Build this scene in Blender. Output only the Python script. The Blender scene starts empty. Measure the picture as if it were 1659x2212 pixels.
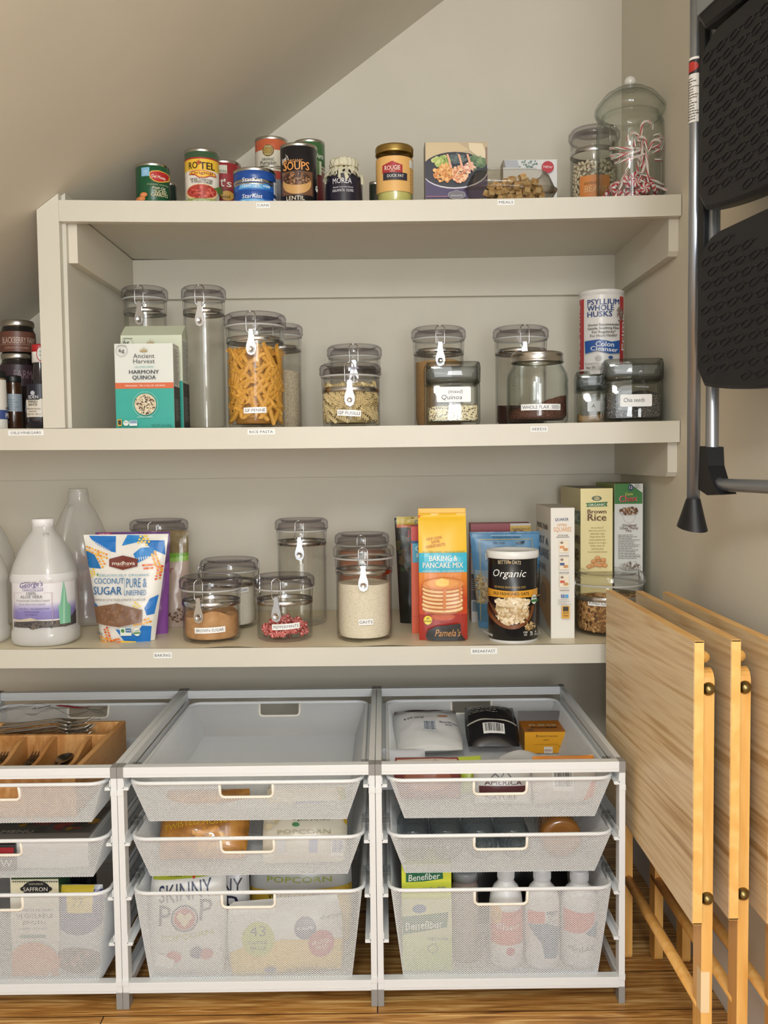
import bpy, bmesh, math, random
from mathutils import Vector, Matrix, Euler, noise
from mathutils.geometry import tessellate_polygon
PI = math.pi; R = math.radians; rnd = random.Random(7)
S = bpy.context.scene; COL = S.collection

# ---------------------------------------------------------------- camera, world, lamps, exposure
F_PX, PITCH, YAW, ROLL, EYE = 1999.4, -.0548, .0013, .0115, .996
cam = bpy.data.cameras.new('camera'); cam_o = bpy.data.objects.new('camera', cam); COL.objects.link(cam_o)
cam.sensor_fit = 'HORIZONTAL'; cam.sensor_width = 36; cam.lens = 36*F_PX/1659; cam.clip_start = .05
cam_o.matrix_world = Matrix.Translation((0, 0, EYE)) @ Matrix.Rotation(-YAW, 4, 'Z') @ Matrix.Rotation(PI/2+PITCH, 4, 'X') @ Matrix.Rotation(-ROLL, 4, 'Z')
S.camera = cam_o
S.view_settings.view_transform = 'Standard'; S.view_settings.look = 'None'
S.view_settings.gamma = 1; S.view_settings.use_curve_mapping = False
S.view_settings.exposure = .38
S.cycles.transparent_max_bounces = 48; S.cycles.max_bounces = 9; S.cycles.use_denoising = True
S.cycles.sample_clamp_indirect = 4
W = bpy.data.worlds.new('world'); S.world = W; W.use_nodes = True
W.node_tree.nodes['Background'].inputs[0].default_value = (.96, .985, 1, 1)
W.node_tree.nodes['Background'].inputs[1].default_value = .8
def area(name, loc, target, sx, sy, power, col):
    l = bpy.data.lights.new(name, 'AREA'); l.shape = 'RECTANGLE'; l.size = sx; l.size_y = sy; l.energy = power; l.color = col
    o = bpy.data.objects.new(name, l); COL.objects.link(o); o.location = loc
    o.rotation_euler = (Vector(target)-Vector(loc)).to_track_quat('-Z', 'Y').to_euler(); return o
area('doorway_daylight', (.0, -1.5, 1.2), (0, 2.0, .95), .7, 1.9, 16, (.95, .985, 1))
area('slope_fill_light', (.42, -.85, 1.05), (-.5, 1.5, 1.7), .5, .6, 13, (.97, .985, 1))  # added fill aimed at the sloped ceiling to brighten it; no real fixture here
_l = bpy.data.lights.new('ceiling_globe_light', 'POINT'); _l.energy = 24; _l.color = (.985, .985, .975); _l.shadow_soft_size = .12
_o = bpy.data.objects.new('ceiling_globe_light', _l); COL.objects.link(_o); _o.location = (-.12, -.15, 1.7)

# ---------------------------------------------------------------- pixel -> place helpers (used only to measure the photo)
def ray(px, py):
    a, b = px-829.5, py-1106; c, s = math.cos(ROLL), math.sin(ROLL)
    x, y = c*a-s*b, s*a+c*b
    xc, d, u = x/F_PX, 1., -y/F_PX
    y2 = d*math.cos(PITCH)-u*math.sin(PITCH); z = d*math.sin(PITCH)+u*math.cos(PITCH)
    return Vector((xc*math.cos(YAW)+y2*math.sin(YAW), -xc*math.sin(YAW)+y2*math.cos(YAW), z))
def at(px, py, Y): r = ray(px, py); return r*(Y/r.y)+Vector((0, 0, EYE))
def onx(px, py, X): r = ray(px, py); return r*(X/r.x)+Vector((0, 0, EYE))
def onz(px, py, Z): r = ray(px, py); return r*((Z-EYE)/r.z)+Vector((0, 0, EYE))

# ---------------------------------------------------------------- materials
def lin(h):
    if not isinstance(h, str): return tuple(h)
    c = [int(h[i:i+2], 16)/255 for i in (0, 2, 4)]
    return tuple(x/12.92 if x <= .04045 else ((x+.055)/1.055)**2.4 for x in c)
_m = {}
def M(h, rough=.55, metal=0., coat=0., alpha=1., name=None):
    k = (h, rough, metal, coat, alpha)
    if k in _m: return _m[k]
    m = bpy.data.materials.new(name or 'paint_'+str(h)); m.use_nodes = True; b = m.node_tree.nodes['Principled BSDF']
    b.inputs['Base Color'].default_value = (*lin(h), 1); b.inputs['Roughness'].default_value = rough
    b.inputs['Metallic'].default_value = metal; b.inputs['Coat Weight'].default_value = coat; b.inputs['Coat Roughness'].default_value = .08
    b.inputs['Alpha'].default_value = alpha
    _m[k] = m; return m
def clear(name, tint, edge, ior=1.45, rough=.02, milk=0., milkcol=(.9, .9, .88)):
    m = bpy.data.materials.new(name); m.use_nodes = True; nt = m.node_tree; N = nt.nodes; L = nt.links
    for n in list(N): N.remove(n)
    out = N.new('ShaderNodeOutputMaterial'); tr = N.new('ShaderNodeBsdfTransparent'); gl = N.new('ShaderNodeBsdfGlossy')
    gl.inputs['Roughness'].default_value = rough
    lw = N.new('ShaderNodeLayerWeight'); lw.inputs['Blend'].default_value = .5
    def mth(op, x, y):
        n = N.new('ShaderNodeMath'); n.operation = op
        for i, q in enumerate((x, y)):
            if isinstance(q, (int, float)): n.inputs[i].default_value = q
            else: L.new(q, n.inputs[i])
        return n.outputs[0]
    p3 = mth('POWER', lw.outputs['Facing'], 3.5); p5 = mth('POWER', lw.outputs['Facing'], 5)
    mc = N.new('ShaderNodeMixRGB'); mc.inputs[1].default_value = (*tint, 1); mc.inputs[2].default_value = (*edge, 1)
    L.new(p3, mc.inputs[0]); L.new(mc.outputs[0], tr.inputs['Color'])
    f0 = ((ior-1)/(ior+1))**2; fr = mth('ADD', mth('MULTIPLY', p5, .6), f0)
    mx = N.new('ShaderNodeMixShader'); L.new(fr, mx.inputs[0]); L.new(gl.outputs[0], mx.inputs[2])
    if milk:
        df = N.new('ShaderNodeBsdfDiffuse'); df.inputs[0].default_value = (*milkcol, 1); tl = N.new('ShaderNodeBsdfTranslucent'); tl.inputs[0].default_value = (*milkcol, 1)
        m1 = N.new('ShaderNodeMixShader'); m1.inputs[0].default_value = .35; L.new(df.outputs[0], m1.inputs[1]); L.new(tl.outputs[0], m1.inputs[2])
        m2 = N.new('ShaderNodeMixShader'); m2.inputs[0].default_value = milk
        L.new(tr.outputs[0], m2.inputs[1]); L.new(m1.outputs[0], m2.inputs[2]); L.new(m2.outputs[0], mx.inputs[1])
    else: L.new(tr.outputs[0], mx.inputs[1])
    L.new(mx.outputs[0], out.inputs[0]); return m
def ramp_mat(name, stops, scale, rough=.6, kind='noise', stretch=(1, 1, 1), detail=6, bump=0., metal=0., distort=0., rot=0., coat=0.):
    m = bpy.data.materials.new(name); m.use_nodes = True; nt = m.node_tree; N = nt.nodes; L = nt.links; b = N['Principled BSDF']
    tc = N.new('ShaderNodeTexCoord'); mp = N.new('ShaderNodeMapping'); mp.inputs['Scale'].default_value = stretch; mp.inputs['Rotation'].default_value = (rot, 0, 0); mp.vector_type = 'TEXTURE' if rot else 'POINT'
    L.new(tc.outputs['Object'], mp.inputs[0])
    if kind == 'voronoi':
        t = N.new('ShaderNodeTexVoronoi'); t.inputs['Scale'].default_value = scale; L.new(mp.outputs[0], t.inputs['Vector'])
        sx = N.new('ShaderNodeSeparateColor'); L.new(t.outputs['Color'], sx.inputs[0]); fac = sx.outputs[0]; hgt = t.outputs['Distance']
    else:
        t = N.new('ShaderNodeTexNoise'); t.inputs['Scale'].default_value = scale; t.inputs['Detail'].default_value = detail; t.inputs['Distortion'].default_value = distort
        L.new(mp.outputs[0], t.inputs['Vector']); fac = t.outputs[0]; hgt = fac
    cr = N.new('ShaderNodeValToRGB'); L.new(fac, cr.inputs[0])
    while len(cr.color_ramp.elements) > 1: cr.color_ramp.elements.remove(cr.color_ramp.elements[0])
    for i, (p, c) in enumerate(stops):
        e = cr.color_ramp.elements[0] if i == 0 else cr.color_ramp.elements.new(p)
        e.position = p; e.color = (*lin(c), 1)
    if kind == 'voronoi': cr.color_ramp.interpolation = 'CONSTANT'
    L.new(cr.outputs[0], b.inputs['Base Color']); b.inputs['Roughness'].default_value = rough; b.inputs['Metallic'].default_value = metal
    b.inputs['Coat Weight'].default_value = coat
    if bump:
        bp = N.new('ShaderNodeBump'); bp.inputs['Strength'].default_value = bump; bp.inputs['Distance'].default_value = .002
        if kind == 'voronoi': bp.invert = True
        L.new(hgt, bp.inputs['Height']); L.new(bp.outputs[0], b.inputs['Normal'])
    return m
WALL = ramp_mat('wall_paint', [(.3, 'D6D0C1'), (.7, 'DAD4C5')], 6, .75, bump=0)
WALL2 = ramp_mat('shelf_paint', [(.3, 'DCD4C6'), (.7, 'DFD7CA')], 6, .6)
CREAM = ramp_mat('cream_trim_paint', [(.3, 'CECABD'), (.7, 'D3CFC2')], 5, .42)
WHITE = M('DFE2E4', .35, name='white_enamel'); GREYP = M('8D8C8A', .5, name='grey_plastic')
PLAS = clear('clear_plastic', (.975, .975, .965), (.70, .70, .72))
SMOKE = clear('smoky_clear_plastic', (.88, .87, .88), (.36, .35, .42), 1.5)
GLASS = clear('clear_glass', (.97, .98, .97), (.50, .56, .54), 1.52)
DGLASS = clear('dark_glass', (.06, .05, .04), (.01, .01, .01), 1.5)
FILM = clear('clear_film', (.95, .95, .95), (.7, .7, .7), 1.5, .05)
MILK = clear('milky_plastic', (.95, .95, .95), (.8, .8, .8), 1.45, .15, .7, (.97, .97, .96))
HAZE = clear('hazy_plastic', (.96, .96, .95), (.8, .8, .8), 1.45, .15, .3, (.97, .97, .96))
CHROME = M('C2C2C4', .2, 1, name='chrome'); STEEL = M('C9C6C0', .28, 1, name='tin'); GOLD = M('B79A5A', .35, 1, name='gold_lid')
GASK = clear('white_gasket', (.6, .6, .6), (.4, .4, .4), 1.4, .3, .75)

# ---------------------------------------------------------------- mesh builder
class MB:
    def __init__(s, mtx=None): s.v = []; s.f = []; s.m = []; s.sm = []; s.mats = []; s.x = mtx or Matrix()
    def mi(s, mat):
        if mat not in s.mats: s.mats.append(mat)
        return s.mats.index(mat)
    def add(s, verts, faces, mat, smooth=False):
        n = len(s.v); s.v += [s.x @ Vector(v) for v in verts]; k = s.mi(mat)
        for f in faces: s.f.append([n+i for i in f]); s.m.append(k); s.sm.append(smooth)
    def box(s, x0, y0, z0, x1, y1, z1, mat, bev=0.):
        if bev <= 0:
            v = [(x, y, z) for x in (x0, x1) for y in (y0, y1) for z in (z0, z1)]
            s.add(v, [(0, 1, 3, 2), (4, 6, 7, 5), (0, 4, 5, 1), (2, 3, 7, 6), (0, 2, 6, 4), (1, 5, 7, 3)], mat); return
        bm = bmesh.new(); bmesh.ops.create_cube(bm, size=1)
        for q in bm.verts: q.co = Vector(((x0+x1)/2+q.co.x*(x1-x0), (y0+y1)/2+q.co.y*(y1-y0), (z0+z1)/2+q.co.z*(z1-z0)))
        bmesh.ops.bevel(bm, geom=bm.edges[:], offset=bev, segments=2, affect='EDGES', profile=.7)
        bm.verts.index_update(); s.add([q.co.copy() for q in bm.verts], [[q.index for q in f.verts] for f in bm.faces], mat, False); bm.free()
    def prism(s, pts, d0, d1, axis, mat, smooth=False):   # pts 2D in the two other axes
        def P(a, b, d): return {'x': (d, a, b), 'y': (a, d, b), 'z': (a, b, d)}[axis]
        n = len(pts); v = [P(a, b, d0) for a, b in pts]+[P(a, b, d1) for a, b in pts]
        t = tessellate_polygon([[Vector((a, b, 0)) for a, b in pts]])
        s.add(v, [tuple(q) for q in t]+[tuple(i+n for i in q) for q in t], mat)
        s.add(v, [(i, (i+1) % n, n+(i+1) % n, n+i) for i in range(n)], mat, smooth)
    def lathe(s, prof, mat, seg=40, c=(0, 0, 0), smooth=True, sq=None, caps=True, a0=0):
        v = []; f = []; n = len(prof)
        for i in range(seg):
            a = a0+2*PI*i/seg; ca, sa = math.cos(a), math.sin(a); k = 1
            if sq: k = 1/((abs(ca)**sq+abs(sa)**sq)**(1/sq))
            for r, z in prof: v.append((c[0]+r*k*ca, c[1]+r*k*sa, c[2]+z))
        for i in range(seg):
            j = (i+1) % seg
            for q in range(n-1):
                a, b, cc, d = i*n+q, j*n+q, j*n+q+1, i*n+q+1
                if prof[q][0] < 1e-6: f.append((a, cc, d))
                elif prof[q+1][0] < 1e-6: f.append((a, b, cc))
                else: f.append((a, b, cc, d))
        s.add(v, f, mat, smooth)
    def tube(s, pts, r, mat, seg=10, closed=False, flat=None):
        pts = [Vector(p) for p in pts]; n = len(pts); v = []; f = []
        rr = r if isinstance(r, (list, tuple)) else [r]*n
        up = None
        for i, p in enumerate(pts):
            if closed: t = pts[(i+1) % n]-pts[i-1]
            else: t = pts[min(i+1, n-1)]-pts[max(i-1, 0)]
            t.normalize()
            if up is None: up = Vector((0, 0, 1)) if abs(t.z) < .9 else Vector((1, 0, 0))
            a = (up-t*up.dot(t)).normalized(); b = t.cross(a); up = a
            fa, fb = flat or (1, 1)
            for k in range(seg):
                w = 2*PI*k/seg; v.append(p+a*(rr[i]*math.cos(w)*fa)+b*(rr[i]*math.sin(w)*fb))
        for i in range(n if closed else n-1):
            j = (i+1) % n
            for k in range(seg): f.append((i*seg+k, i*seg+(k+1) % seg, j*seg+(k+1) % seg, j*seg+k))
        if not closed: f.append(tuple(range(seg))[::-1]); f.append(tuple((n-1)*seg+k for k in range(seg)))
        s.add(v, f, mat, True)
    def grid(s, fn, nu, nv, mat, smooth=True, closeu=False):
        v = [fn(i/nu, j/nv) for i in range(nu+(0 if closeu else 1)) for j in range(nv+1)]; m = nv+1; k = nu if closeu else nu+1
        s.add(v, [(i*m+j, ((i+1) % k)*m+j, ((i+1) % k)*m+j+1, i*m+j+1) for i in range(nu) for j in range(nv)], mat, smooth)
    def ball(s, c, r, mat, seg=12, ring=8, sc=(1, 1, 1), mtx=None):
        v = []; n = ring+1
        def fn(u, w):
            a = 2*PI*u; b = PI*(w-.5); p = Vector((r*sc[0]*math.cos(a)*math.cos(b), r*sc[1]*math.sin(a)*math.cos(b), r*sc[2]*math.sin(b)))
            if mtx: p = mtx @ p
            return p+Vector(c)
        s.grid(fn, seg, ring, mat, True, True)
    def build(s, name, parent=None, kind=None, recalc=False):
        me = bpy.data.meshes.new(name); me.from_pydata([tuple(v) for v in s.v], [], s.f)
        for m in s.mats: me.materials.append(m)
        me.polygons.foreach_set('material_index', s.m); me.polygons.foreach_set('use_smooth', s.sm)
        if recalc:
            bm = bmesh.new(); bm.from_mesh(me); bmesh.ops.recalc_face_normals(bm, faces=bm.faces[:]); bm.to_mesh(me); bm.free()
        me.validate(); me.update()
        o = bpy.data.objects.new(name, me); COL.objects.link(o)
        if parent: o.parent = parent
        if kind: o['kind'] = kind
        return o
def T(name, label, cat, loc=(0, 0, 0), rz=0., group=None, rot=None):
    o = bpy.data.objects.new(name, None); COL.objects.link(o); o.location = loc; o.empty_display_size = .05
    o.rotation_euler = rot or (0, 0, rz); tag(o, label, cat, group); return o
def tag(o, label, cat, group=None, kind=None):
    o['label'] = label; o['category'] = cat
    if group: o['group'] = group
    if kind: o['kind'] = kind
    return o
def copyt(root, loc, rot, label=None, group=None):
    r = root.copy(); COL.objects.link(r); r.location = loc; r.rotation_euler = rot
    if label: r['label'] = label
    for ch in root.children:
        c = ch.copy(); COL.objects.link(c); c.parent = r
        for g in ch.children: d = g.copy(); COL.objects.link(d); d.parent = c
    return r

# ---------------------------------------------------------------- printed graphics and lettering laid on surfaces
_tc = {}
def text_tris(t, bold=0., shear=0.):
    bold = 0.; k = (t, bold, shear)
    if k in _tc: return _tc[k]
    c = bpy.data.curves.new('t', 'FONT'); c.body = t; c.size = 1; c.resolution_u = 2; c.offset = bold; c.shear = shear
    o = bpy.data.objects.new('t', c); me = bpy.data.meshes.new_from_object(o)
    vs = [(v.co.x, v.co.y) for v in me.vertices]; tr = []
    for p in me.polygons:
        q = [vs[i] for i in p.vertices]
        for i in range(1, len(q)-1): tr.append((q[0], q[i], q[i+1]))
    xs = [v[0] for v in vs] or [0, 1]
    bpy.data.objects.remove(o); bpy.data.curves.remove(c); bpy.data.meshes.remove(me)
    _tc[k] = (tr, min(xs), max(xs)); return _tc[k]
def slice_tris(tris, ax, step):
    out = []
    for t in tris:
        lo = min(p[ax] for p in t); hi = max(p[ax] for p in t)
        if hi-lo <= step*1.01: out.append(t); continue
        k0, k1 = math.floor(lo/step), math.floor(hi/step)
        for k in range(k0, k1+1):
            poly = list(t)
            for sgn, lim in ((1, k*step), (-1, (k+1)*step)):
                np_ = []
                for i in range(len(poly)):
                    a, b = poly[i-1], poly[i]; da, db = sgn*(a[ax]-lim), sgn*(b[ax]-lim)
                    if (da >= 0) != (db >= 0):
                        w = da/(da-db); np_.append((a[0]+(b[0]-a[0])*w, a[1]+(b[1]-a[1])*w))
                    if db >= 0: np_.append(b)
                poly = np_
                if not poly: break
            for i in range(1, len(poly)-1): out.append((poly[0], poly[i], poly[i+1]))
    return out
class Dec:
    def __init__(s, mb, f, stepu=None, stepv=None, gloss=.4, off=.00025): s.mb = mb; s.f = f; s.su = stepu; s.sv = stepv; s.g = gloss; s.o = off; s.l = 0
    def tris(s, tr, col):
        s.l += 1
        if s.su: tr = slice_tris(tr, 0, s.su)
        if s.sv: tr = slice_tris(tr, 1, s.sv)
        v = []; f = []
        for t in tr:
            n = len(v); v += [s.f(p[0], p[1], s.l*s.o) for p in t]; f.append((n, n+1, n+2))
        s.mb.add(v, f, col if isinstance(col, bpy.types.Material) else M(col, s.g), bool(s.su))
    def poly(s, pts, col):
        t = tessellate_polygon([[Vector((a, b, 0)) for a, b in pts]]); s.tris([tuple(pts[i] for i in q) for q in t], col)
    def rect(s, u0, v0, u1, v1, col): s.poly([(u0, v0), (u1, v0), (u1, v1), (u0, v1)], col)
    def ell(s, u, v, ru, rv, col, n=28, a0=0, a1=360):
        p = [(u+ru*math.cos(R(a0+(a1-a0)*i/n)), v+rv*math.sin(R(a0+(a1-a0)*i/n))) for i in range(n if a1-a0 == 360 else n+1)]; s.poly(p, col)
    def ring(s, u, v, r0, r1, col, n=32, sy=1.):
        t = []
        for i in range(n):
            a, b = 2*PI*i/n, 2*PI*(i+1)/n; P = lambda r, w: (u+r*math.cos(w), v+r*sy*math.sin(w))
            t += [(P(r0, a), P(r1, a), P(r1, b)), (P(r0, a), P(r1, b), P(r0, b))]
        s.tris(t, col)
    def blobs(s, u, v, ru, rv, n, size, cols, seed=1, ang=True):
        q = random.Random(seed); groups = {}
        for i in range(n):
            a = q.random()*2*PI; r = math.sqrt(q.random()); cu, cv = u+ru*r*math.cos(a), v+rv*r*math.sin(a)
            w = size*(.6+.8*q.random()); h = w*(.5+.5*q.random()); th = q.random()*PI if ang else 0
            p = [(cu+w*math.cos(b)*math.cos(th)-h*math.sin(b)*math.sin(th), cv+w*math.cos(b)*math.sin(th)+h*math.sin(b)*math.cos(th)) for b in [2*PI*k/7 for k in range(7)]]
            s.tris([(p[0], p[k], p[k+1]) for k in range(1, 6)], cols[i % len(cols)]); s.l -= .97
        s.l += 1
    def text(s, t, u, v, h, col, w=None, bold=.012, shear=0., al='c', rot=0., arc=None):
        tr, x0, x1 = text_tris(t, bold, shear); k = h/.70; kx = k if w is None else w/max(1e-6, x1-x0)
        W_ = (x1-x0)*kx; ox = {'c': -W_/2, 'l': 0, 'r': -W_}[al]; c, sn = math.cos(R(rot)), math.sin(R(rot))
        out = []
        for tt in tr:
            q = []
            for x, y in tt:
                a, b = (x-x0)*kx+ox, y*k
                if arc: b += arc*(1-(2*a/W_)**2)
                q.append((u+a*c-b*sn, v+a*sn+b*c))
            out.append(tuple(q))
        s.tris(out, col)
        if bold > .005:
            for sg in (-1, 1):
                dx = sg*min(.5*bold, .028)*h*(kx/k)**.5; s.tris([tuple((a+dx*c, b+dx*sn) for a, b in t_) for t_ in out], col)
    def lines(s, u, v, w, h, n, col, seed=1, al='l', th=.35):   # small print too small to read in the photo
        q = random.Random(seed); s.l += 0
        for i in range(n):
            ww = w*(.6+.4*q.random()); y = v+h*(n-1-i)/n; a = u if al == 'l' else u-ww/2
            x = a
            while x < a+ww:
                d = min(w*(.06+.12*q.random()), a+ww-x); s.rect(x, y, x+d, y+h/n*th, col); s.l -= 1; x += d+w*.025
        s.l += 1
    def barcode(s, u0, v0, u1, v1, col='202020', bg='F4F4F2', seed=3):
        s.rect(u0, v0, u1, v1, bg); q = random.Random(seed); x = u0+(u1-u0)*.07; e = u1-(u1-u0)*.07
        while x < e:
            d = (u1-u0)*q.choice((.012, .02, .03)); s.rect(x, v0+(v1-v0)*.18, min(x+d, e), v1-(v1-v0)*.06, col); s.l -= 1; x += d+(u1-u0)*q.choice((.012, .02, .028))
        s.l += 1
def cyl_map(r): return lambda u, v, o: ((r+o)*math.sin(u/r), -(r+o)*math.cos(u/r), v)
def front_map(yf, hw=9, H=9): return lambda u, v, o: (max(-hw, min(hw, u)), yf-o, max(0 if H < 9 else -9, min(H, v)))

# ---------------------------------------------------------------- shelves: heights with their slight sag
YF, YW, XR = 1.928, 2.413, .621
def _line(a, b, Y=YF):
    A, B = at(*a, Y), at(*b, Y); return lambda x: A.z+(B.z-A.z)*(x-A.x)/(B.x-A.x)
L1, L2, L3 = _line((160, 431.5), (1478, 419.5)), _line((160, 923), (1472, 908.5)), _line((0, 1401), (1300, 1390))
def lvl(i, x):
    x0, x1, A, L = {1: (-.65, .62, .0066, L1), 2: (-.9, .62, .0042, L2), 3: (-1.1, .62, .003, L3)}[i]
    t = (x-(x0+x1)/2)/((x1-x0)/2); return L(x)-A*max(0, 1-t*t)
# ================================================================ the room
sA, sB = at(610, 270, YW), at(109, 657, YW); SL = (sA.z-sB.z)/(sA.x-sB.x)
def slope(x): return sA.z+SL*(x-sA.x)
def st(mb, name): return mb.build(name, kind='structure')
b = MB(); b.box(-1.7, YW, 0, XR+.1, YW+.1, 2.62, WALL); st(b, 'wall_back')
b = MB(); b.box(XR, -1, 0, XR+.1, YW, 2.62, WALL); st(b, 'wall_right')
b = MB(); b.box(-1.8, -1, 0, -1.7, YW, 2.62, WALL); st(b, 'wall_left')
b = MB(); xt = sA.x+(2.55-sA.z)/SL; b.prism([(-1.7, slope(-1.7)), (xt, 2.55), (xt, 2.62), (-1.7, slope(-1.7)+.09)], -1, YW, 'y', WALL); st(b, 'ceiling_sloped')
b = MB(); b.box(-1.7, -1, 2.55, XR, YW, 2.62, WALL); st(b, 'ceiling')
def floor_mat():
    m = bpy.data.materials.new('oak_floor'); m.use_nodes = True; nt = m.node_tree; N = nt.nodes; L = nt.links; bs = N['Principled BSDF']
    tc = N.new('ShaderNodeTexCoord')
    br = N.new('ShaderNodeTexBrick'); br.offset = .43; br.inputs['Scale'].default_value = 1; br.inputs['Brick Width'].default_value = 1.15; br.inputs['Row Height'].default_value = .127
    br.inputs['Mortar Size'].default_value = .0012; br.inputs['Color1'].default_value = (1, 1, 1, 1); br.inputs['Color2'].default_value = (.78, .78, .78, 1); br.inputs['Mortar'].default_value = (.05, .03, .02, 1)
    mp0 = N.new('ShaderNodeMapping'); mp0.inputs['Location'].default_value = (.02, .03, 0); L.new(tc.outputs['Object'], mp0.inputs[0]); L.new(mp0.outputs[0], br.inputs['Vector'])
    mp = N.new('ShaderNodeMapping'); mp.inputs['Scale'].default_value = (2.2, 38, 1); L.new(tc.outputs['Object'], mp.inputs[0])
    nz = N.new('ShaderNodeTexNoise'); nz.inputs['Scale'].default_value = 3; nz.inputs['Detail'].default_value = 9; nz.inputs['Distortion'].default_value = .8; L.new(mp.outputs[0], nz.inputs['Vector'])
    cr = N.new('ShaderNodeValToRGB'); L.new(nz.outputs[0], cr.inputs[0]); e = cr.color_ramp.elements
    e[0].position = .3; e[0].color = (*lin('7E5226'), 1); e[1].position = .72; e[1].color = (*lin('F6D08C'), 1); k = e.new(.5); k.color = (*lin('C28C48'), 1)
    mx = N.new('ShaderNodeMixRGB'); mx.blend_type = 'MULTIPLY'; mx.inputs[0].default_value = 1; L.new(cr.outputs[0], mx.inputs[1]); L.new(br.outputs[0], mx.inputs[2])
    L.new(mx.outputs[0], bs.inputs['Base Color']); bs.inputs['Roughness'].default_value = .38
    bp = N.new('ShaderNodeBump'); bp.inputs['Strength'].default_value = .25; bp.inputs['Distance'].default_value = .001; L.new(nz.outputs[0], bp.inputs['Height']); L.new(bp.outputs[0], bs.inputs['Normal'])
    return m
b = MB(); b.box(-1.8, -1, -.05, XR+.1, YW+.1, 0, floor_mat()); st(b, 'floor')
b = MB(); b.box(XR-.014, -.9, 0, XR, YW-.014, .11, WHITE, .003); st(b, 'baseboard_right')
b = MB(); b.box(-1.7, YW-.014, 0, XR-.014, YW, .11, WHITE, .003); st(b, 'baseboard_back')
# cleats fixed to the walls under the shelves
xpi = -.649    # inner face of the upright panel
def cleat(name, x0, x1, z1, h, left=None, right=True):
    b = MB(); b.box(x0, YW-.019, z1-h, x1, YW, z1, WALL, .0015); st(b, name+'1')
    if left is not None: b = MB(); b.box(left, YF+.03, z1-h, left+.019, YW-.019, z1, WALL, .0015); st(b, name+'2')
    if right:
        b = MB(); b.prism([(YF+.021, z1), (YW-.019, z1), (YW-.019, z1-h), (YF+.03, z1-h), (YF+.021, z1-h+.009)], XR-.021, XR-.0005, 'x', CREAM); st(b, name+'3')
z1u, z2u, z3u = lvl(1, .6)-.019, lvl(2, .6)-.019, lvl(3, .6)-.019
cleat('trim_1', xpi, XR, z1u, .1, xpi); cleat('trim_2', -1.2, XR, z2u, .097)
cleat('trim_3', -1.3, XR, z3u, .09)

def shelf(i, label, x0, x1, fh, xf0, depth_extra=0):
    root = T('shelf', label, 'shelf', ((x0+x1)/2, YF, lvl(i, 0)))
    o = root.location; n = 30
    def z(x): return lvl(i, x)
    b = MB(Matrix.Translation(-o))
    def sec(x, y0, y1, za, zb): return [(x, y0, z(x)-zb), (x, y1, z(x)-zb), (x, y1, z(x)-za), (x, y0, z(x)-za)]
    def bar(b, xa, xb, y0, y1, za, zb, mt=None):
        v = []
        for k in range(n+1): v += sec(xa+(xb-xa)*k/n, y0, y1, za, zb)
        f = [(4*k+j, 4*k+(j+1) % 4, 4*k+4+(j+1) % 4, 4*k+4+j) for k in range(n) for j in range(4)]+[(3, 2, 1, 0), (4*n, 4*n+1, 4*n+2, 4*n+3)]
        b.add(v, f, CREAM)
    bar(b, x0, x1, YF+.019, YW-.001, .0005, .019, WALL2); b.build('board', root)
    b = MB(Matrix.Translation(-o)); bar(b, xf0, XR-.002, YF, YF+.019, 0, fh); b.build('front_trim', root)
    return root
shelf(1, 'cream painted top shelf holding the cans and boxed meals', xpi, XR-.001, at(800, 433, YF).z-at(800, 479, YF).z, -.6565)
shelf(2, 'cream painted middle shelf holding the pasta, rice and seed jars', -1.5, XR-.001, at(800, 919.5, YF).z-at(800, 966, YF).z, -1.3)
shelf(3, 'cream painted lowest shelf holding the baking and breakfast foods', -1.6, XR-.001, at(800, 1399, YF).z-at(800, 1440, YF).z, -1.5)
# upright panel closing the left end of the top bay
z0 = lvl(2, -.68)
root = T('upright_panel', 'cream painted upright panel with wide front stile left of the upper bay', 'panel', (-.68, YF, z0))
X = Matrix.Translation(-root.location)
b = MB(X); b.prism([(-.70, z0+.001), (xpi, z0+.001), (xpi, slope(xpi)-.001), (-.70, slope(-.70)-.001)], YF+.019, YW, 'y', CREAM); b.build('panel_board', root)
b = MB(X); b.prism([(-.702, z0+.001), (-.6568, z0+.001), (-.6568, slope(-.6568)-.001), (-.702, slope(-.702)-.001)], YF, YF+.019, 'y', CREAM); b.build('front_stile', root)
# shelf liner papers
LIN = ramp_mat('cream_liner', [(.3, 'EBDFBF'), (.7, 'F0E6C9')], 4, .35)
def liner(i, label, x0, x1, y0, y1, wav, amp):
    b = MB(); q = [rnd.uniform(0, 6) for _ in range(4)]
    def fn(u, w):
        x = x0+(x1-x0)*u; t = 1-w; lift = max(0., math.sin(x*wav+q[0])*.6+math.sin(x*wav*1.7+q[1])*.4)*amp*max(0, t-.8)*5
        return (x, y0+(y1-y0)*w+.001*math.sin(x*19), lvl(i, x)+.0004+lift)
    b.grid(fn, 160, 24, LIN)
    def fn2(u, w):
        p = fn(u, w); return (p[0], p[1], p[2]+.0005)
    b.grid(fn2, 160, 24, LIN)
    tag(b.build('shelf_liner'), label, 'shelf liner')
liner(3, 'cream vinyl liner with a wavy front edge on the lowest shelf', -1.5, XR-.004, YF-.0015, YW-.004, 21, .0028)
liner(2, 'cream liner scrap lifting at the shelf edge under the tall empty canister', at(410, 918, YF).x, at(505, 918, YF).x, YF+.002, YF+.2, 30, .003)
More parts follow.
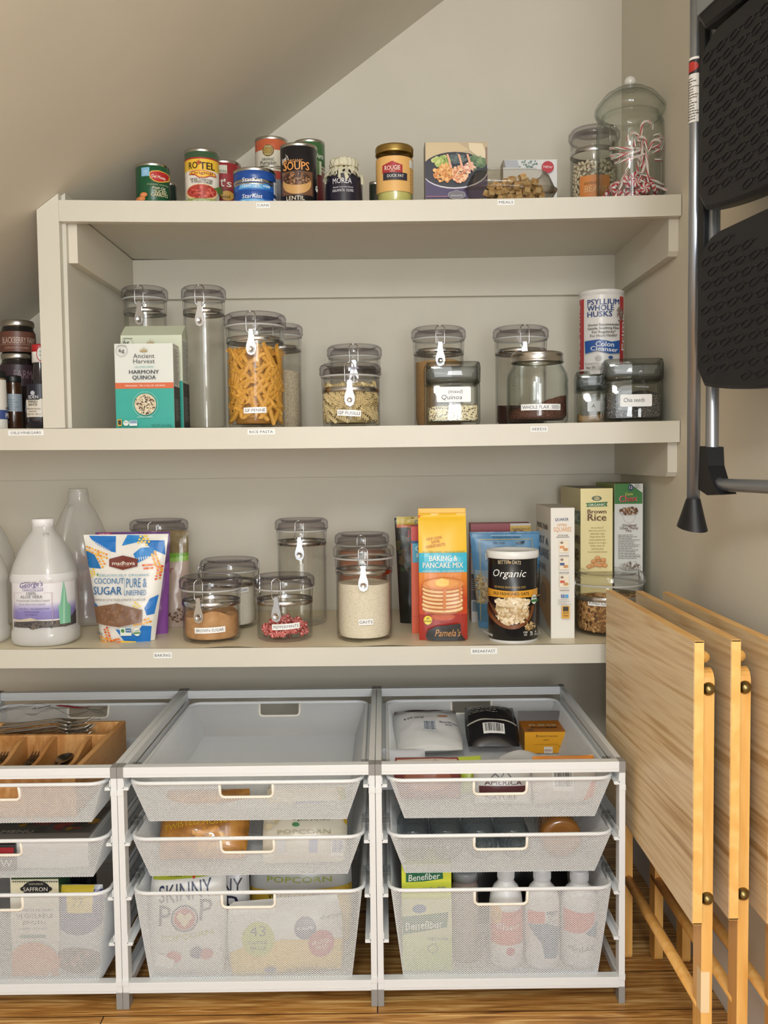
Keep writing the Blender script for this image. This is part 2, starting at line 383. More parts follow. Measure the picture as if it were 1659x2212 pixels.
# printed name strips on the shelf fronts
def strip(t, px0, px1, py0, py1, i, cat='shelf label'):
    a, c = at(px0, py1, YF), at(px1, py0, YF); w, h = c.x-a.x, c.z-a.z
    m = Vector(((a.x+c.x)/2, YF, a.z)); b = MB(Matrix.Translation(-m)); b.box(a.x, YF-.0007, a.z, c.x, YF-.0001, c.z, M('EDEFEE', .5))
    d = Dec(b, lambda u, v, o: (m.x+u, YF-.0007-o, m.z+v)); d.text(t, 0, h*.27, h*.5, '3A3A40', w*.86, bold=.0)
    o = b.build('name_strip'); o.location = m
    tag(o, 'white printed strip reading %s stuck on the shelf front' % t, cat)
strip('CANS', 554, 583, 438, 449.5, 1); strip('MEALS', 1075, 1111, 431.5, 443, 1)
strip('OILS/VINEGARS', 18, 94, 929, 941, 2); strip('RICE PASTA', 535, 594, 927, 939, 2); strip('SEEDS', 1146, 1183, 921, 933, 2)
strip('BAKING', 332, 371, 1409, 1422, 3); strip('BREAKFAST', 1017, 1074, 1400, 1413, 3)

# ================================================================ wire drawer units
DF, DB = 1.6413, 2.2225
ZT = at(530, 1655, DF).z
def mesh_panel(b, P00, P10, P11, P01, mat, hole=None, cw=.0050, ch=.0037, sw=.00085, th=.0006):
    """expanded metal: two crossing families of thin strips clipped to a quad; hole = (u0,u1,v0,v1) metres from P00 along the bottom and up"""
    P00, P10, P11, P01 = map(Vector, (P00, P10, P11, P01)); ex = (P10-P00).normalized(); nrm = ex.cross(P01-P00).normalized(); ey = nrm.cross(ex)
    poly = [((p-P00).dot(ex), (p-P00).dot(ey)) for p in (P00, P10, P11, P01)]
    for sg in (1, -1):
        L_ = math.hypot(cw, ch); dx, dy = cw/L_, sg*ch/L_; nx, ny = -dy, dx; sp = cw*ch/L_
        ks = [p[0]*nx+p[1]*ny for p in poly]; k = math.floor(min(ks)/sp)
        while k*sp < max(ks):
            c = k*sp; k += 1; ts = []
            for i in range(4):
                a, e = poly[i-1], poly[i]; da, de = a[0]*nx+a[1]*ny-c, e[0]*nx+e[1]*ny-c
                if (da < 0) != (de < 0):
                    w = da/(da-de); q = (a[0]+(e[0]-a[0])*w, a[1]+(e[1]-a[1])*w); ts.append(q[0]*dx+q[1]*dy)
            if len(ts) < 2: continue
            segs = [(min(ts), max(ts))]
            if hole:
                u0, u1, v0, v1 = hole; t0, t1 = -1e9, 1e9
                for o_, d_, lo, hi in ((c*nx, dx, u0, u1), (c*ny, dy, v0, v1)):
                    ta, tb = (lo-o_)/d_, (hi-o_)/d_; t0 = max(t0, min(ta, tb)); t1 = min(t1, max(ta, tb))
                if t0 < t1: s0, s1 = segs[0]; segs = [(s0, min(s1, t0)), (max(s0, t1), s1)]
            for s0, s1 in segs:
                if s1-s0 < 1e-4: continue
                v = []
                for t in (s0, s1):
                    for a, h in ((-sw/2, -th/2), (sw/2, -th/2), (sw/2, th/2), (-sw/2, th/2)):
                        v.append(P00+ex*(dx*t+nx*(c+a))+ey*(dy*t+ny*(c+a))+nrm*(h+sg*th*.3))
                b.add(v, [(0, 1, 5, 4), (1, 2, 6, 5), (2, 3, 7, 6), (3, 0, 4, 7)], mat)
def rrect(x0, y0, x1, y1, r, z, n=5):
    p = []
    for cx, cy, a in ((x1-r, y1-r, 0), (x0+r, y1-r, 90), (x0+r, y0+r, 180), (x1-r, y0+r, 270)):
        for k in range(n+1): w = R(a+90*k/n); p.append((cx+r*math.cos(w), cy+r*math.sin(w), z))
    return p
def basket(root, X, x0, x1, zr, zb, hy=0.):
    """white mesh basket hanging on its runners: rim wire, mesh tub, finger holes front and back"""
    r = .0036; y0, y1 = DF-.003, DB-.03; ins = .030 if zr-zb < .12 else .026
    ins_f = .018
    b = MB(X); fx0, fx1, by0, by1 = x0+ins, x1-ins, y0+ins_f, y1-ins_f
    w = x1-x0; hw, hh = .048, .030
    T0 = [(x0+.004, y0+.003, zr), (x1-.004, y0+.003, zr), (x1-.004, y1-.003, zr), (x0+.004, y1-.003, zr)]
    B0 = [(fx0, by0, zb), (fx1, by0, zb), (fx1, by1, zb), (fx0, by1, zb)]
    def hole(bw, topw, sh):   # in P00 frame of each panel
        return (bw/2-hw, bw/2+hw, sh-hh, sh+.01)
    bw = fx1-fx0; sh = math.hypot(zr-zb, by0-y0-.003)
    mesh_panel(b, B0[0], B0[1], T0[1], T0[0], WHITE, hole(bw, w, sh))
    mesh_panel(b, B0[2], B0[3], T0[3], T0[2], WHITE, hole(bw, w, sh))
    mesh_panel(b, B0[3], B0[0], T0[0], T0[3], WHITE); mesh_panel(b, B0[1], B0[2], T0[2], T0[1], WHITE)
    mesh_panel(b, B0[0], B0[1], B0[2], B0[3], WHITE)
    tub = b.build('mesh_basket', root)
    b = MB(X); b.tube(rrect(x0, y0, x1, y1, .028, zr), r, WHITE, 8, True); b.build('rim_wire', tub)
    for yy, dy in ((y0+.002, ins_f/(zr-zb)), (y1-.002, -ins_f/(zr-zb))):
        b = MB(X); cx = (x0+x1)/2; q = .008; pts = [(cx-hw, yy, zr-.001)]
        for k in range(4): a = R(180+30*k); pts.append((cx-hw+q+q*math.cos(a), yy+dy*(hh-q-q*math.sin(a)), zr-hh+q+q*math.sin(a)))
        for k in range(4): a = R(270+30*k); pts.append((cx+hw-q+q*math.cos(a), yy+dy*(hh-q-q*math.sin(a)), zr-hh+q+q*math.sin(a)))
        pts.append((cx+hw, yy, zr-.001)); b.tube(pts, .0028, M('EDE8DC', .45), 8); b.build('handle_hole_frame', tub)
    return tub
ux = [-.4735-.012-.45, -.4735-.012, -.0195, .4215+.0115]   # unit boundaries (two posts back to back at each)
CLIP = clear('clear_clip_plastic', (.85, .86, .86), (.5, .5, .5), 1.5, .1)
zrow = [at(530, 1689, DF).z, at(530, 1809, DF).z, at(530, 1926, DF).z, at(280, 2027, DF).z]
zbot = [at(530, 1769, DF+.02).z, at(530, 1887, DF+.02).z, at(530, 2121, DF+.02).z]
def unit(k, label, x0, x1):
    pw, pd = .0112, .024
    root = T('wire_drawer_unit', label, 'drawer unit', ((x0+x1)/2, (DF+DB)/2, 0), group=None); X = Matrix.Translation(-root.location)
    for px in (x0+.0004, x1-.0004-pw):
        for py in (DF, DB-pd):
            b = MB(X); b.box(px, py, .030, px+pw, py+pd, ZT-.019, WHITE, .0012)
            p = b.build('post', root)
            b = MB(X); b.box(px-.0002, py-.0008, .0005, px+pw+.0002, py+pd+.0008, .032, GREYP, .001); b.build('foot_cap', p)
            b = MB(X); b.box(px-.0002, py-.0008, ZT-.020, px+pw+.0002, py+pd+.0008, ZT+.0005, GREYP, .001); b.build('corner_joint', p)
            if py == DF:
                b = MB(X); b.box(px-.0003, py-.0015, ZT-.052, px+pw+.0003, py+pd+.0015, ZT-.042, WHITE, .0006)
                b.build('collar', p); b = MB(X)
                b.box(px-.0003, py-.0015, .045, px+pw+.0003, py+pd+.0015, .056, WHITE, .0006); b.build('collar', p)
    for yy in (DF, DB-pd):
        for za, zb_ in ((ZT-.019, ZT), (.030, .050)):
            b = MB(X); b.box(x0+pw, yy, za, x1-pw, yy+pd*.8, zb_, WHITE, .0015); b.box(x0+pw, yy-.0006, za+.005, x1-pw, yy+.001, za+.0062, M('D9D9D8', .4))
            b.build('cross_rail', root)
    for sx in (0, 1):
        px = x0+.0004 if sx == 0 else x1-.0004-pw
        b = MB(X); b.box(px, DF+pd, ZT-.019, px+pw, DB-pd, ZT-.002, WHITE, .0012); b.build('side_rail', root)
        b = MB(X); b.box(px, DF+pd, .032, px+pw, DB-pd, .048, WHITE, .0012); b.build('side_rail', root)
        for z in zrow:
            b = MB(X); s = 1 if sx == 0 else -1; e = px+pw if sx == 0 else px
            xa, xb = sorted((e, e+s*.010))
            b.box(xa, DF-.002, z-.0085, xb, DB-pd, z-.0068, WHITE); xa2, xb2 = sorted((e, e+s*.0015)); b.box(xa2, DF-.002, z-.0085, xb2, DB-pd, z+.006, WHITE)
            b.box(xa, DF-.004, z-.012, xb, DF+.006, z-.0085, WHITE, .001)
            r_ = b.build('runner', root)
            if z != zrow[3] and not (k == 0):
                b = MB(X); c0, c1 = sorted((e+s*.0005, e+s*.015)); b.box(c0, DF+.03, z-.002, c1, DF+.075, z+.012, CLIP, .001); b.box(c0, DF+.036, z+.012, c1, DF+.042, z+.017, CLIP); b.box(c0, DF+.062, z+.012, c1, DF+.068, z+.017, CLIP)
                b.build('stop_clip', r_)
    for j in range(3): basket(root, X, x0+pw+.0115, x1-pw-.0115, zrow[j], zbot[j])
    return root
UL = unit(0, 'white wire mesh drawer unit holding the cutlery tray, cut off at the photo edge', ux[0], ux[1])
UM = unit(1, 'white wire mesh drawer unit in the middle with an empty top basket', ux[1], ux[2])
UR = unit(2, 'white wire mesh drawer unit with bottles and pouches, nearest the folding tables', ux[2], ux[3])
def rim_text(t, cx, row, w):
    z = zrow[row]; a = at(cx, 1809, DF); m = Vector((a.x, DF-.0036, z+.0012)); b = MB()
    d = Dec(b, lambda u, v, o: (u, v*.5-.0002-o, v*.85+o)); b.box(-w*.6, -.0012, -.002, w*.6, -.0002, .0024, M('F2F2F0', .4))
    d.f = lambda u, v, o: (u, -.0013-o, v-.002)
    d.text(t, 0, .0006, .0032, '4A4A4A', w, bold=0)
    o = b.build('rim_strip'); o.location = m; return o
for t, cx, row, w in (('SNACKS', 522, 1, .032), ('SNACKS', 540, 2, .032), ('DRINKS', 1083, 1, .03), ('HEALTH FOOD', 1084, 2, .055)):
    tag(rim_text(t, cx, row, w), 'tiny strip reading %s on the rim of the %s' % (t, {('SNACKS', 1): 'shallow basket of popcorn and corn twists', ('SNACKS', 2): 'deep popcorn basket', ('DRINKS', 1): 'bottle basket', ('HEALTH FOOD', 2): 'deep medicine bottle basket'}[(t, row)]), 'label strip')

# ================================================================ folding tray tables
def wood(name, a, c, d, sx=(1, 1, 1), rough=.4, scale=6):
    return ramp_mat(name, [(.28, a), (.45, c), (.6, d), (.75, c)], scale, rough, stretch=sx, detail=8, distort=.5, bump=.05)
LAM = ramp_mat('walnut_laminate', [(.30, 'B99664'), (.42, 'DBBD8E'), (.52, 'EAD5AE'), (.64, 'DDC196'), (.75, 'C8A678')], 3.0, .40, stretch=(1, 1/.8, 1/26), detail=9, distort=.25, rot=R(-3), bump=.04)
BIR = wood('honey_birch', 'D59A4B', 'DFA85A', 'E6B469', (10, 10, 1.2), .4, 5)
BIRY = wood('honey_birch_edge', 'E0A558', 'E8B264', 'EEBE74', (6, 1, 6), .38, 5)
BRASS = M('8C7B50', .35, 1, name='aged_brass')
def tray(label, x0, tb, tf, zt, zb, tilt=0.):
    root = T('folding_tray_table', label, 'folding table', (x0, (tb+tf)/2, 0), tilt); th = .0165; hl = (tb-tf)/2
    b = MB(); b.box(.0008, -hl+.002, zb+.001, .0035, hl-.002, zt-.001, LAM); b.box(.0035, -hl+.002, zb+.001, th-.001, hl-.002, zt-.001, M('3B2A1C', .5)); top = b.build('table_top', root)
    b = MB(); fr = .0028
    b.box(.0012, -hl, zb, th-.0015, -hl+fr, zt, BIRY, .0006); b.box(.0012, hl-fr, zb, th-.0015, hl, zt, BIRY, .0006)
    b.box(.0012, -hl, zt-fr, th-.0015, hl, zt+.0003, BIRY, .0006); b.box(.0012, -hl, zb-.0003, th-.0015, hl, zb+fr, BIRY, .0006); b.build('edge_band', top)
    for s, z1 in ((-1, zt-.045), (1, zt-.045)):
        ya, yb = (-hl+.010, -hl+.046) if s < 0 else (hl-.085, hl-.049)
        b = MB(); pts = []; rr = (yb-ya)/2; cy = (ya+yb)/2
        for k in range(9): a = PI*k/8; pts.append((cy+rr*math.cos(a), z1-rr+rr*math.sin(a)))
        for k in range(9): a = PI+PI*k/8; pts.append((cy+rr*math.cos(a), .001+rr*.75+rr*.75*math.sin(a)))
        b.prism(pts, th+.001, th+.0175, 'x', BIR); leg = b.build('leg', root)
        if s < 0:
            for zk in (z1-.028, zb+.035):
                b = MB(Matrix.Translation((th+.0085, ya, zk)) @ Matrix.Rotation(PI/2, 4, 'X')); b.lathe([(.0, .009), (.004, .0085), (.0075, .0055), (.0088, .0015), (.0102, 0), (.0102, -.001), (0, -.001)], BRASS, 20); b.build('screw_cap', leg)
    b = MB(); b.tube([(th+.009, -hl+.03, .165), (th+.009, hl-.06, .165)], .0095, BIR, 14); b.build('cross_dowel', root)
    b = MB(); b.tube([(th+.009, -hl+.03, zt-.03), (th+.009, hl-.06, zt-.03)], .0085, BIR, 12); b.build('hinge_bar', root)
    return root
tz, tb_, tf_ = at(1308, 1275, 1.8685).z, 1.8685, 1.334
x1_ = at(1308, 1275, 1.8685).x; zb_ = at(1492, 1998, 1.334).z
t1 = tray('wood grain folding tray table standing nearest the wire drawers', x1_, tb_, tf_, tz, zb_)
p2 = at(1372, 1275, 1.86); x2_ = p2.x
t2 = tray('wood grain folding tray table in the middle of the three', x2_, 1.86, 1.345, tz-.001, zb_+.001)
p3 = at(1430, 1273, 1.85); x3_ = at(1430, 1275, 1.85).x
t3 = tray('wood grain folding tray table standing next to the right wall', x3_, 1.85, 1.33, tz-.002, zb_)
tp = MB(); tp.box(.0170, -.2580, .165, .0300, -.2400, .228, M('E6CBA0', .65)); tp.build('masking_tape', t1)

# ================================================================ folded step ladder on the right wall
ALU = M('9FA4AC', .33, .85, name='silver_tube'); BLK = M('0C0D12', .5, name='black_plastic'); BLK2 = M('0C0E14', .45, name='black_tread')
lx = .512; A = onx(1501, 560, lx); lyf = A.y; lyn = lyf-.46
Lr = T('step_ladder', 'folded silver step ladder with black chain-patterned treads hanging on the right wall', 'step ladder', (lx, lyf, 1.1), R(9.5)); X = Matrix.Translation(-Lr.location)
zlow = onx(1492, 1085, lx).z; rp = .0105
for yy in (lyf, lyn):
    b = MB(X); b.tube([(lx, yy, zlow), (lx, yy, 2.02)], rp, ALU, 20); rail = b.build('side_tube', Lr)
    b = MB(X); s = -1 if yy == lyf else 1
    def ft(u, w):
        a = 2*PI*u; k = .0125+(.0125)*max(0, w); return (lx+k*math.cos(a)*.9, yy+k*math.sin(a)*(1+.25*w)+.003*w, zlow+.006-.048*w+(.006*math.sin(a)*w))
    b.grid(ft, 20, 8, BLK, True, True); b.add([ft(k/20, 1) for k in range(20)], [tuple(range(20))], BLK); b.build('rubber_foot', rail)
# warning sticker on the far tube
b = MB(X); d = Dec(b, lambda u, v, o: (lx-(rp+o+.0003)*math.cos(u/rp), lyf-(rp+o+.0003)*math.sin(u/rp), v), .003)
za, zb2 = onx(1508, 262, lx).z, onx(1508, 122, lx).z
d.rect(-.016, za, .02, zb2, 'E9E7E2'); d.rect(-.014, zb2-.026, .018, zb2-.004, '2B2528'); d.ell(.002, zb2-.015, .013, .008, 'B5322A'); d.lines(-.012, za+.004, .028, zb2-za-.034, 16, '55504C'); b.build('warning_sticker', Lr)
# rear U frame: two tubes joined by a bent bar at the bottom
ux_, uyf, uyn = lx+.015, lyf-.032, lyn+.03
uz = onx(1570, 1048, lx+.025).z; rb = .030; pts = [(ux_, uyf, 1.9), (ux_, uyf, uz+rb)]
for k in range(1, 7): a = PI/12*k; pts.append((ux_, uyf-rb+rb*math.cos(a), uz+rb-rb*math.sin(a)))
for k in range(0, 7): a = PI/2+PI/12*k; pts.append((ux_, uyn+rb+rb*math.cos(a), uz+rb-rb*math.sin(a)))
pts.append((ux_, uyn, 1.9)); b = MB(X); b.tube(pts, .0102, ALU, 18); uf = b.build('rear_frame', Lr)
b = MB(X); b.prism([(uyf+.013, uz+.062), (uyf+.017, uz-.008), (uyf-.012, uz-.017), (uyf-.050, uz-.014), (uyf-.028, uz+.004), (uyf-.013, uz+.030), (uyf-.010, uz+.060)], ux_-.0145, ux_+.0145, 'x', BLK); b.build('corner_guard', uf)
def tread(name, zlo, zhi, xm, th, y0, y1, grey=False, arch=.05, notch=False):
    """moulded tread folded upright; outline in y (depth) and z, chain pattern on the face turned to the room"""
    b = MB(X); n = 22; r = .022; y0b, y1b = y0, y1; mid = (y0+y1)/2; hw = (y1-y0)/2
    def zl(y): t = (y-mid)/hw; return zlo-arch*(1-abs(t)**2.2)
    def zh(y): t = (y-mid)/hw; return zhi-(.032*max(0, (abs(t)-.72)/.28)**2.2)
    ys = [y0+(y1-y0)*k/n for k in range(n+1)]
    out = []
    for y in ys:
        t = (y-mid)/hw; c = r*max(0, (abs(t)-.9)/.1)**2; out.append((y, zl(y)+c))
    for y in reversed(ys): out.append((y, zh(y)))
    m = len(out); cy = mid; cz = (zlo+zhi)/2
    rings = []
    for xk, sc in ((xm+th/2, .97), (xm+th/2-.004, 1), (xm-th/2+.006, 1), (xm-th/2, .965)):
        rings.append([(xk, cy+(y-cy)*(1-(1-sc)), cz+(z-cz)*(1-(1-sc))) for y, z in out])
    v = [p for rg in rings for p in rg]; f = [(k*m+i, k*m+(i+1) % m, (k+1)*m+(i+1) % m, (k+1)*m+i) for k in range(3) for i in range(m)]
    h = (n+1)
    f += [(3*m+i, 3*m+i+1, 3*m+m-2-i, 3*m+m-1-i) for i in range(n)]+[(i, i+1, m-2-i, m-1-i) for i in range(n)]
    b.add(v, f, BLK if grey else BLK2, False); tr = b.build(name, Lr, recalc=True)
    # raised chain links
    if grey: return tr
    b = MB(X); xf = xm-th/2; row = 0; z = zlo-arch+.020
    while z < zhi-.02:
        y = y1-.030-(row % 2)*.019
        while y > y0+.02:
            if zl(y)+.016 < z < zh(y)-.016 and y0+.016 < y < y1-.020 and not (notch and ((y-mid)/.13)**2+((z-zhi)/.045)**2 < 1):
                b.tube([(xf-.0004, y+.0125*math.cos(a), z+.0046*math.sin(a)-.0022*math.cos(a)) for a in [2*PI*k/16 for k in range(16)]], .0011, BLK2, 5, True)
                b.tube([(xf-.0002, y-.0125, z+.0022), (xf-.0002, y-.0255, z+.0032)], .0011, BLK2, 5)
            y -= .038
        z += .0185; row += 1
    b.build('chain_pattern', tr); return tr
tx_ = lx-.010
zz = lambda px, py: onx(px, py, tx_+.008).z
yfar = onx(1494, 560, tx_-.012).y
tread('step_tread', zz(1513, 832), zz(1540, 508), tx_, .030, yfar-.43, yfar, notch=True, arch=.020)
tread('step_tread', zz(1515, 462), zz(1540, 75), tx_, .030, yfar-.43, yfar, arch=.020)
tread('top_platform', zz(1525, 78), zz(1525, -160), tx_-.004, .034, yfar-.43, yfar-.006, grey=True, arch=.01)
b = MB(X); b.box(tx_-.0235, yfar-.40, zz(1525, 78)+.022, tx_-.0208, yfar-.014, zz(1525, -160)-.03, M('7B8080', .3), .001); d = Dec(b, lambda u, v, o: (tx_-.0236-o, yfar-.02-u, zz(1525, 78)+.04+v)); d.rect(.06, .028, .12, .06, 'B8402E'); d.lines(.02, .0, .1, .02, 3, 'C9C9C6'); b.build('platform_label', Lr)
# black side brackets between the treads
for zc0, zc1 in ((zz(1520, 500), zz(1520, 440)), (zz(1520, 200), zz(1520, 60))):
    b = MB(X); b.box(lx-.004, lyf-.034, zc0-.05, lx+.006, lyf-.016, zc1+.02, BLK, .002); b.build('hinge_bracket', Lr)
b = MB(X); b.tube([(lx+.004, lyf-.022, zlow+.35), (lx+.004, lyf-.022, 1.95)], .008, BLK, 10); b.build('inner_strut', Lr)
# ================================================================ canisters and jars
def fillm(name, stops, scale, bump=.6, rough=.8): return ramp_mat(name, stops, scale, rough, 'voronoi', bump=bump)
SUGARB = ramp_mat('brown_sugar', [(.3, 'B9895A'), (.7, 'D0A273')], 60, .9, bump=.5)
GRITS = fillm('grits', [(0, 'E6DCC6'), (.3, 'EFE7D4'), (.8, 'F2EBDB'), (.965, 'B59F78')], 900, .2)
SUGARW = ramp_mat('white_sugar', [(.3, 'EDE6D8'), (.7, 'F3EEE2')], 200, .9)
TAN = fillm('tan_grain', [(0, 'B78F5C'), (.4, 'C39B68'), (.8, 'A97F4D')], 700, .3)
RICE = fillm('rice', [(0, 'D9C8AE'), (.4, 'E4D6BF'), (.8, 'C9B596')], 420, .5)
QUIN = fillm('mixed_quinoa', [(0, 'EADDB8'), (.45, 'DCCB9F'), (.66, 'F0E6C8'), (.8, '5B3522'), (.92, '2E1D16')], 430, .6)
FLAX = fillm('flax_seed', [(0, '5B3326'), (.4, '6E4030'), (.75, '48271D'), (.93, '8F6149')], 520, .6)
CHIA = fillm('chia_seed', [(0, '3F3C3A'), (.35, '5A5653'), (.6, '2F2D2C'), (.85, '8A8681')], 560, .6)
DARKS = fillm('dark_seed', [(0, '43231B'), (.5, '371B15'), (.9, '603529')], 520, .5)
GRAN = fillm('granola', [(0, 'A87C4A'), (.25, 'C79A62'), (.5, '8A6036'), (.7, 'D5AD78'), (.88, '5F3F22')], 150, 1.)

def place(px0, px1, Y, i, ytop=None, sunk=0.):
    """centre x, radius/half width, shelf height and height of a thing seen between two pixel columns"""
    py = {1: 395, 2: 830, 3: 1270}[i]; a, c = at(px0, py, Y), at(px1, py, Y); z0 = lvl(i, (a.x+c.x)/2)+(.0012 if i == 3 else .0004)
    h = at((px0+px1)/2, ytop, Y).z-z0 if ytop else None
    return (a.x+c.x)/2, (c.x-a.x)/2, z0, h
def clasp(root, r, H, ang, Xm=None, wide=1.):
    m = Matrix.Rotation(ang, 4, 'Z')
    b = MB(m); w = .0098*wide; zt, zb = H-.003, H-.047; y = -r-.0045; q = .005
    pts = [(-w, y, zb+q), (-w, y-.001, (zt+zb)/2), (-w, y, zt-q), (-w+q*.8, y+.003, zt), (0, y+.005, zt+.0015), (w-q*.8, y+.003, zt), (w, y, zt-q), (w, y-.001, (zt+zb)/2), (w, y, zb+q), (w-q, y, zb), (-w+q, y, zb)]
    b.tube(pts, .00125, CHROME, 8, True); bail = b.build('wire_bail', root)
    b = MB(m); y = -r-.0035
    b.prism([(-.0042, H-.040), (.0042, H-.040), (.0055, H-.058), (.0100, H-.073), (.0105, H-.082), (.0075, H-.091), (0, H-.0945), (-.0075, H-.091), (-.0105, H-.082), (-.0100, H-.073), (-.0055, H-.058)], y-.0045, y-.003, 'y', CHROME)
    lever = b.build('clasp_lever', root)
    b = MB(m @ Matrix.Translation((0, y-.0045, H-.0815)) @ Matrix.Rotation(PI/2, 4, 'X')); b.lathe([(.0075, 0), (.0072, .0016), (.006, .0018), (.0045, .0006), (0, .0004)], CHROME, 20); b.build('thumb_dimple', lever)
    b = MB(m); b.box(-.0065, y-.0005, H-.062, .0065, -r+.002, H-.051, CHROME, .001); b.build('band_bracket', bail)
def canister(label, px0, px1, ytop, Y, i, fill=None, ang=0., name='clamp_canister', sticker=None, hgt=None, side=None, smoke=SMOKE):
    """clear plastic storage canister with smoky lid, chrome band and wire clasp; fill = (material, height fraction, label, category, mound)"""
    x, r, z0, H = place(px0, px1, Y, i, ytop)
    if hgt: H = hgt
    root = T(name, label, 'canister', (x, Y, z0)); rb = r*.905; t = .0028
    b = MB(); prof = [(0, .004), (rb*.55, .004), (rb*.62, 0), (rb*.86, 0), (rb*.965, .0035), (rb, .011), (rb, H-.052), (rb*1.03, H-.046), (rb*1.035, H-.030), (rb*1.0, H-.027)]
    prof += [(rb*1.0-t, H-.027), (rb-t, H-.05), (rb-t, .013), (rb*.9-t, .008), (0, .0075)]
    b.lathe(prof, PLAS, 56); b.build('jar_body', root)
    b = MB(); b.lathe([(0, H-.0065), (r*.74, H-.0065), (r*.80, H-.001), (r*.86, H), (r*.96, H-.004), (r, H-.010), (r*.985, H-.0165), (r, H-.020), (r*.99, H-.024), (r*.93, H-.026), (r*.9, H-.024), (r*.86, H-.012), (r*.8, H-.0095), (0, H-.0095)], smoke, 56); lid = b.build('lid', root)
    b = MB(); b.lathe([(r*.90, H-.0262), (r*.955, H-.0262), (r*.955, H-.0295), (r*.90, H-.0295)], GASK, 48); b.build('seal_ring', lid)
    b = MB(); zb = H-.057; b.lathe([(rb+.0004, zb-.0055), (rb+.0012, zb-.005), (rb+.0014, zb), (rb+.0012, zb+.005), (rb+.0004, zb+.0055), (rb+.0003, zb)], CHROME, 56); b.build('metal_band', root)
    clasp(root, rb, H, ang)
    if side is not None:   # hinge wire opposite the clasp
        b = MB(Matrix.Rotation(ang+PI, 4, 'Z')); w = .011; y = -rb-.003
        for s in (-1, 1): b.tube([(s*w*.7, y+.008, H-.016), (s*w, y-.006, H-.018), (s*w, y-.008, H-.034), (s*w*.9, y-.001, H-.057)], .0013, CHROME, 8)
        b.tube([(-w, y-.008, H-.056), (w, y-.008, H-.056)], .0025, CHROME, 8); b.build('hinge_wire', root)
    if sticker:
        t_, cx, cy, w, h, rot = sticker; u0 = (at(cx, 900, Y-rb).x-x); v0 = at(cx, cy, Y-rb).z-z0
        u0 = rb*math.asin(max(-.95, min(.95, u0/rb)))
        b = MB(); d = Dec(b, cyl_map(rb+.0005), .004)
        c_, s_ = math.cos(R(rot)), math.sin(R(rot)); d.poly([(u0+a*c_-e*s_, v0+a*s_+e*c_) for a, e in ((-w/2, -h/2), (w/2, -h/2), (w/2, h/2), (-w/2, h/2))], 'F2F3F3')
        d.text(t_, u0+h*.25*s_, v0-h*.25*c_, h*.5, '3C3C42', w*.88, bold=0, rot=rot); b.build('name_sticker', root)
    if fill:
        mt, fr, lab, cat, mound = fill; rf = rb-t-.0012; hf = H*fr
        b = MB(); q = rnd.uniform(0, 9)
        def zt(px, py): 
            n = noise.noise(Vector((px*22+q, py*22, q)))*mound; return hf+n+px*mound*.8
        rings = 14; seg = 48
        def top(u, w): a = 2*PI*u; rr = rf*w; px, py = rr*math.cos(a), rr*math.sin(a); return (px, py, zt(px, py))
        b.grid(top, seg, rings, mt, True, True)
        def wall(u, w): a = 2*PI*u; px, py = rf*math.cos(a), rf*math.sin(a); return (px, py, .0092+(zt(px, py)-.0092)*w) if w > .12 else (px*(.93+.58*w), py*(.93+.58*w), .0088+(zt(px, py)-.0092)*w)
        b.grid(wall, seg, 8, mt, True, True)
        b.lathe([(0, .0087), (rf*.93, .0087)], mt, seg)
        o = b.build({'sugar': 'sugar_fill'}.get(cat, cat.replace(' ', '_')+'_fill')); o.location = (x, Y, z0); tag(o, lab, cat, kind='stuff')
    return root, x, z0, rb, H
# --- middle shelf
canister('tall clear clamp canister behind the quinoa cartons', 268, 367, 623, 2.23, 2)
canister('tallest empty clear canister between quinoa carton and penne', 396, 492, 622, 2.14, 2)
PEN = canister('clear clamp canister full of golden penne', 486, 620.5, 680, 2.02, 2, sticker=('GF PENNE', 551, 886, .049, .0125, 1.5))
canister('clear canister of pale rice half hidden behind the penne', 556, 656, 703, 2.24, 2, fill=(RICE, .58, 'pale rice inside the canister behind the penne', 'rice', .012))
canister('clear clamp canister partly hidden behind the fusilli canister', 707, 826, 748, 2.2, 2)
FUS = canister('low clear clamp canister of pale fusilli spirals', 690, 824, 787, 2.02, 2, sticker=('GF FUSILLI', 754, 892, .052, .013, -3))
canister('clear canister of tan grain behind the square quinoa jar', 889, 1007, 709, 2.18, 2, fill=(TAN, .665, 'tan grain filling the canister behind the square quinoa jar', 'grain', .004))
canister('clear canister with dark seeds behind the round flax jar', 1065, 1185, 708, 2.17, 2, fill=(DARKS, .22, 'dark brown seeds low in the canister behind the flax jar', 'seeds', .012))
# --- lowest shelf
canister('wide clear canister with smoky lid behind the flour bag', 285, 409, 1122, 2.28, 3)
canister('low clear canister of white sugar with clasps at its sides', 434, 560, 1206, 2.19, 3, fill=(SUGARW, .62, 'white sugar in the low canister behind the brown sugar', 'sugar', .008), ang=PI/2+.1, side=1, sticker=('SUGAR', 512, 1276, .04, .012, 0))
canister('low clear clamp canister half full of brown sugar', 388, 523.5, 1243, 2.02, 3, fill=(SUGARB, .44, 'golden brown sugar heaped in the low canister', 'sugar', .016), ang=-.22, sticker=('BROWN SUGAR', 443, 1362, .068, .0125, 1.5))
MINT = canister('low clear clamp canister of red and white peppermints', 548, 680, 1241, 2.03, 3, ang=-.16, sticker=('PEPPERMINTS', 610, 1354, .062, .0125, 2.5))
canister('tall empty clear canister behind the peppermints', 596, 711, 1120, 2.22, 3)
canister('clear canister with smoky lid mostly hidden behind the grits', 724, 842, 1151, 2.26, 3, fill=(M('C4836A', .7), .8, 'reddish powder showing through the top of the canister behind the grits', 'powder', .004))
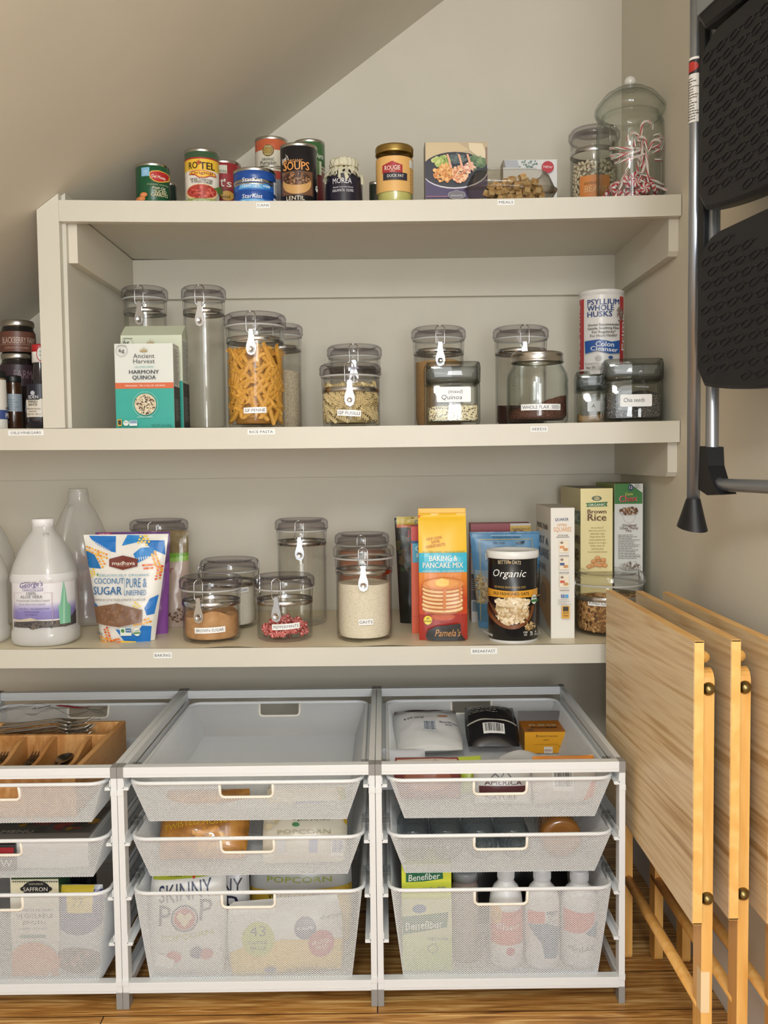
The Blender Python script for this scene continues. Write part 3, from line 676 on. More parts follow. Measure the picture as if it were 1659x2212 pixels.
canister('clear clamp canister of white grits', 720, 852.5, 1176, 2.02, 3, fill=(GRITS, .60, 'coarse white grits filling over half their canister', 'grits', .003), sticker=('GRITS', 785, 1344, .032, .0125, 1), smoke=PLAS)
KIN = canister('clear canister of granola with side clasps partly behind the folding tables', 1236, 1392, 1232, 2.06, 3, ang=PI/2+.18, side=1, fill=(GRAN, .56, 'brown granola clusters in the canister by the folding tables', 'granola', .014), smoke=PLAS)
_, kx, kz, kr, kH = KIN
b = MB(); d = Dec(b, cyl_map(kr+.0005), .004); u0 = kr*math.asin((at(1299, 1304, 2.0).x-kx)/kr); v0 = at(1299, 1304, 1.99).z-kz; d.rect(u0-.033, v0-.0065, u0+.033, v0+.0065, 'F2F3F3'); d.text('KIND CINN', u0-.0295, v0-.0035, .0072, '3C3C42', bold=0, al='l'); b.build('name_sticker', KIN[0])
# loose granola flakes lying over the fill
fl = MB(); q = random.Random(5)
for k in range(420):
    a = q.uniform(-PI, 0)+.2; z = q.uniform(.012, kH*.57); rr = kr-.0052; c = Vector((rr*math.cos(a), rr*math.sin(a), z))
    s = q.uniform(.003, .0062); m = Matrix.Rotation(a-PI/2, 4, 'Z') @ Matrix.Rotation(q.uniform(-.5, .5), 4, 'X') @ Matrix.Rotation(q.uniform(0, 3), 4, 'Y')
    fl.ball(c, s, M(q.choice(['B98A55', 'A37544', 'D0A26A', '8D6237', 'C59964']), .8), 7, 4, (1, .28, .7), m)
o = fl.build('granola_flakes'); o.location = (kx, 2.06, kz); tag(o, 'toasted granola flakes pressed against the canister wall', 'granola', kind='stuff')

# --- pasta, sweets and croutons: one object each, copied
def penne_mesh():
    b = MB(); L_, r = .040, .0052; n = 12
    def fn(u, w, rr): a = 2*PI*u; x = (w-.5)*L_; x += rr*math.cos(a)*1.1; k = rr*(1+.05*math.cos(a*9)); return (x, k*math.cos(a), k*math.sin(a))
    b.grid(lambda u, w: fn(u, w, r), 24, 4, PENM, True, True); b.grid(lambda u, w: fn(u, w, r*.72), 24, 4, PENM, True, True)
    v = [fn(k/24, e, rr) for e in (0, 1) for rr in (r, r*.72) for k in range(24)]
    b.add(v, [(e*48+k, e*48+(k+1) % 24, e*48+24+(k+1) % 24, e*48+24+k) for e in (0, 1) for k in range(24)], PENM)
    return b
PENM = M('DCA445', .5, name='penne'); PENM.node_tree.nodes['Principled BSDF'].inputs['Subsurface Weight'].default_value = 0
FUSM = M('E3CE9C', .5, name='fusilli')
def fusilli_mesh():
    b = MB(); L_ = .030; 
    for s in range(3):
        def fn(u, w, s=s): a = 2*PI*s/3+u*2*PI*1.7; rr = .0009+w*.0056; return ((u-.5)*L_+.0012*math.sin(w*6), rr*math.cos(a), rr*math.sin(a))
        b.grid(fn, 26, 2, FUSM)
        def f2(u, w, s=s): p = fn(u, w); return (p[0]+.0011, p[1], p[2])
        b.grid(f2, 26, 2, FUSM)
        v = [f(k/26, 1) for f in (fn, f2) for k in range(27)]; b.add(v, [(k, k+1, 28+k, 27+k) for k in range(26)], FUSM, True)
    b.tube([(-L_/2, 0, 0), (L_/2, 0, 0)], .0013, FUSM, 6)
    return b
def pour(proto_mb, name, label, cat, group, origin, rcyl, h0, h1, n, core=None, seed=1, flat=.5, rin=.0056, length=.04):
    """pieces against the jar wall and over the top, packed in rows"""
    q = random.Random(seed); first = proto_mb.build(name); tag(first, label, cat, group); out = []; O = Vector(origin); k = 0; tries = 0
    placed = []
    while k < n and tries < 60000:
        tries += 1; a = q.uniform(-PI, .0) if q.random() < .86 else q.uniform(0, PI); z = q.uniform(h0, h1)
        if q.random() < .22: rr = rcyl*math.sqrt(q.random())*.8; z = h1+q.uniform(-.004, .004); top = True
        else: top = False; rr = math.sqrt(max(0, rcyl**2-(length*.42)**2))-rin*.5
        tl = q.gauss(0, .55); c = Vector((rr*math.cos(a), rr*math.sin(a), z))
        if any((c-p).length < rin*2.15 for p in placed[-400:]): 
            continue
        th = a+PI/2+(q.uniform(-PI, PI) if top else q.gauss(0, .12))
        m = Matrix.Translation(O+c) @ Matrix.Rotation(th, 4, 'Z') @ Matrix.Rotation(tl*(.4 if top else 1), 4, 'Y') @ Matrix.Rotation(q.uniform(0, 6), 4, 'X')
        ax = (m.to_3x3() @ Vector((1, 0, 0)))*length*.5*.95
        if any(max(math.hypot(*(c+s*ax).xy), 0) > rcyl-.002 for s in (-1, 1)) or min((c+s*ax).z for s in (-1, 1)) < .012: continue
        placed.append(c); o = first if k == 0 else first.copy()
        if k: COL.objects.link(o)
        o.matrix_world = m; k += 1
    return k
_, ex, ez, er, eH = PEN
pour(penne_mesh(), 'penne_piece', 'golden penne tube in the clamp canister', 'pasta', 'penne in the canister', (ex, 2.02, ez), er-.0035, .018, eH*.66, 165, seed=3, rin=.0050)
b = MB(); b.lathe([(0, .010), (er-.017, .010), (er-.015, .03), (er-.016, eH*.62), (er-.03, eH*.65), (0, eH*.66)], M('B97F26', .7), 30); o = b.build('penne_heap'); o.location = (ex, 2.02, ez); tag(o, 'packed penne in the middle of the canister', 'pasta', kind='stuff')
_, fx, fz, fr_, fH = FUS
pour(fusilli_mesh(), 'fusilli_piece', 'pale fusilli spiral in the low clamp canister', 'pasta', 'fusilli in the canister', (fx, 2.02, fz), fr_-.0035, .014, fH*.62, 120, seed=8, rin=.0046, length=.030)
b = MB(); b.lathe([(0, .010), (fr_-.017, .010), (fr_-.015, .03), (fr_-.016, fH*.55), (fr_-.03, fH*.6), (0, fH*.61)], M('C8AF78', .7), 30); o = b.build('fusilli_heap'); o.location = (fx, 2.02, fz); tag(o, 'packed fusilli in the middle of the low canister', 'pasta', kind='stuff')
# peppermints wrapped, in the low canister
MRED, MWHT = M('C93A46', .35, name='mint_red'), M('F3E9E4', .35, name='mint_white')
def mint(k=1., red=MRED, wht=MWHT):
    b = MB(); r = .0085*k; n = 24
    def fn(i): return red if (i//2) % 2 else wht
    for i in range(n):
        a0, a1 = 2*PI*i/n, 2*PI*(i+1)/n
        pf = [(.0, .0035*k), (r*.45, .0034*k), (r*.85, .0022*k), (r, 0), (r*.85, -.0022*k), (r*.45, -.0034*k), (0, -.0035*k)]
        v = []; tw = .9
        for a in (a0, a1): v += [(rr*math.cos(a+tw*rr/r), rr*math.sin(a+tw*rr/r), z) for rr, z in pf]
        b.add(v, [(j, 7+j, 8+j, 1+j) for j in range(6)], fn(i), True)
    return b
def heap(first, n, O, rad, zf, seed, sp, xs=1., tilt=1.2, cond=None, scale=None):
    q = random.Random(seed); k = 1; pl = []; tries = 0
    while k < n and tries < 40000:
        tries += 1; a = q.uniform(0, 2*PI); rr = rad*math.sqrt(q.random()); c = Vector((rr*math.cos(a)*xs, rr*math.sin(a), 0)); c.z = zf(c.x, c.y, q)
        if any((c-p).length < sp for p in pl): continue
        pl.append(c); o = first.copy(); COL.objects.link(o); k += 1
        o.location = Vector(O)+c; o.rotation_euler = (q.uniform(-tilt, tilt), q.uniform(-tilt, tilt), q.uniform(0, 6))
    return pl
_, mx_, mz_, mr_, mH_ = MINT
m0 = mint(1.05, M('C9303C', .3), M('E8A7A2', .35)).build('peppermint'); tag(m0, 'red striped peppermint in the low clamp canister', 'peppermint', 'peppermints in the canister'); m0.location = (mx_, 2.03-.02, mz_+.014)
heap(m0, 75, (mx_, 2.03, mz_), mr_-.014, lambda x, y, q: .014+q.random()*max(0, .034*(1-(x*x+y*y)/(mr_*mr_))), 4, .0108)

# ---------------------------------------------------------------- glass jars
def square_jar(label, px0, px1, ytop, Y, i, mt, fr, lab, cat, rot, dep=None, text=None, twolines=None, lidh=.034):
    a, c = at(px0, 850, Y), at(px1, 850, Y); x = (a.x+c.x)/2; w = (c.x-a.x)
    cs, sn = abs(math.cos(rot)), abs(math.sin(rot)); hw = w/(cs+sn)/2 if rot else w/2
    z0 = lvl(i, x)+.0005; H = at((px0+px1)/2, ytop, Y-hw*.5).z-z0
    root = T('square_glass_jar', label, 'jar', (x, Y, z0), rot)
    def sq(hw_, z, r=.010): return [(hw_*k[0], hw_*k[1], z) for k in rr8(r/hw_)]
    def rr8(q): 
        p = []
        for sx, sy, a0 in ((1, 1, 0), (-1, 1, 90), (-1, -1, 180), (1, -1, 270)):
            for k in range(5): w_ = R(a0+22.5*k); p.append((sx*(1-q)+q*math.cos(w_), sy*(1-q)+q*math.sin(w_)))
        return p
    def loft(b, secs, mat, r=.010):
        v = [p for hw_, z in secs for p in sq(hw_, z, r)]; m = 20
        b.add(v, [(k*m+j, k*m+(j+1) % m, (k+1)*m+(j+1) % m, (k+1)*m+j) for k in range(len(secs)-1) for j in range(m)]+[tuple(range(m))[::-1], tuple((len(secs)-1)*m+j for j in range(m))], mat, True)
    body = H-lidh; b = MB()
    loft(b, [(hw*.90, 0), (hw*.985, .004), (hw, .010), (hw, body-.016), (hw*.97, body-.008), (hw*.90, body-.004), (hw*.88, body+.004), (hw*.85, body+.004), (hw*.86, body-.008), (hw-.0045, body-.02), (hw-.0045, .012), (hw*.9, .008)], GLASS, hw*.28); b.build('jar_body', root)
    b = MB(); loft(b, [(hw*.97, body-.012), (hw*1.0, body-.009), (hw*1.01, H-.012), (hw*.98, H-.002), (hw*.93, H), (hw*.90, H-.004), (hw*.88, H-.005), (hw*.90, H-.010), (hw*.93, body-.01)], LIDG, hw*.2); lid = b.build('glass_lid', root)
    b = MB(); loft(b, [(hw*.88, body-.004), (hw*.92, body), (hw*.92, H-.016), (hw*.86, H-.012)], GASK2, hw*.25); b.build('seal_collar', lid)
    b = MB(); hf = body*fr; hi = hw-.0055; rr_ = hw*.22; n = 20; q = rnd.uniform(0, 9)
    zt = lambda px, py: hf+noise.noise(Vector((px*25+q, py*25, 0)))*.010
    ring = sq(hi, 0, rr_); v = [(p[0]*.95, p[1]*.95, .0095) for p in ring]+[(p[0], p[1], .014) for p in ring]+[(p[0], p[1], zt(p[0], p[1])) for p in ring]
    for k in range(8, 0, -1): f = k/9; v += [(p[0]*f, p[1]*f, zt(p[0]*f, p[1]*f)) for p in ring]
    b.add(v, [(k*n+j, k*n+(j+1) % n, (k+1)*n+(j+1) % n, (k+1)*n+j) for k in range(10) for j in range(n)]+[tuple(range(n))[::-1], tuple(10*n+j for j in range(n))], mt)
    o = b.build(cat.replace(' ', '_')+'_fill'); o.location = (x, Y, z0); o.rotation_euler = (0, 0, rot); tag(o, lab, cat, kind='stuff')
    if text:
        u0, v0, w_, h_ = text[1:]; b = MB(); d = Dec(b, front_map(-hw-.0003)); r = .003
        d.poly([(u0+sx*(w_/2-r)+r*math.cos(R(a0+30*k)), v0+sy*(h_/2-r)+r*math.sin(R(a0+30*k))) for sx, sy, a0 in ((1, 1, 0), (-1, 1, 90), (-1, -1, 180), (1, -1, 270)) for k in range(4)], 'F0F1F1')
        if twolines: d.text(twolines, u0+.004, v0+h_*.08, h_*.24, '2A2A2E', w_*.42, bold=0, shear=.15); d.text(text[0], u0-.004, v0-h_*.32, h_*.30, '2A2A2E', w_*.6, bold=0, shear=.1)
        else: d.text(text[0], u0-w_*.06, v0-h_*.12, h_*.34, '2A2A2E', w_*.66 if len(text[0]) > 2 else None, bold=0, shear=.1)
        b.build('handwritten_label', root)
    return root, x, z0, hw, H
LIDG = clear('jar_lid_glass', (.72, .74, .73), (.25, .27, .27), 1.52); GASK2 = clear('lid_collar', (.75, .77, .77), (.5, .5, .5), 1.4, .2, .42)
square_jar('square glass jar of mixed quinoa with handwritten label', 918, 1033, 783, 2.01, 2, QUIN, .44, 'cream and brown quinoa in the square glass jar', 'quinoa', 0, text=('Quinoa', 0, .064, .072, .032), twolines='(mixed)')
square_jar('square glass jar of grey chia seeds with handwritten label', 1293, 1433, 777, 2.04, 2, CHIA, .62, 'grey chia seeds in the square glass jar', 'chia seeds', R(-9), text=('Chia seeds', .004, .046, .066, .026))
AJ = square_jar('smaller square glass jar under the psyllium tub with light brown grain', 1236, 1346, 803, 2.21, 2, TAN, .30, 'light brown grain in the smaller square glass jar', 'grain', R(-9), text=('A', -.012, .045, .03, .024))
def flax():
    Y = 2.03; x, r, z0, H = place(1095, 1226, Y, 2, 763); root = T('round_glass_jar', 'round glass jar of flax seed with silver screw lid', 'jar', (x, Y, z0)); t = .003
    b = MB(); b.lathe([(0, .004), (r*.7, .003), (r*.86, 0), (r*.97, .006), (r, .018), (r, H*.62), (r*.97, H*.71), (r*.86, H*.79), (r*.81, H*.82), (r*.81, H*.97), (r*.78, H*.97), (r*.78, H*.82), (r*.94, H*.70), (r-t, H*.62), (r-t, .02), (r*.85, .009), (0, .009)], GLASS, 60); b.build('jar_body', root)
    b = MB(); b.lathe([(0, H), (r*.80, H), (r*.845, H-.003), (r*.85, H-.0055), (r*.835, H-.007), (r*.85, H-.018), (r*.87, H-.0205), (r*.85, H-.022), (r*.82, H-.022)], STEEL, 60); b.build('screw_lid', root)
    b = MB()
    for k in range(11):
        z = .05+.0042*k
        for s in (-1, 1):
            a0 = -PI/2+s*.88; b.tube([((r+.0001)*math.cos(a0+s*e), (r+.0001)*math.sin(a0+s*e), z) for e in (0, .06, .12 if k % 2 else .2)], .0005, GLASS, 5)
    b.build('embossed_scale', root)
    b = MB(); rf = r-t-.001; q = 3.3
    zt = lambda px, py: H*.30+px*.30+noise.noise(Vector((px*25, py*25, 1)))*.006
    def top(u, w): a = 2*PI*u; px, py = rf*w*math.cos(a), rf*w*math.sin(a); return (px, py, zt(px, py))
    b.grid(top, 44, 12, FLAX, True, True)
    def wl(u, w): a = 2*PI*u; px, py = rf*math.cos(a), rf*math.sin(a); s = min(1, .86+w*.9); return (px*s, py*s, .0105+(zt(px, py)-.0105)*w)
    b.grid(wl, 44, 8, FLAX, True, True); b.lathe([(0, .0105), (rf*.86, .0105)], FLAX, 44)
    o = b.build('flax_seed_fill'); o.location = (x, Y, z0); tag(o, 'reddish brown flax seed sloping in the round glass jar', 'flax seed', kind='stuff')
    b = MB(); d = Dec(b, cyl_map(r+.0004), .004); u0, v0 = r*math.asin((at(1170, 879, Y-r).x-x)/r), at(1170, 879, Y-r).z-z0
    d.rect(u0-.045, v0-.0065, u0+.045, v0+.0065, 'F2F3F3'); d.text('WHOLE FLAX  SEED', u0, v0-.0035, .0072, '3C3C42', .083, bold=0); b.build('name_sticker', root)
flax()
# ---------------------------------------------------------------- top shelf jars
def bean_jar():
    Y = 2.2; x, r, z0, H = place(1229, 1338, Y, 1, 284); root = T('bean_jar', 'clear lidded canister of white beans with orange label', 'canister', (x, Y, z0)); rb = r*.93
    b = MB(); b.lathe([(0, .004), (rb*.9, 0), (rb, .01), (rb, H-.03), (rb*.97, H-.02), (rb*.94, H-.02), (rb-.003, H-.03), (rb-.003, .012), (0, .008)], PLAS, 48); b.build('jar_body', root)
    b = MB(); b.lathe([(0, H-.004), (r*.8, H-.004), (r*.9, H), (r, H-.008), (r, H-.018), (r*.95, H-.024), (r*.9, H-.022), (r*.85, H-.008), (0, H-.008)], SMOKE, 48); b.build('lid', root)
    b = MB(); b.lathe([(rb+.0003, H-.060), (rb+.0014, H-.058), (rb+.0014, H-.050), (rb+.0003, H-.048)], CHROME, 48); b.build('metal_band', root)
    clasp(root, rb, H, .55)
    b = MB(); d = Dec(b, cyl_map(rb+.0005), .004); u = rb*math.asin((at(1285, 400, Y-rb).x-x)/rb); d.rect(u-.036, .003, u+.036, at(1285, 377, Y-rb).z-z0, 'D98A4B'); vz = lambda py: at(1285, py, Y-rb).z-z0; d.text('zursun', u-.009, vz(396.5), .0075, '7A5A2C', .030, bold=.01); d.text('BEANS', u-.022, vz(413.5), .014, 'E3B985', .050, bold=.03, al='l'); b.build('orange_label', root)
    bean = MB(); 
    bean.ball((0, 0, 0), .0046, M('E0D2B6', .45), 10, 6, (1.25, .78, .72)); first = bean.build('white_bean'); tag(first, 'white dried bean in the canister with the orange label', 'bean', 'white beans in the canister')
    q = random.Random(11); rc = rb-.0075; hf = at(1270, 358, Y).z-z0; n = 0; pl = []; tries = 0
    while n < 230 and tries < 50000:
        tries += 1; a = q.uniform(-PI*1.05, .05); wall = q.random() < .72
        z = q.uniform(.045, hf-.012) if wall else hf-.010+q.uniform(-.005, .007); rr = rc if wall else rc*math.sqrt(q.random())
        c = Vector((rr*math.cos(a), rr*math.sin(a), z))
        if any((c-p).length < .0080 for p in pl): continue
        pl.append(c); o = first if n == 0 else first.copy()
        if n: COL.objects.link(o)
        n += 1; o.location = Vector((x, Y, z0))+c; o.rotation_euler = (q.uniform(-.4, .4), q.uniform(-1.4, 1.4), a+PI/2+q.uniform(-.3, .3)) 
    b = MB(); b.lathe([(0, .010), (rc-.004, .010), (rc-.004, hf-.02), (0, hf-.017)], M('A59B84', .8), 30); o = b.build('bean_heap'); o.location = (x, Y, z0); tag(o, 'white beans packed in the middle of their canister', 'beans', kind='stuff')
bean_jar()
def candy_jar():
    Y = 2.07; x, r, z0, H = place(1287, 1435, Y, 1, 166); root = T('candy_jar', 'tall clear apothecary jar with domed lid and ball knob holding candy canes', 'candy jar', (x, Y, z0))
    zj = at(1360, 250, Y).z-z0   # top of the jar body, where the lid sits
    rb = r*.965; t = .003; b = MB()
    b.lathe([(0, .004), (rb*.9, 0), (rb, .012), (rb, zj-.045), (rb*.985, zj-.02), (rb*.86, zj-.006), (rb*.84, zj), (rb*.8, zj), (rb*.82, zj-.008), (rb*.95, zj-.025), (rb-t, zj-.046), (rb-t, .014), (0, .008)], GLASS, 64); b.build('jar_body', root)
    top = H-.028; b = MB()
    b.lathe([(rb*.80, zj-.014), (r*.84, zj-.006), (r*.97, zj-.002), (r*1.02, zj+.006), (r*1.01, zj+.014), (r*.95, zj+.022), (r*.86, zj+.030), (r*.80, zj+.034), (r*.79, zj+.037), (r*.70, zj+.044), (r*.55, zj+.050), (r*.48, zj+.053), (r*.46, zj+.055), (r*.28, top-.001), (r*.12, top+.001), (0, top+.002), (0, top-.002), (r*.27, top-.005), (r*.54, zj+.046), (r*.78, zj+.031), (r*.97, zj+.012), (r*.97, zj+.004), (r*.8, zj-.004)], GLASS, 64); lid = b.build('domed_lid', root)
    b = MB(); b.lathe([(0, top+.003), (r*.09, top+.004), (r*.08, top+.008), (r*.13, top+.010), (r*.17, top+.016), (r*.15, top+.023), (r*.08, H), (0, H+.0005)], M('E6E4DE', .1, coat=1.), 28); b.build('ball_knob', lid)
    # candy canes
    cg = M('2F6B3C', .35, name='cane_green')
    def cane():
        b = MB(); pts = []
        for k in range(22): pts.append(Vector((0, 0, .105*k/21)))
        for k in range(1, 13): a = PI*k/13; pts.append(Vector((.012-.012*math.cos(a), 0, .105+.012*math.sin(a))))
        pts.append(Vector((.024, 0, .098))); n = len(pts); seg = 12; v = []; 
        for i, p in enumerate(pts):
            tt = (pts[min(i+1, n-1)]-pts[max(i-1, 0)]).normalized(); a_ = Vector((0, 1, 0)); b_ = tt.cross(a_)
            for k in range(seg): w = 2*PI*k/seg+i*.42; v.append(p+a_*.0031*math.cos(w)+b_*.0031*math.sin(w))
        for k in range(seg):
            mt = MRED if k in (0, 1) else (cg if k == 4 else (MRED if k == 6 else MWHT))
            b.add(v, [(i*seg+k, i*seg+(k+1) % seg, (i+1)*seg+(k+1) % seg, (i+1)*seg+k) for i in range(n-1)], mt, True); 
        b.add(v, [tuple(range(seg))[::-1], tuple((n-1)*seg+k for k in range(seg))], MWHT)
        return b
    first = None; O = Vector((x, Y, z0))
    # (foot x, y, z, tilt about y, tilt about x, turn)
    poses = [(.028, -.012, .075, -.05, .05, .4), (.018, .000, .06, .05, -.08, 2.4), (.044, .008, .045, -.12, .02, 2.9), (.040, -.02, .040, -.10, .1, 3.3), (.010, -.018, .042, .30, .05, .2), (.006, .018, .050, .32, -.05, 2.8), (-.044, -.012, .012, .36, .02, .1), (-.047, .010, .014, .42, .0, 3.0),
             (-.048, -.004, .118, 1.35, .1, 2.7), (-.045, .014, .130, 1.5, .2, .5), (-.042, -.016, .104, 1.30, .0, 1.9), (-.050, .002, .142, 1.62, .1, .3), (.000, -.030, .067, 1.95, .1, .4), (.012, -.024, .082, 2.0, -.1, 3.1)]
    for k, (px, py, pz, ty, tx, tzz) in enumerate(poses):
        if k == 0: first = cane().build('candy_cane'); tag(first, 'red, white and green candy cane in the tall jar', 'candy cane', 'candy canes in the jar'); o = first
        else: o = first.copy(); COL.objects.link(o)
        o.location = O+Vector((px*.9, py, pz)); o.rotation_euler = (tx, ty, tzz*.0); 
        if tzz > 1.5: o.scale = (-1, 1, 1)
    m1 = mint(1.35).build('peppermint'); tag(m1, 'red and white peppermint at the bottom of the tall jar', 'peppermint', 'peppermints in the tall jar'); m1.location = O+Vector((0, -.04, .02)); m1.rotation_euler = (1.2, .2, 0)
    heap(m1, 54, O, rb-.017, lambda px, py, q: .017+q.random()*max(.004, .062*(1-(px*px+py*py)/(rb*rb)*.8)), 9, .0158)
candy_jar()
# crouton tub
TUB = clear('tub_plastic', (.90, .88, .84), (.42, .40, .37), 1.5, .05)
def crouton_tub():
    Y = 2.03; a, c = at(996, 400, Y), at(1200, 400, Y); x = (a.x+c.x)/2; hw = (c.x-a.x)/2; z0 = lvl(1, x)+.0004; H = at(1110, 362, Y-.05).z-z0; hd = .066
    root = T('crouton_tub', 'clear clamshell tub of toasted croutons', 'food tub', (x, Y, z0))
    def se(w, d, z, n=44): return [(w*math.copysign(abs(math.cos(2*PI*k/n))**.55, math.cos(2*PI*k/n)), d*math.copysign(abs(math.sin(2*PI*k/n))**.55, math.sin(2*PI*k/n)), z) for k in range(n)]
    def loft(b, secs, mat, n=44, cap=True):
        v = [p for s in secs for p in se(*s)]; b.add(v, [(k*n+j, k*n+(j+1) % n, (k+1)*n+(j+1) % n, (k+1)*n+j) for k in range(len(secs)-1) for j in range(n)]+([tuple(range(n))[::-1]] if cap else [])+([tuple((len(secs)-1)*n+j for j in range(n))] if cap else []), mat, True)
    b = MB(); zr = H*.47; loft(b, [(hw*.78, hd*.74, 0), (hw*.84, hd*.80, .004), (hw*.97, hd*.96, zr-.002), (hw, hd, zr), (hw, hd, zr+.001), (hw*.955, hd*.945, zr+.001), (hw*.82, hd*.78, .005), (hw*.77, hd*.72, .0012)], TUB); b.build('tub_base', root)
    b = MB(); loft(b, [(hw, hd, zr+.0012), (hw*.96, hd*.955, zr+.003), (hw*.84, hd*.82, H-.010), (hw*.78, hd*.74, H-.002), (hw*.70, hd*.64, H), (hw*.70, hd*.64, H-.001), (hw*.83, hd*.81, H-.011), (hw*.95, hd*.945, zr+.002)], TUB); lid = b.build('tub_lid', root)
    b = MB(); b.tube([(hw*(-.52+1.04*k/10), -hd*.70, H-.0015) for k in range(11)], .0022, FILM, 6); b.build('lid_rib', lid)
    b = MB(); s = .0062; 
    b.box(-s, -s, -s, s, s, s, ramp_mat('crouton', [(.3, 'B97A3C'), (.5, 'DDBC86'), (.7, 'E8D0A0')], 90, .8, bump=.6), .0014); first = b.build('crouton'); tag(first, 'toasted bread crouton in the clear tub', 'crouton', 'croutons in the tub')
    q = random.Random(2); pl = []; n = 0; tr = 0
    while n < 110 and tr < 50000:
        tr += 1; px, py = q.uniform(-1, 1), q.uniform(-1, 1); zc = .012+q.random()*(.040+.012*math.sin(px*3+1)-.012*abs(px)**3); k = .80+.14*zc/.05
        if abs(px)**3+abs(py)**3 > .92: continue
        c = Vector((px*hw*k*.82, py*hd*k*.86, zc))
        if py > .3 and zc < .03: continue
        if any((c-p).length < .0128 for p in pl): continue
        pl.append(c); o = first if n == 0 else first.copy()
        if n: COL.objects.link(o)
        o.location = Vector((x, Y, z0))+c; o.rotation_euler = (q.uniform(-.5, .5), q.uniform(-.5, .5), q.uniform(0, 3)); n += 1
crouton_tub()
# ================================================================ printed packages
CR = {'C1': (270, 290, 3.016), 'C2': (780, 140, 2.304), 'C3': (0, 480, 3.95), 'C4': (240, 600, 2.514), 'C5': (860, 600, 2.592), 'C6': (0, 1040, 3.770), 'C7': (380, 1100, 3.318), 'C8': (840, 1030, 2.860), 'D1': (0, 1460, 3.95), 'D2': (0, 1760, 4.894), 'D3': (250, 1460, 2.812), 'D4': (250, 1840, 2.812), 'D5': (790, 1460, 2.765), 'D6': (790, 1820, 2.765), 'M3': (900, 290, 5.352), 'P': (0, 0, 1)}
class Pic:
    """draws on a surface with measurements read off a crop of the photo"""
    def __init__(s, d, crop, x, yf, z0, r=None): s.d = d; s.c = CR[crop]; s.x = x; s.y = yf; s.z = z0; s.r = r; s.k = yf/F_PX/s.c[2]
    def U(s, a, b=None):
        q = at(s.c[0]+a/s.c[2], s.c[1]+(b if b is not None else 500)/s.c[2], s.y).x-s.x
        return s.r*math.asin(max(-.999, min(.999, q/s.r))) if s.r else q
    def V(s, b, a=500): return at(s.c[0]+a/s.c[2], s.c[1]+b/s.c[2], s.y).z-s.z
    def P(s, a, b): return (s.U(a, b), s.V(b, a))
    def rect(s, a0, b0, a1, b1, col): s.d.rect(s.U(a0, b1), s.V(b1, a0), s.U(a1, b1), s.V(b0, a0), col)
    def poly(s, pts, col): s.d.poly([s.P(*p) for p in pts], col)
    def ell(s, a, b, ra, rb, col, **k): s.d.ell(*s.P(a, b), ra*s.k, rb*s.k, col, **k)
    def ring(s, a, b, r0, r1, col, **k): s.d.ring(*s.P(a, b), r0*s.k, r1*s.k, col, **k)
    def text(s, t, a, b, h, col, w=None, **k): s.d.text(t, *s.P(a, b), h*s.k, col, w*s.k if w else None, **k)   # b = baseline
    def blobs(s, a, b, ra, rb, n, size, cols, seed=1): s.d.blobs(*s.P(a, b), ra*s.k, rb*s.k, n, size*s.k, cols, seed)
    def lines(s, a, b, w, h, n, col, **k): s.d.lines(*s.P(a, b), w*s.k, h*s.k, n, col, **k)
    def barcode(s, a0, b0, a1, b1, **k): s.d.barcode(s.U(a0, b1), s.V(b1, a0), s.U(a1, b1), s.V(b0, a0), **k)

def can(label, px0, px1, ytop, Y, i, bg, draw=None, z0=None, h=None, crop='C1', cat='can', metal=STEEL, name='food_can'):
    x, r, zs, H = place(px0, px1, Y, i, ytop); z0 = zs if z0 is None else z0; H = h or (at((px0+px1)/2, ytop, Y).z-z0)
    root = T(name, label, cat, (x, Y, z0)); b = MB()
    b.lathe([(0, .003), (r*.9, .003), (r*.93, 0), (r, .0005), (r, .004), (r*.975, .006), (r*.975, H-.006), (r, H-.004), (r, H-.0005), (r*.93, H), (r*.9, H-.003), (r*.5, H-.0025), (0, H-.003)], metal, 48); b.build('can_body', root)
    rl = r*.985; b = MB(); b.lathe([(r*.97, .0062), (rl, .0068), (rl, H-.0068), (r*.97, H-.0062)], M(bg, .3), 56)
    if draw: draw(Pic(Dec(b, cyl_map(rl), .004, gloss=.3), crop, x, Y-rl, z0, rl), rl, H)
    b.build('paper_label', root); return x, r, z0, H
def carrots(p, r, H):
    p.rect(105, 215, 160, 272, '86BBDD'); p.text('GEN', 132, 246, 10, 'D6ECF6', 28); p.text('LES', 132, 262, 10, 'D6ECF6', 28)
    p.poly([(158, 250), (175, 238), (212, 232), (250, 238), (268, 250), (264, 285), (240, 305), (212, 312), (185, 305), (162, 285)], 'E2B24A'); p.poly([(163, 253), (178, 243), (212, 238), (247, 243), (262, 253), (258, 283), (236, 300), (212, 306), (188, 300), (168, 283)], 'B62A2E')
    p.text('Del Monte', 214, 285, 19, 'F3E9D8', 88, shear=.12, rot=-6); p.text('MADE WITH', 212, 332, 9, 'A9B48E', 130); p.text('Fresh Cut', 215, 356, 15, 'EFE7CF', 80, shear=.4)
    p.text('SLICED', 222, 382, 20, 'E9DDB2', 72); p.text('CARROTS', 218, 406, 21, 'E9DDB2', 98)
    for q in ((100, 428, 26), (130, 398, 22), (118, 424, 24), (272, 424, 18), (286, 408, 12)): p.ell(q[0], q[1], q[2], q[2]*.7, 'D9804A'); p.ell(q[0], q[1], q[2]*.55, q[2]*.35, 'E59A62')
can('green can of sliced carrots, leftmost on the top shelf', 294, 367, 361, 2.02, 1, '1E5637', carrots)
can('dark green jar half hidden behind the carrot can', 352, 381, 397, 2.15, 1, '15302A', cat='jar', name='small_jar')
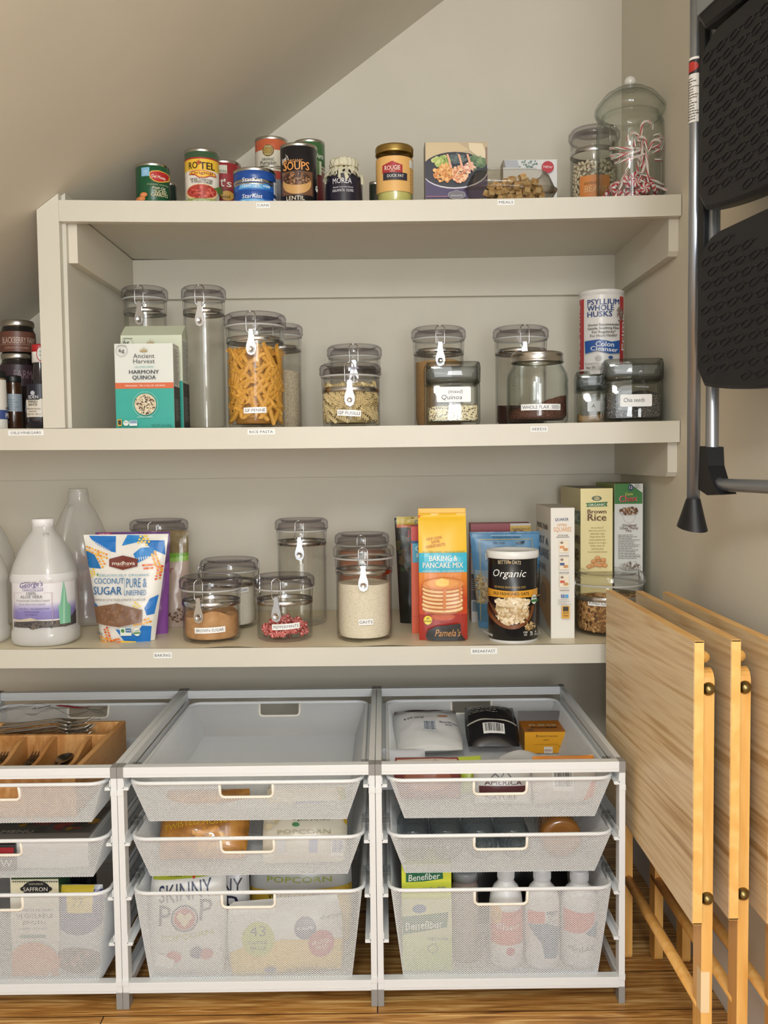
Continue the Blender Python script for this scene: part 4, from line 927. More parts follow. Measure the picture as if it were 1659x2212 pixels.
def rotel(p, r, H):
    p.rect(330, 232, 690, 440, 'EDE7DA'); p.rect(330, 158, 690, 234, 'E9BC3C'); p.rect(330, 150, 690, 160, 'A3322B')
    p.text('RO', 443, 222, 42, '26201E', 62, bold=.05); p.text('TEL', 535, 226, 44, '26201E', 96, bold=.05); p.text('*', 482, 222, 50, 'B3372C', 24, bold=.05)
    p.poly([(428, 240), (500, 234), (572, 246), (580, 268), (548, 270), (520, 284), (480, 284), (460, 268), (420, 262)], 'C0392B'); p.poly([(432, 243), (500, 238), (568, 249), (574, 264), (544, 265), (518, 279), (482, 279), (463, 263), (424, 258)], 'EFC24A')
    p.text('Original', 500, 262, 19, '8E2B23', 130, bold=.03); p.text('DICED TOMATOES', 498, 304, 14, '2C2A2A', 132, rot=-4); p.text('& GREEN CHILIES', 500, 320, 13, '2C2A2A', 118, rot=-4)
    p.ell(500, 382, 96, 54, 'E3C38C'); p.ell(500, 376, 88, 44, 'B44237'); p.blobs(500, 378, 78, 36, 60, 9, ['C9574A', 'A9362C', 'D2695A', '9A2E26'], 3)
    p.rect(330, 424, 690, 470, '8FA05A'); p.text('NET WT 10 OZ', 500, 440, 10, 'F0ECE0', 90); p.poly([(560, 350), (590, 320), (600, 360), (585, 380)], '5E7B3C')
can('yellow and white can of diced tomatoes beside the carrot can', 400, 474, 331, 2.01, 1, '3D5A3E', rotel)
def hunts(p, r, H):
    p.rect(560, 200, 665, 255, 'D9D6C4'); p.text('NATURAL', 632, 248, 15, '4E6B45', 62); p.rect(560, 255, 800, 350, 'A5333A'); p.text("'s", 668, 342, 48, 'F2ECE2', 46, bold=.04); p.text('t', 634, 342, 62, 'F2ECE2', 22, bold=.04)
    p.rect(560, 352, 800, 470, '8C2E33'); p.ell(665, 400, 42, 30, 'D9A94E'); p.text('Peeled', 648, 418, 22, '3A1F1A', 66)
can('red can of peeled tomatoes behind the diced tomato can', 446, 521, 356, 2.17, 1, 'A03036', hunts)
def tuna(dy):
    def f(p, r, H):
        p.rect(700, 308+dy, 985, 362+dy, '2A64B8'); p.poly([(752, 312+dy), (905, 312+dy), (905, 350+dy), (738, 350+dy)], '6FB2E0'); p.text('StarKist', 828, 306+dy, 26, 'F4F5F6', 132, bold=.03, shear=.1)
        p.text('Chunk Light', 820, 342+dy, 21, 'EAF3FA', 112); p.ell(915, 334+dy, 30, 17, '3E8FD0'); p.text('IN WATER', 915, 340+dy, 12, 'EDF4FA', 48); p.rect(952, 290+dy, 990, 372+dy, 'E6E7E9'); p.lines(956, 366+dy, 30, 66, 6, '6A6F7A'); p.text('v', 968, 362+dy, 22, 'C7393A'); p.text('f', 720, 325+dy, 16, 'C9DCEF', shear=.3)
    return f
x_, r_, z_, H_ = can('blue tuna can, lower one of the stacked pair', 504, 596, 406, 1.99, 1, '1F4C9A', tuna(108))
can('blue tuna can, upper one of the stacked pair', 504, 596, 374, 1.99, 1, '1F4C9A', tuna(0), z0=z_+H_+.0003)
def pumpk(p, r, H):
    p.rect(840, 60, 1075, 105, 'C7603F'); p.rect(840, 100, 1075, 300, 'DDD6C4'); p.ell(932, 105, 38, 38, '7A6230'); p.ring(932, 105, 26, 29, 'D7C28A'); p.ell(932, 105, 22, 22, 'A98F4A'); p.text('FARMERS', 932, 84, 9, 'E7D9A8', 42); p.text('MARKET', 932, 136, 9, 'E7D9A8', 40)
    p.text('ORGANIC', 932, 172, 17, '6B6459', 74); p.text('Pumpkin', 934, 198, 24, '5D574E', 94); p.ell(925, 240, 32, 24, 'C9C4AF'); p.ring(925, 240, 14, 16, '8A9478'); p.text('v', 925, 246, 20, '6F7C5E')
def italy(p, r, H):
    p.rect(840, 236, 1075, 290, 'E6E1D4'); p.rect(840, 236, 915, 290, '4D7B52'); p.rect(960, 236, 1075, 290, 'B9483C'); p.rect(975, 290, 1075, 440, '8F9299')
x_, r_, z_, H_ = can('can with green, white and red band under the pumpkin can', 552, 623, 372, 2.16, 1, 'D8D2C4', italy)
can('orange and cream pumpkin can stacked above the others', 552, 623, 305, 2.16, 1, 'CB6743', pumpk, z0=z_+H_+.0003)
def soup(p, r, H):
    p.text("Amy's", 1042, 172, 38, 'EDE8E0', 66, shear=.3, rot=24); p.text('ORGANIC', 1108, 182, 19, 'D99F62', 98); p.text('SOUPS', 1114, 232, 52, 'DE9A55', 168, bold=.05); p.text('S', 1046, 232, 66, 'DE9A55', 30, bold=.05)
    p.rect(1024, 238, 1218, 402, '3B2A24'); p.rect(1030, 244, 1212, 396, '6E4C36'); p.ell(1118, 318, 92, 70, 'C79C62'); p.ell(1118, 288, 86, 42, '4B3227'); p.blobs(1118, 290, 76, 36, 70, 8, ['7A5138', '8F6848', '3B2720', 'A58059'], 5)
    p.text('LENTIL', 1112, 431, 26, 'E4D8C2', 108); p.ell(1230, 342, 12, 20, 'DDE0DA'); p.text('USDA', 1230, 340, 7, '3D6B45', 18)
can('black organic lentil soup can with orange lettering', 606, 686, 320, 1.985, 1, '17151A', soup)
def beans(p, r, H):
    p.text('TRADER JOE', 1195, 90, 10, 'C9CDBA', 78, rot=-3); p.text('Haricots Verts', 1220, 150, 32, 'E4E6D8', 165); p.rect(1130, 170, 1275, 260, 'C9CDB4'); p.rect(1240, 170, 1262, 260, '5F7F4B')
x_, r_, z_, H_ = can('dark red can under the green bean can', 636, 703, 372, 2.14, 1, '6F2329')
can('green can of green beans behind the soup can', 636, 703, 310, 2.14, 1, '3E6A3C', beans, z0=z_+H_+.0003)
def olive_jar():
    Y = 2.0; x, r, z0, H = place(700, 786, Y, 1, 343); root = T('olive_jar', 'dark olive jar with a crumpled cream paper cap', 'jar', (x, Y, z0)); rb = r*.93
    b = MB(); b.lathe([(0, .003), (rb*.8, 0), (rb, .008), (rb, H*.55), (rb*.86, H*.68), (rb*.7, H*.74), (rb*.7, H*.8)], M('1C1820', .15, coat=.6), 44); b.build('glass_body', root)
    b = MB(); PAP = M('CFCBB2', .65)
    def cap(u, w):
        a = 2*PI*u; n = noise.noise(Vector((math.cos(a)*3.2, math.sin(a)*3.2, w*5)))
        prof = [(0, H), (.45, H*.985), (.72, H*.95), (.78, H*.87), (.70, H*.79), (.80, H*.74), (.98, H*.62), (1.06, H*.55)]
        k = w*(len(prof)-1); i = min(int(k), len(prof)-2); f = k-i; rr = prof[i][0]*(1-f)+prof[i+1][0]*f; z = prof[i][1]*(1-f)+prof[i+1][1]*f
        rr *= rb*(1+.09*math.sin(a*17+n*4)*w+.12*n*w); return (rr*math.cos(a), rr*math.sin(a), z+.004*n+(.010*math.sin(a*5) if w > .95 else 0))
    b.grid(cap, 90, 26, PAP, True, True); b.build('paper_cap', root)
    b = MB(); b.tube([(rb*.76*math.cos(a), rb*.76*math.sin(a), H*.79) for a in [2*PI*k/30 for k in range(30)]], .001, M('9C8C62', .8), 6, True); b.build('tie_string', root)
    b = MB(); p = Pic(Dec(b, cyl_map(rb+.0004), .004, gloss=.3), 'C1', x, Y-rb, z0, rb)
    p.poly([(1300, 330), (1345, 262), (1430, 250), (1500, 262), (1536, 320), (1540, 470), (1298, 470)], '23202E'); p.text('MOREA', 1414, 318, 34, 'E4E2E6', 126, bold=0); p.text('Naturally Cured, Hand Selected', 1420, 347, 9, 'CFCCD4', 132, shear=.2); p.text('KALAMATA  OLIVES', 1420, 374, 17, 'D6D4DA', 134); b.build('paper_label', root)
olive_jar()
can('dark green jar half hidden left of the duck fat jar', 797, 826, 395, 2.16, 1, '273226', cat='jar', name='small_jar')
def duck():
    Y = 2.0; x, r, z0, H = place(811, 894, Y, 1, 320); root = T('duck_fat_jar', 'glass jar of yellow fat with gold lid and orange label', 'jar', (x, Y, z0)); rb = r*.95
    b = MB(); b.lathe([(0, .003), (rb*.85, 0), (rb, .008), (rb, H-.026), (rb*.93, H-.018), (rb*.88, H-.015)], GLASS, 44); b.build('glass_body', root)
    b = MB(); b.lathe([(0, .0045), (rb*.84, .004), (rb*.95, .010), (rb*.95, H-.03), (0, H-.028)], M('C9C272', .35, coat=.4), 40); b.build('yellow_fat', root)
    b = MB(); b.lathe([(0, H-.001), (r*.86, H), (r*.97, H-.0015), (r, H-.005), (r*.98, H-.014), (r*.99, H-.017), (r*.93, H-.017)], GOLD, 44); b.build('gold_lid', root)
    b = MB(); p = Pic(Dec(b, cyl_map(rb+.0005), .004), 'C2', x, Y-rb, z0, rb)
    p.rect(72, 452, 262, 628, 'E3B36C'); p.rect(240, 462, 262, 500, 'E4E2DC'); p.lines(64, 620, 18, 150, 14, '7D6A48'); p.lines(244, 620, 14, 120, 11, '7D6A48')
    p.poly([(108, 497), (135, 487), (155, 478), (175, 487), (205, 497), (205, 538), (108, 538)], 'A92F35'); p.text('ROUGIE', 156, 523, 22, 'F0E6D8', 76); p.text('1875', 156, 534, 7, 'E8C9B8', 22); p.poly([(114, 537), (225, 537), (225, 573), (114, 573)], '2E2C38'); p.text('DUCK FAT', 171, 560, 13, 'ECE8E0', 76); b.build('paper_label', root)
duck()

def carton(name, label, cat, px0, px1, ytop, Y, i, dep, cols, draw=None, crop='C8', left=None, right=None, z0=None, rz=0., h=None, top=None, X=None):
    """straight box: front between two pixel columns at depth Y, going back by dep; cols = front, side, top"""
    x, hw, zs, H = place(px0, px1, Y, i, ytop) if i else (0, 0, 0, 0)
    if X: x, hw, H = X
    else: H = h or H
    z0 = zs if z0 is None else z0
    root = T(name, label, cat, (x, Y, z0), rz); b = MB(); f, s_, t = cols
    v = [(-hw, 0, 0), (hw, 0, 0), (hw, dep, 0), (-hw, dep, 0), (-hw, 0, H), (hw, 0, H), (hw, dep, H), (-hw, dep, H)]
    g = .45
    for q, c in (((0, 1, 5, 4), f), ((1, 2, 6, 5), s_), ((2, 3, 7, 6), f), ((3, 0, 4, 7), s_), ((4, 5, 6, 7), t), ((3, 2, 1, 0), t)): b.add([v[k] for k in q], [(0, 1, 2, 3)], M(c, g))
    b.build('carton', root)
    b = MB()
    if draw: draw(Pic(Dec(b, front_map(0, hw, H)), crop, x, Y, z0)); b.build('front_graphics', root); b = MB()
    if left: left(Dec(b, lambda u, v, o: (-hw-o, dep-u, v)), dep, H)      # u runs from the back to the front edge
    if right: right(Dec(b, lambda u, v, o: (hw+o, u, v)), dep, H)
    if top: top(Dec(b, lambda u, v, o: (u, v, H+o)), hw, dep)
    if b.v: b.build('side_graphics' if not top else 'top_graphics', root)
    return root, x, hw, z0, H
def meal(p):
    g = ['D8A25A', 'E0B06A', 'D59A58']
    p.rect(103, 97, 823, 300, 'B9A88A'); p.poly([(103, 97), (480, 97), (600, 180), (380, 260), (103, 330)], 'CDB893'); p.poly([(600, 100), (760, 108), (805, 230), (790, 280), (700, 250), (610, 180)], 'DCCDAE'); p.rect(795, 150, 823, 360, '8C7662')
    p.rect(103, 400, 823, 750, '43365F'); p.ell(440, 420, 380, 205, 'D8D3DA'); p.ell(440, 412, 376, 198, '232636')
    p.rect(84, 97, 103, 750, '4A3D33'); p.rect(823, 97, 900, 750, 'B7A98F')
    p.blobs(285, 315, 95, 55, 60, 22, ['A9BC62', 'C5CE86', '87A24C'], 2); p.blobs(690, 330, 90, 70, 50, 26, ['5F7B56', '7D956A', '4B6549'], 4); p.blobs(480, 290, 90, 50, 30, 24, ['46555C', '5B6B66'], 6)
    p.blobs(310, 455, 110, 100, 150, 17, ['D99247', 'E3A95F', 'C97B3C', 'EBBC7C'], 7); p.blobs(500, 470, 90, 90, 120, 16, ['DB9466', 'E7B089', 'CE8052', 'F0C7A0'], 8); p.blobs(600, 400, 70, 60, 50, 14, ['E0B49A', 'D98F78', 'EED2BC'], 9)
    for a in (340, 470, 570): p.poly([(a, 240), (a+25, 245), (a+70, 400), (a+45, 410)], 'E3A98C')
    p.rect(103, 730, 360, 736, 'C77A8A')
    for q in ((405, 715, 40), (460, 700, 42), (515, 715, 40), (460, 725, 90)): p.ell(q[0], q[1], q[2]+4, min(q[2], 34)+4, 'C9C5CC')
    for q in ((405, 715, 40), (460, 700, 42), (515, 715, 40), (460, 725, 90)): p.ell(q[0], q[1], q[2], min(q[2], 34), '6E6A72')
    p.text('PRIVATE', 460, 735, 17, 'DAD6DC', 130)
carton('meal_box', 'purple and tan boxed shrimp meal showing a plated dinner', 'food box', 918, 1053, 307, 2.0, 1, .045, ('B9A88A', '4A3D33', '8A7660'), lambda p: (setattr(p, 'x', p.x), meal(p))[1], crop='M3')
def newbox(p):
    p.poly([(1010, 300), (1165, 300), (1190, 385), (1030, 385)], 'B9BBC2'); p.poly([(990, 300), (1010, 300), (1030, 385), (980, 385)], '8E857C')
    q = random.Random(3)
    for k in range(26): a, c = 1190+q.random()*200, 310+q.random()*80; p.ell(a, c, 11, 8, '7E9A92', n=8)
    p.ell(1510, 390, 68, 66, 'C23B48'); p.text('NEW', 1510, 404, 26, 'F4E8E6', 100, rot=-6); p.ring(1560, 640, 20, 24, '8B9A9A')
carton('white_box', 'white food box with a red NEW dot behind the crouton tub', 'food box', 1087, 1203, 345, 2.16, 1, .05, ('E2E2E0', 'B8A890', 'D8D8D6'), newbox, crop='M3')

# ---------------------------------------------------------------- middle shelf packages
NUT = lambda d, dep, H: (d.rect(.004, H*.52, dep-.004, H*.97, 'E9E9E2'), d.lines(.007, H*.53, dep-.014, H*.42, 20, '45484A'), d.rect(.002, .0, dep-.002, H*.50, '2A2D30'), d.lines(.008, H*.1, dep-.016, H*.26, 16, 'B9BDBD'))
def sun(p, a, b):
    for k in (-2, -1, 0, 1, 2): p.poly([(a+k*9-4, b), (a+k*20, b-44+abs(k)*12), (a+k*9+5, b)], 'AE9867')
    p.ell(a, b, 36, 13, 'AE9867', a0=180, a1=360)
def quin(p):
    p.rect(960, 1420, 1540, 1780, '2FA79A')
    for k in range(26): p.rect(1000, 1432+12*k, 1500, 1435+12*k, '3DB3A4'); p.d.l -= 1
    p.d.l += 1
    p.rect(970, 1372, 1500, 1422, 'D4683C'); p.text('ORGANIC TRI-COLOR GRAINS', 1238, 1402, 15, 'F6E3D4', 340)
    sun(p, 1228, 1098); p.text('Ancient', 1230, 1160, 38, '4E5052', 180, bold=0); p.text('Harvest', 1232, 1204, 36, '4E5052', 182, bold=0); p.text('GLUTEN-FREE', 1232, 1242, 13, '7FC3BE', 160)
    p.text('HARMONY', 1234, 1294, 31, '23283A', 252, bold=.06); p.text('QUINOA', 1236, 1342, 33, '23283A', 198, bold=.06)
    p.ring(1044, 1099, 46, 49, '9A9A96'); p.text('6g', 1044, 1112, 30, '3A3C40', 50, bold=.02); p.text('COMPLETE PROTEIN', 1044, 1064, 7, '6A6A6A', 84)
    p.ring(1248, 1556, 104, 107, 'A9DED4'); p.ell(1248, 1556, 92, 90, 'D8C6A4'); p.blobs(1248, 1556, 84, 82, 260, 7, ['3A2A24', 'E9DCC0', '5B4234', 'C9B48C', 'F0E5CC'], 3); p.text('HARMONY & BLENDS', 1248, 1668, 9, 'CFEDE6', 130)
    p.rect(1016, 1684, 1052, 1742, 'D9A93C'); p.rect(1022, 1692, 1046, 1730, '2F2A22'); p.ell(1088, 1716, 24, 23, 'E7EBE4'); p.text('USDA', 1088, 1714, 9, '3B6B4C', 32); p.rect(1118, 1696, 1184, 1740, 'E6ECEC'); p.rect(1122, 1700, 1180, 1718, '3E6FA8'); p.text('NON GMO', 1151, 1714, 9, 'F0F0F0', 50)
    p.text('NET WT 12oz (340g)', 1394, 1744, 20, '187A74', 168)
carton('quinoa_carton', 'white and teal quinoa carton, front one of two', 'carton', 249, 375, 742, 1.985, 2, .058, ('DDE1DC', 'DDE1DC', 'D9DDD6'), quin, crop='C3', right=NUT)
def quin2(p):
    p.rect(1020, 1360, 1580, 1800, '2FA79A'); sun(p, 1285, 1030); p.ring(1090, 1040, 46, 49, '9A9A96'); p.text('COMPLETE PROTEIN', 1090, 998, 9, '6A6A6A', 84); p.text('6g', 1080, 1040, 30, '3A3C40', 50)
r2, x2, hw2, z2, H2 = carton('quinoa_carton', 'white and teal quinoa carton with slanted top, behind the other', 'carton', 263, 395, 724, 2.075, 2, .066, ('D9DFC8', 'D9DFC8', 'D2D8C2'), quin2, crop='C3', right=NUT)
b = MB(); b.prism([(0, H2), (.066, H2), (.040, H2+.026)], -hw2, hw2, 'x', M('D3D9C0', .5)); b.build('gable_top', r2)
def psyl(p, r, H):
    p.rect(900, 95, 1300, 540, 'E2E0DC'); p.rect(1010, 108, 1056, 530, 'B8262E'); p.rect(1246, 98, 1275, 530, 'B8262E')
    p.text('Yerba Prima', 1044, 320, 34, 'F0EDE8', 360, rot=90, bold=.03); p.text('Prima', 1270, 300, 22, 'F0EDE8', 200, rot=90)
    p.text('PSYLLIUM', 1152, 148, 30, '24407F', 178, bold=.06); p.text('WHOLE', 1134, 182, 30, '24407F', 142, bold=.06); p.text('HUSKS', 1130, 217, 30, '24407F', 130, bold=.06)
    for t, y, w in (('Doctor Recommended', 268, 164), ('Gentle, Soothing Fiber', 288, 168), ('For Regularity*', 309, 118), ('For Heart Health*', 330, 136)): p.text(t, 1152, y, 13, '2E2E34', w)
    p.poly([(1068, 352), (1130, 346), (1190, 360), (1232, 350), (1230, 422), (1180, 426), (1120, 408), (1070, 422)], '24549C'); p.text('Colon', 1155, 386, 27, 'F2F2F0', 88, bold=.03, rot=-4); p.text('Cleanser', 1152, 412, 24, 'F2F2F0', 132, bold=.03, rot=-6)
    p.ring(1126, 451, 12, 14, '55555A'); p.text('GF', 1126, 456, 9, '55555A'); p.ell(1182, 448, 11, 9, '2E4F8C'); p.text('Premium Dietary Fiber', 1118, 484, 9, '8A8A8A', 110); p.text('Net Wt 12 oz', 1112, 510, 15, '3A3A40', 84)
    p.d.blobs(*p.P(1226, 205), 15*p.k, 42*p.k, 60, 5*p.k, ['7A6258', '97867C', '5F4A42'], 4)
_, ax, az, ahw, aH = AJ
can('white and red psyllium husk tub standing on the smaller square jar', 1251, 1347, 632, 2.2, 2, 'E2E0DC', psyl, z0=az+aH+.0006, crop='C5', cat='tub', metal=M('E4E2DE', .4), name='fibre_tub')
# left of the upright
def hon(p, r, H): p.rect(-40, 930, 330, 1105, '6E4537'); p.rect(-40, 1040, 330, 1044, 'B08A78'); p.text('BLACKBERRY FARM', 160, 1030, 52, 'D8BFAE', 300, bold=0); p.text('SORGHUM HONEY', 145, 1078, 18, 'B99482', 200)
DKG = M('1A1517', .12, coat=.7, name='dark_glass_jar')
def djar(label, px0, px1, ytop, Y, z0, h, lab=None, lidcol=STEEL, crop='C3', body=DKG):
    x, r, zs, H = place(px0, px1, Y, 2, ytop); z0 = zs if z0 is None else z0; H = h or (at((px0+px1)/2, ytop, Y).z-z0)
    root = T('preserve_jar', label, 'jar', (x, Y, z0)); b = MB(); b.lathe([(0, .002), (r*.85, 0), (r*.97, .006), (r*.97, H-.03), (r*.85, H-.02), (r*.85, H-.012)], body, 40); b.build('glass_body', root)
    b = MB(); b.lathe([(0, H), (r*.86, H), (r*.9, H-.003), (r*.9, H-.013), (r*.86, H-.015), (r*.8, H-.015)], lidcol, 40); b.build('screw_lid', root)
    if lab: b = MB(); lab(Pic(Dec(b, cyl_map(r*.97+.0004), .004), crop, x, Y-r*.97, z0, r*.97), r, H); b.build('paper_label', root)
    return x, z0, H
def hon2(p, r, H): p.rect(-60, 1215, 300, 1400, '3B2A33'); p.text('FARM', 190, 1330, 70, '8A6E7A', 150, bold=0)
xj, zj, Hj = djar('dark preserve jar under the honey jar left of the upright', 2, 80, 765, 2.2, None, None, hon2)
djar('dark honey jar with brown label stacked on another jar', 4, 80, 695, 2.2, zj+Hj+.0004, None, hon)
def lpf(p, r, H): p.rect(-60, 1340, 50, 1620, 'D9D6CF'); p.rect(-60, 1600, 60, 1680, '3D4F86'); p.rect(-60, 1680, 60, 1760, 'D9D6CF'); p.text('PE', 40, 1665, 40, 'E9E9EE', al='c'); p.rect(28, 1525, 50, 1560, '2A2A2E'); p.text('OLIVES', 28, 1590, 14, '4A4A4E'); p.text('VI', 38, 1710, 18, '3D4F86')
djar('small jar with white and blue label cut off at the left edge', -36, 14, 802, 1.99, None, None, lpf, lidcol=M('1F2326', .4), body=M('7D6A50', .2))
def grl(p, r, H): p.rect(48, 1465, 185, 1615, '8F9BA6'); p.lines(58, 1600, 110, 100, 5, '6B7680')
djar('tall brown sauce jar with grey blue label beside the ponzu bottle', 10, 47, 812, 2.03, None, None, grl, lidcol=M('1B1D20', .4), body=M('3A2418', .15, coat=.6))
djar('dark bottle behind the ponzu sauce bottle', 90, 124, 735, 2.2, None, None, None, lidcol=M('20343A', .5))
def ponzu():
    Y = 2.0; x, r, z0, H = place(55, 121, Y, 2, 745); root = T('sauce_bottle', 'dark ponzu sauce bottle with red and white cap', 'bottle', (x, Y, z0)); k = at(100, 780, Y).z-z0
    b = MB(); zs = at(90, 852, Y).z-z0; zn = at(90, 790, Y).z-z0
    b.lathe([(0, .003), (r*.85, 0), (r, .006), (r, zs*.55), (r*.96, zs*.8), (r*.80, zs), (r*.50, zs+(zn-zs)*.6), (r*.42, zn), (r*.42, H-.02)], M('14141F', .1, coat=.9), 40); b.build('glass_body', root)
    b = MB(); rc = r*.5; b.lathe([(0, H), (rc*.96, H), (rc, H-.003), (rc, H-.016), (rc*.98, H-.016)], M('B3262B', .35), 32); b.lathe([(rc*1.0, H-.016), (rc, k-.004), (rc*.9, k-.004)], M('E6E2DC', .4), 32); cap = b.build('screw_cap', root)
    b = MB(); p = Pic(Dec(b, cyl_map(rc+.0005), .003), 'C3', x, Y-rc, z0, rc); p.ell(346, 1122, 37, 62, 'B3262B'); p.ell(346, 1122, 30, 54, 'D9DDD2'); p.text('USDA', 346, 1110, 13, '5E7F66', 36); p.text('ORG', 346, 1140, 13, '5E7F66', 30); b.build('cap_sticker', cap)
    b = MB(); p = Pic(Dec(b, cyl_map(r+.0005), .004), 'C3', x, Y-r, z0, r); p.rect(217, 1515, 480, 1662, 'DCD5C6'); p.poly([(330, 1516), (395, 1440), (478, 1432), (478, 1516)], 'DCD5C6'); p.poly([(222, 1512), (360, 1505), (395, 1432), (395, 1380), (222, 1380)], '171826')
    p.ell(279, 1457, 19, 19, 'B9BCC4'); p.text('EDEN', 285, 1505, 28, 'DCDCE2', 82); p.text('PONZU', 283, 1540, 20, '2C2A2C', 78, bold=.01); p.text('SAUCE', 283, 1566, 20, '2C2A2C', 74, bold=.01); p.text('Citrus Soy Seasoning', 290, 1596, 12, '6A645C', 110); p.text('seasoning', 286, 1618, 11, '6A645C', 60); p.text('6.75 FL OZ  200 ml', 290, 1644, 11, '55504A', 116)
    p.poly([(365, 1530), (385, 1500), (395, 1530), (375, 1560)], 'A5392F'); p.poly([(395, 1510), (430, 1495), (438, 1515), (400, 1530)], '22323A'); p.ring(425, 1570, 16, 20, '3B3B3B'); b.build('paper_label', root)
ponzu()

# ---------------------------------------------------------------- lowest shelf: boxes
def quaker(p):
    p.text('QUAKER', 1068, 272, 18, '2F3C66', 84, bold=.04); p.text('OATMEAL', 1070, 304, 15, 'E0A75C', 62); p.text('SQUARES', 1072, 338, 28, 'DC9C4C', 110, bold=0); p.text('TRY OUR OTHER', 1074, 364, 7, '5B4A40', 62); p.text('DELICIOUS FLAVORS', 1074, 375, 7, '5B4A40', 78)
    for y, c, t in ((392, 'D98F55', 'GOLDEN MAPLE'), (496, '3C4F86', 'BROWN SUGAR'), (604, 'C7563F', 'CINNAMON')):
        p.rect(1050, y, 1108, y+76, 'E7DCC6'); p.rect(1054, y+34, 1082, y+50, c); p.ell(1090, y+56, 16, 10, 'C58F57'); p.ell(1066, y+14, 10, 8, '8A7A6A'); p.text(t, 1080, y+98, 8, '7A4A36', 60)
    p.rect(1060, 724, 1080, 744, '3D62A0'); p.text('f', 1070, 741, 15, 'F2F2F2'); p.rect(1084, 724, 1104, 744, '4AA0D8'); p.lines(1040, 786, 86, 38, 4, '8A8A8A', th=.25); p.rect(1063, 793, 1111, 870, 'D9A43C'); p.rect(1070, 798, 1104, 826, '3A2E22'); p.text('SOFI', 1087, 840, 8, '4A3A20', 34); p.text('GOLD', 1087, 856, 8, '4A3A20', 30)
def quakl(d, dep, H):
    d.text('MORE THAN', dep*.45, H*.82, .012, '5A5048', dep*.7, rot=0); d.text('JUST A', dep*.45, H*.70, .017, '5A5048', dep*.8, bold=.03); d.text('SQUARE', dep*.45, H*.60, .02, '5A5048', dep*.9, bold=.03); d.text('OATMEAL', dep*.4, H*.50, .014, '8A7A66', dep*.7)
    d.poly([(dep, H*.42), (dep*.55, H*.46), (dep*.3, H*.2), (dep, .02)], 'C9954A'); d.ell(dep*.62, H*.32, dep*.22, H*.08, 'A47C4A')
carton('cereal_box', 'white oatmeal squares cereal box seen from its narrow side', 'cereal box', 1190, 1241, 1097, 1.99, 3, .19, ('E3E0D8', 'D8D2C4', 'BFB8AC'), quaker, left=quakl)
def rice(p):
    p.rect(1186, 74, 1384, 560, 'EBDDA2'); p.ring(1284, 133, 20, 31, '5A6A5A', sy=.5); p.text('SPROUTS', 1284, 138, 11, '2F3B33', 44); p.poly([(1215, 162), (1352, 154), (1344, 168), (1350, 182), (1218, 186), (1226, 174)], '3A7442'); p.text('ORGANIC', 1284, 180, 15, 'EEF0DC', 106, bold=.03, rot=1)
    p.text('Brown', 1284, 226, 26, '6B4226', 116, bold=.05); p.text('Rice', 1284, 270, 42, '6B4226', 114, bold=.06)
    for k, (t, w) in enumerate((('Can you hear it?', 78), ("That's the sound of our", 108), ('deliciously crispy,', 88), ('Organic Brown Rice', 92), ('cereal popping away,', 104), ('waiting for you to dig in.', 112), ('Golden, sweet, and', 90), ('perfectly aimed.', 76), ('It is puro-breakfast pleasure.', 122))): p.text(t, 1286, 318+18.5*k, 10, '9A7A3C', w, shear=.25, bold=0)
    q = random.Random(4)
    for a, c in ((1262, 520), (1290, 512), (1316, 528), (1276, 540), (1300, 545), (1330, 545), (1250, 545), (1232, 552), (1285, 498), (1320, 510)): p.ell(a, c, 16, 12, 'C58444'); p.ell(a-2, c-2, 12, 8, 'DDA264')
def ricel(d, dep, H): d.poly([(dep*.15, H*.82), (dep, H*.84), (dep, H*.74), (dep*.15, H*.73)], '4C6A4A'); d.text('ORGANIC', dep*.6, H*.76, .018, 'DCE0C8', dep*.7, bold=.02); d.text('Brown', dep*.6, H*.6, .03, '6B4226', dep*.75, bold=.05); d.text('Rice', dep*.6, H*.48, .04, '6B4226', dep*.7, bold=.05); d.ell(dep*.7, H*.3, dep*.26, H*.1, '4B3A2C'); d.ell(dep*.7, H*.31, dep*.22, H*.07, 'A8814E')
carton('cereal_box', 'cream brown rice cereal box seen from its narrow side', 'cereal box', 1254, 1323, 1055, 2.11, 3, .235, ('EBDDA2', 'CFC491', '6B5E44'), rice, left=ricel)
def chex(p):
    p.rect(1395, 42, 1566, 168, '3F7C3C'); p.poly([(1490, 42), (1566, 42), (1566, 98)], 'DADCD4'); p.ell(1494, 66, 17, 20, '2A4060'); p.text('12', 1494, 74, 17, 'EDEDED'); p.lines(1518, 70, 40, 28, 4, '3A3A3A')
    p.text('Corn', 1482, 114, 17, 'E5CF6A', 46, bold=.04); p.text('Chex', 1478, 152, 38, 'E9E2D8', 112, bold=.14, rot=3); p.text('Chex', 1478, 152, 37, 'C22C33', 108, bold=.05, rot=3)
    p.ell(1482, 252, 34, 30, 'DFDFDC'); p.ell(1480, 215, 60, 27, 'C3C0BC'); p.blobs(1480, 210, 52, 22, 60, 8, ['8A5F3C', '6A4228', 'A87B4C', '503222'], 2)
    p.text('Original', 1482, 306, 17, '5A2A2A', 84); p.text('Chex  Party', 1480, 323, 16, '5A2A2A', 112); p.text('Mix', 1478, 338, 14, '5A2A2A', 34)
    p.lines(1412, 504, 140, 155, 15, '5A5A5A', th=.3); p.ell(1486, 548, 66, 26, 'C9C9C6'); p.blobs(1486, 546, 58, 22, 70, 8, ['8F8880', 'D9D6D0', '6A5A4C', 'B9B2A8'], 3)
def chexl(d, dep, H): d.rect(0, H*.80, dep, H, '86973F'); d.rect(0, 0, dep, H*.8, 'B9B8AE')
carton('cereal_box', 'green and white corn cereal box next to the right wall', 'cereal box', 1327, 1388, 1045, 2.15, 3, .185, ('DEDEDA', '86973F', '7A8A44'), chex, left=chexl)
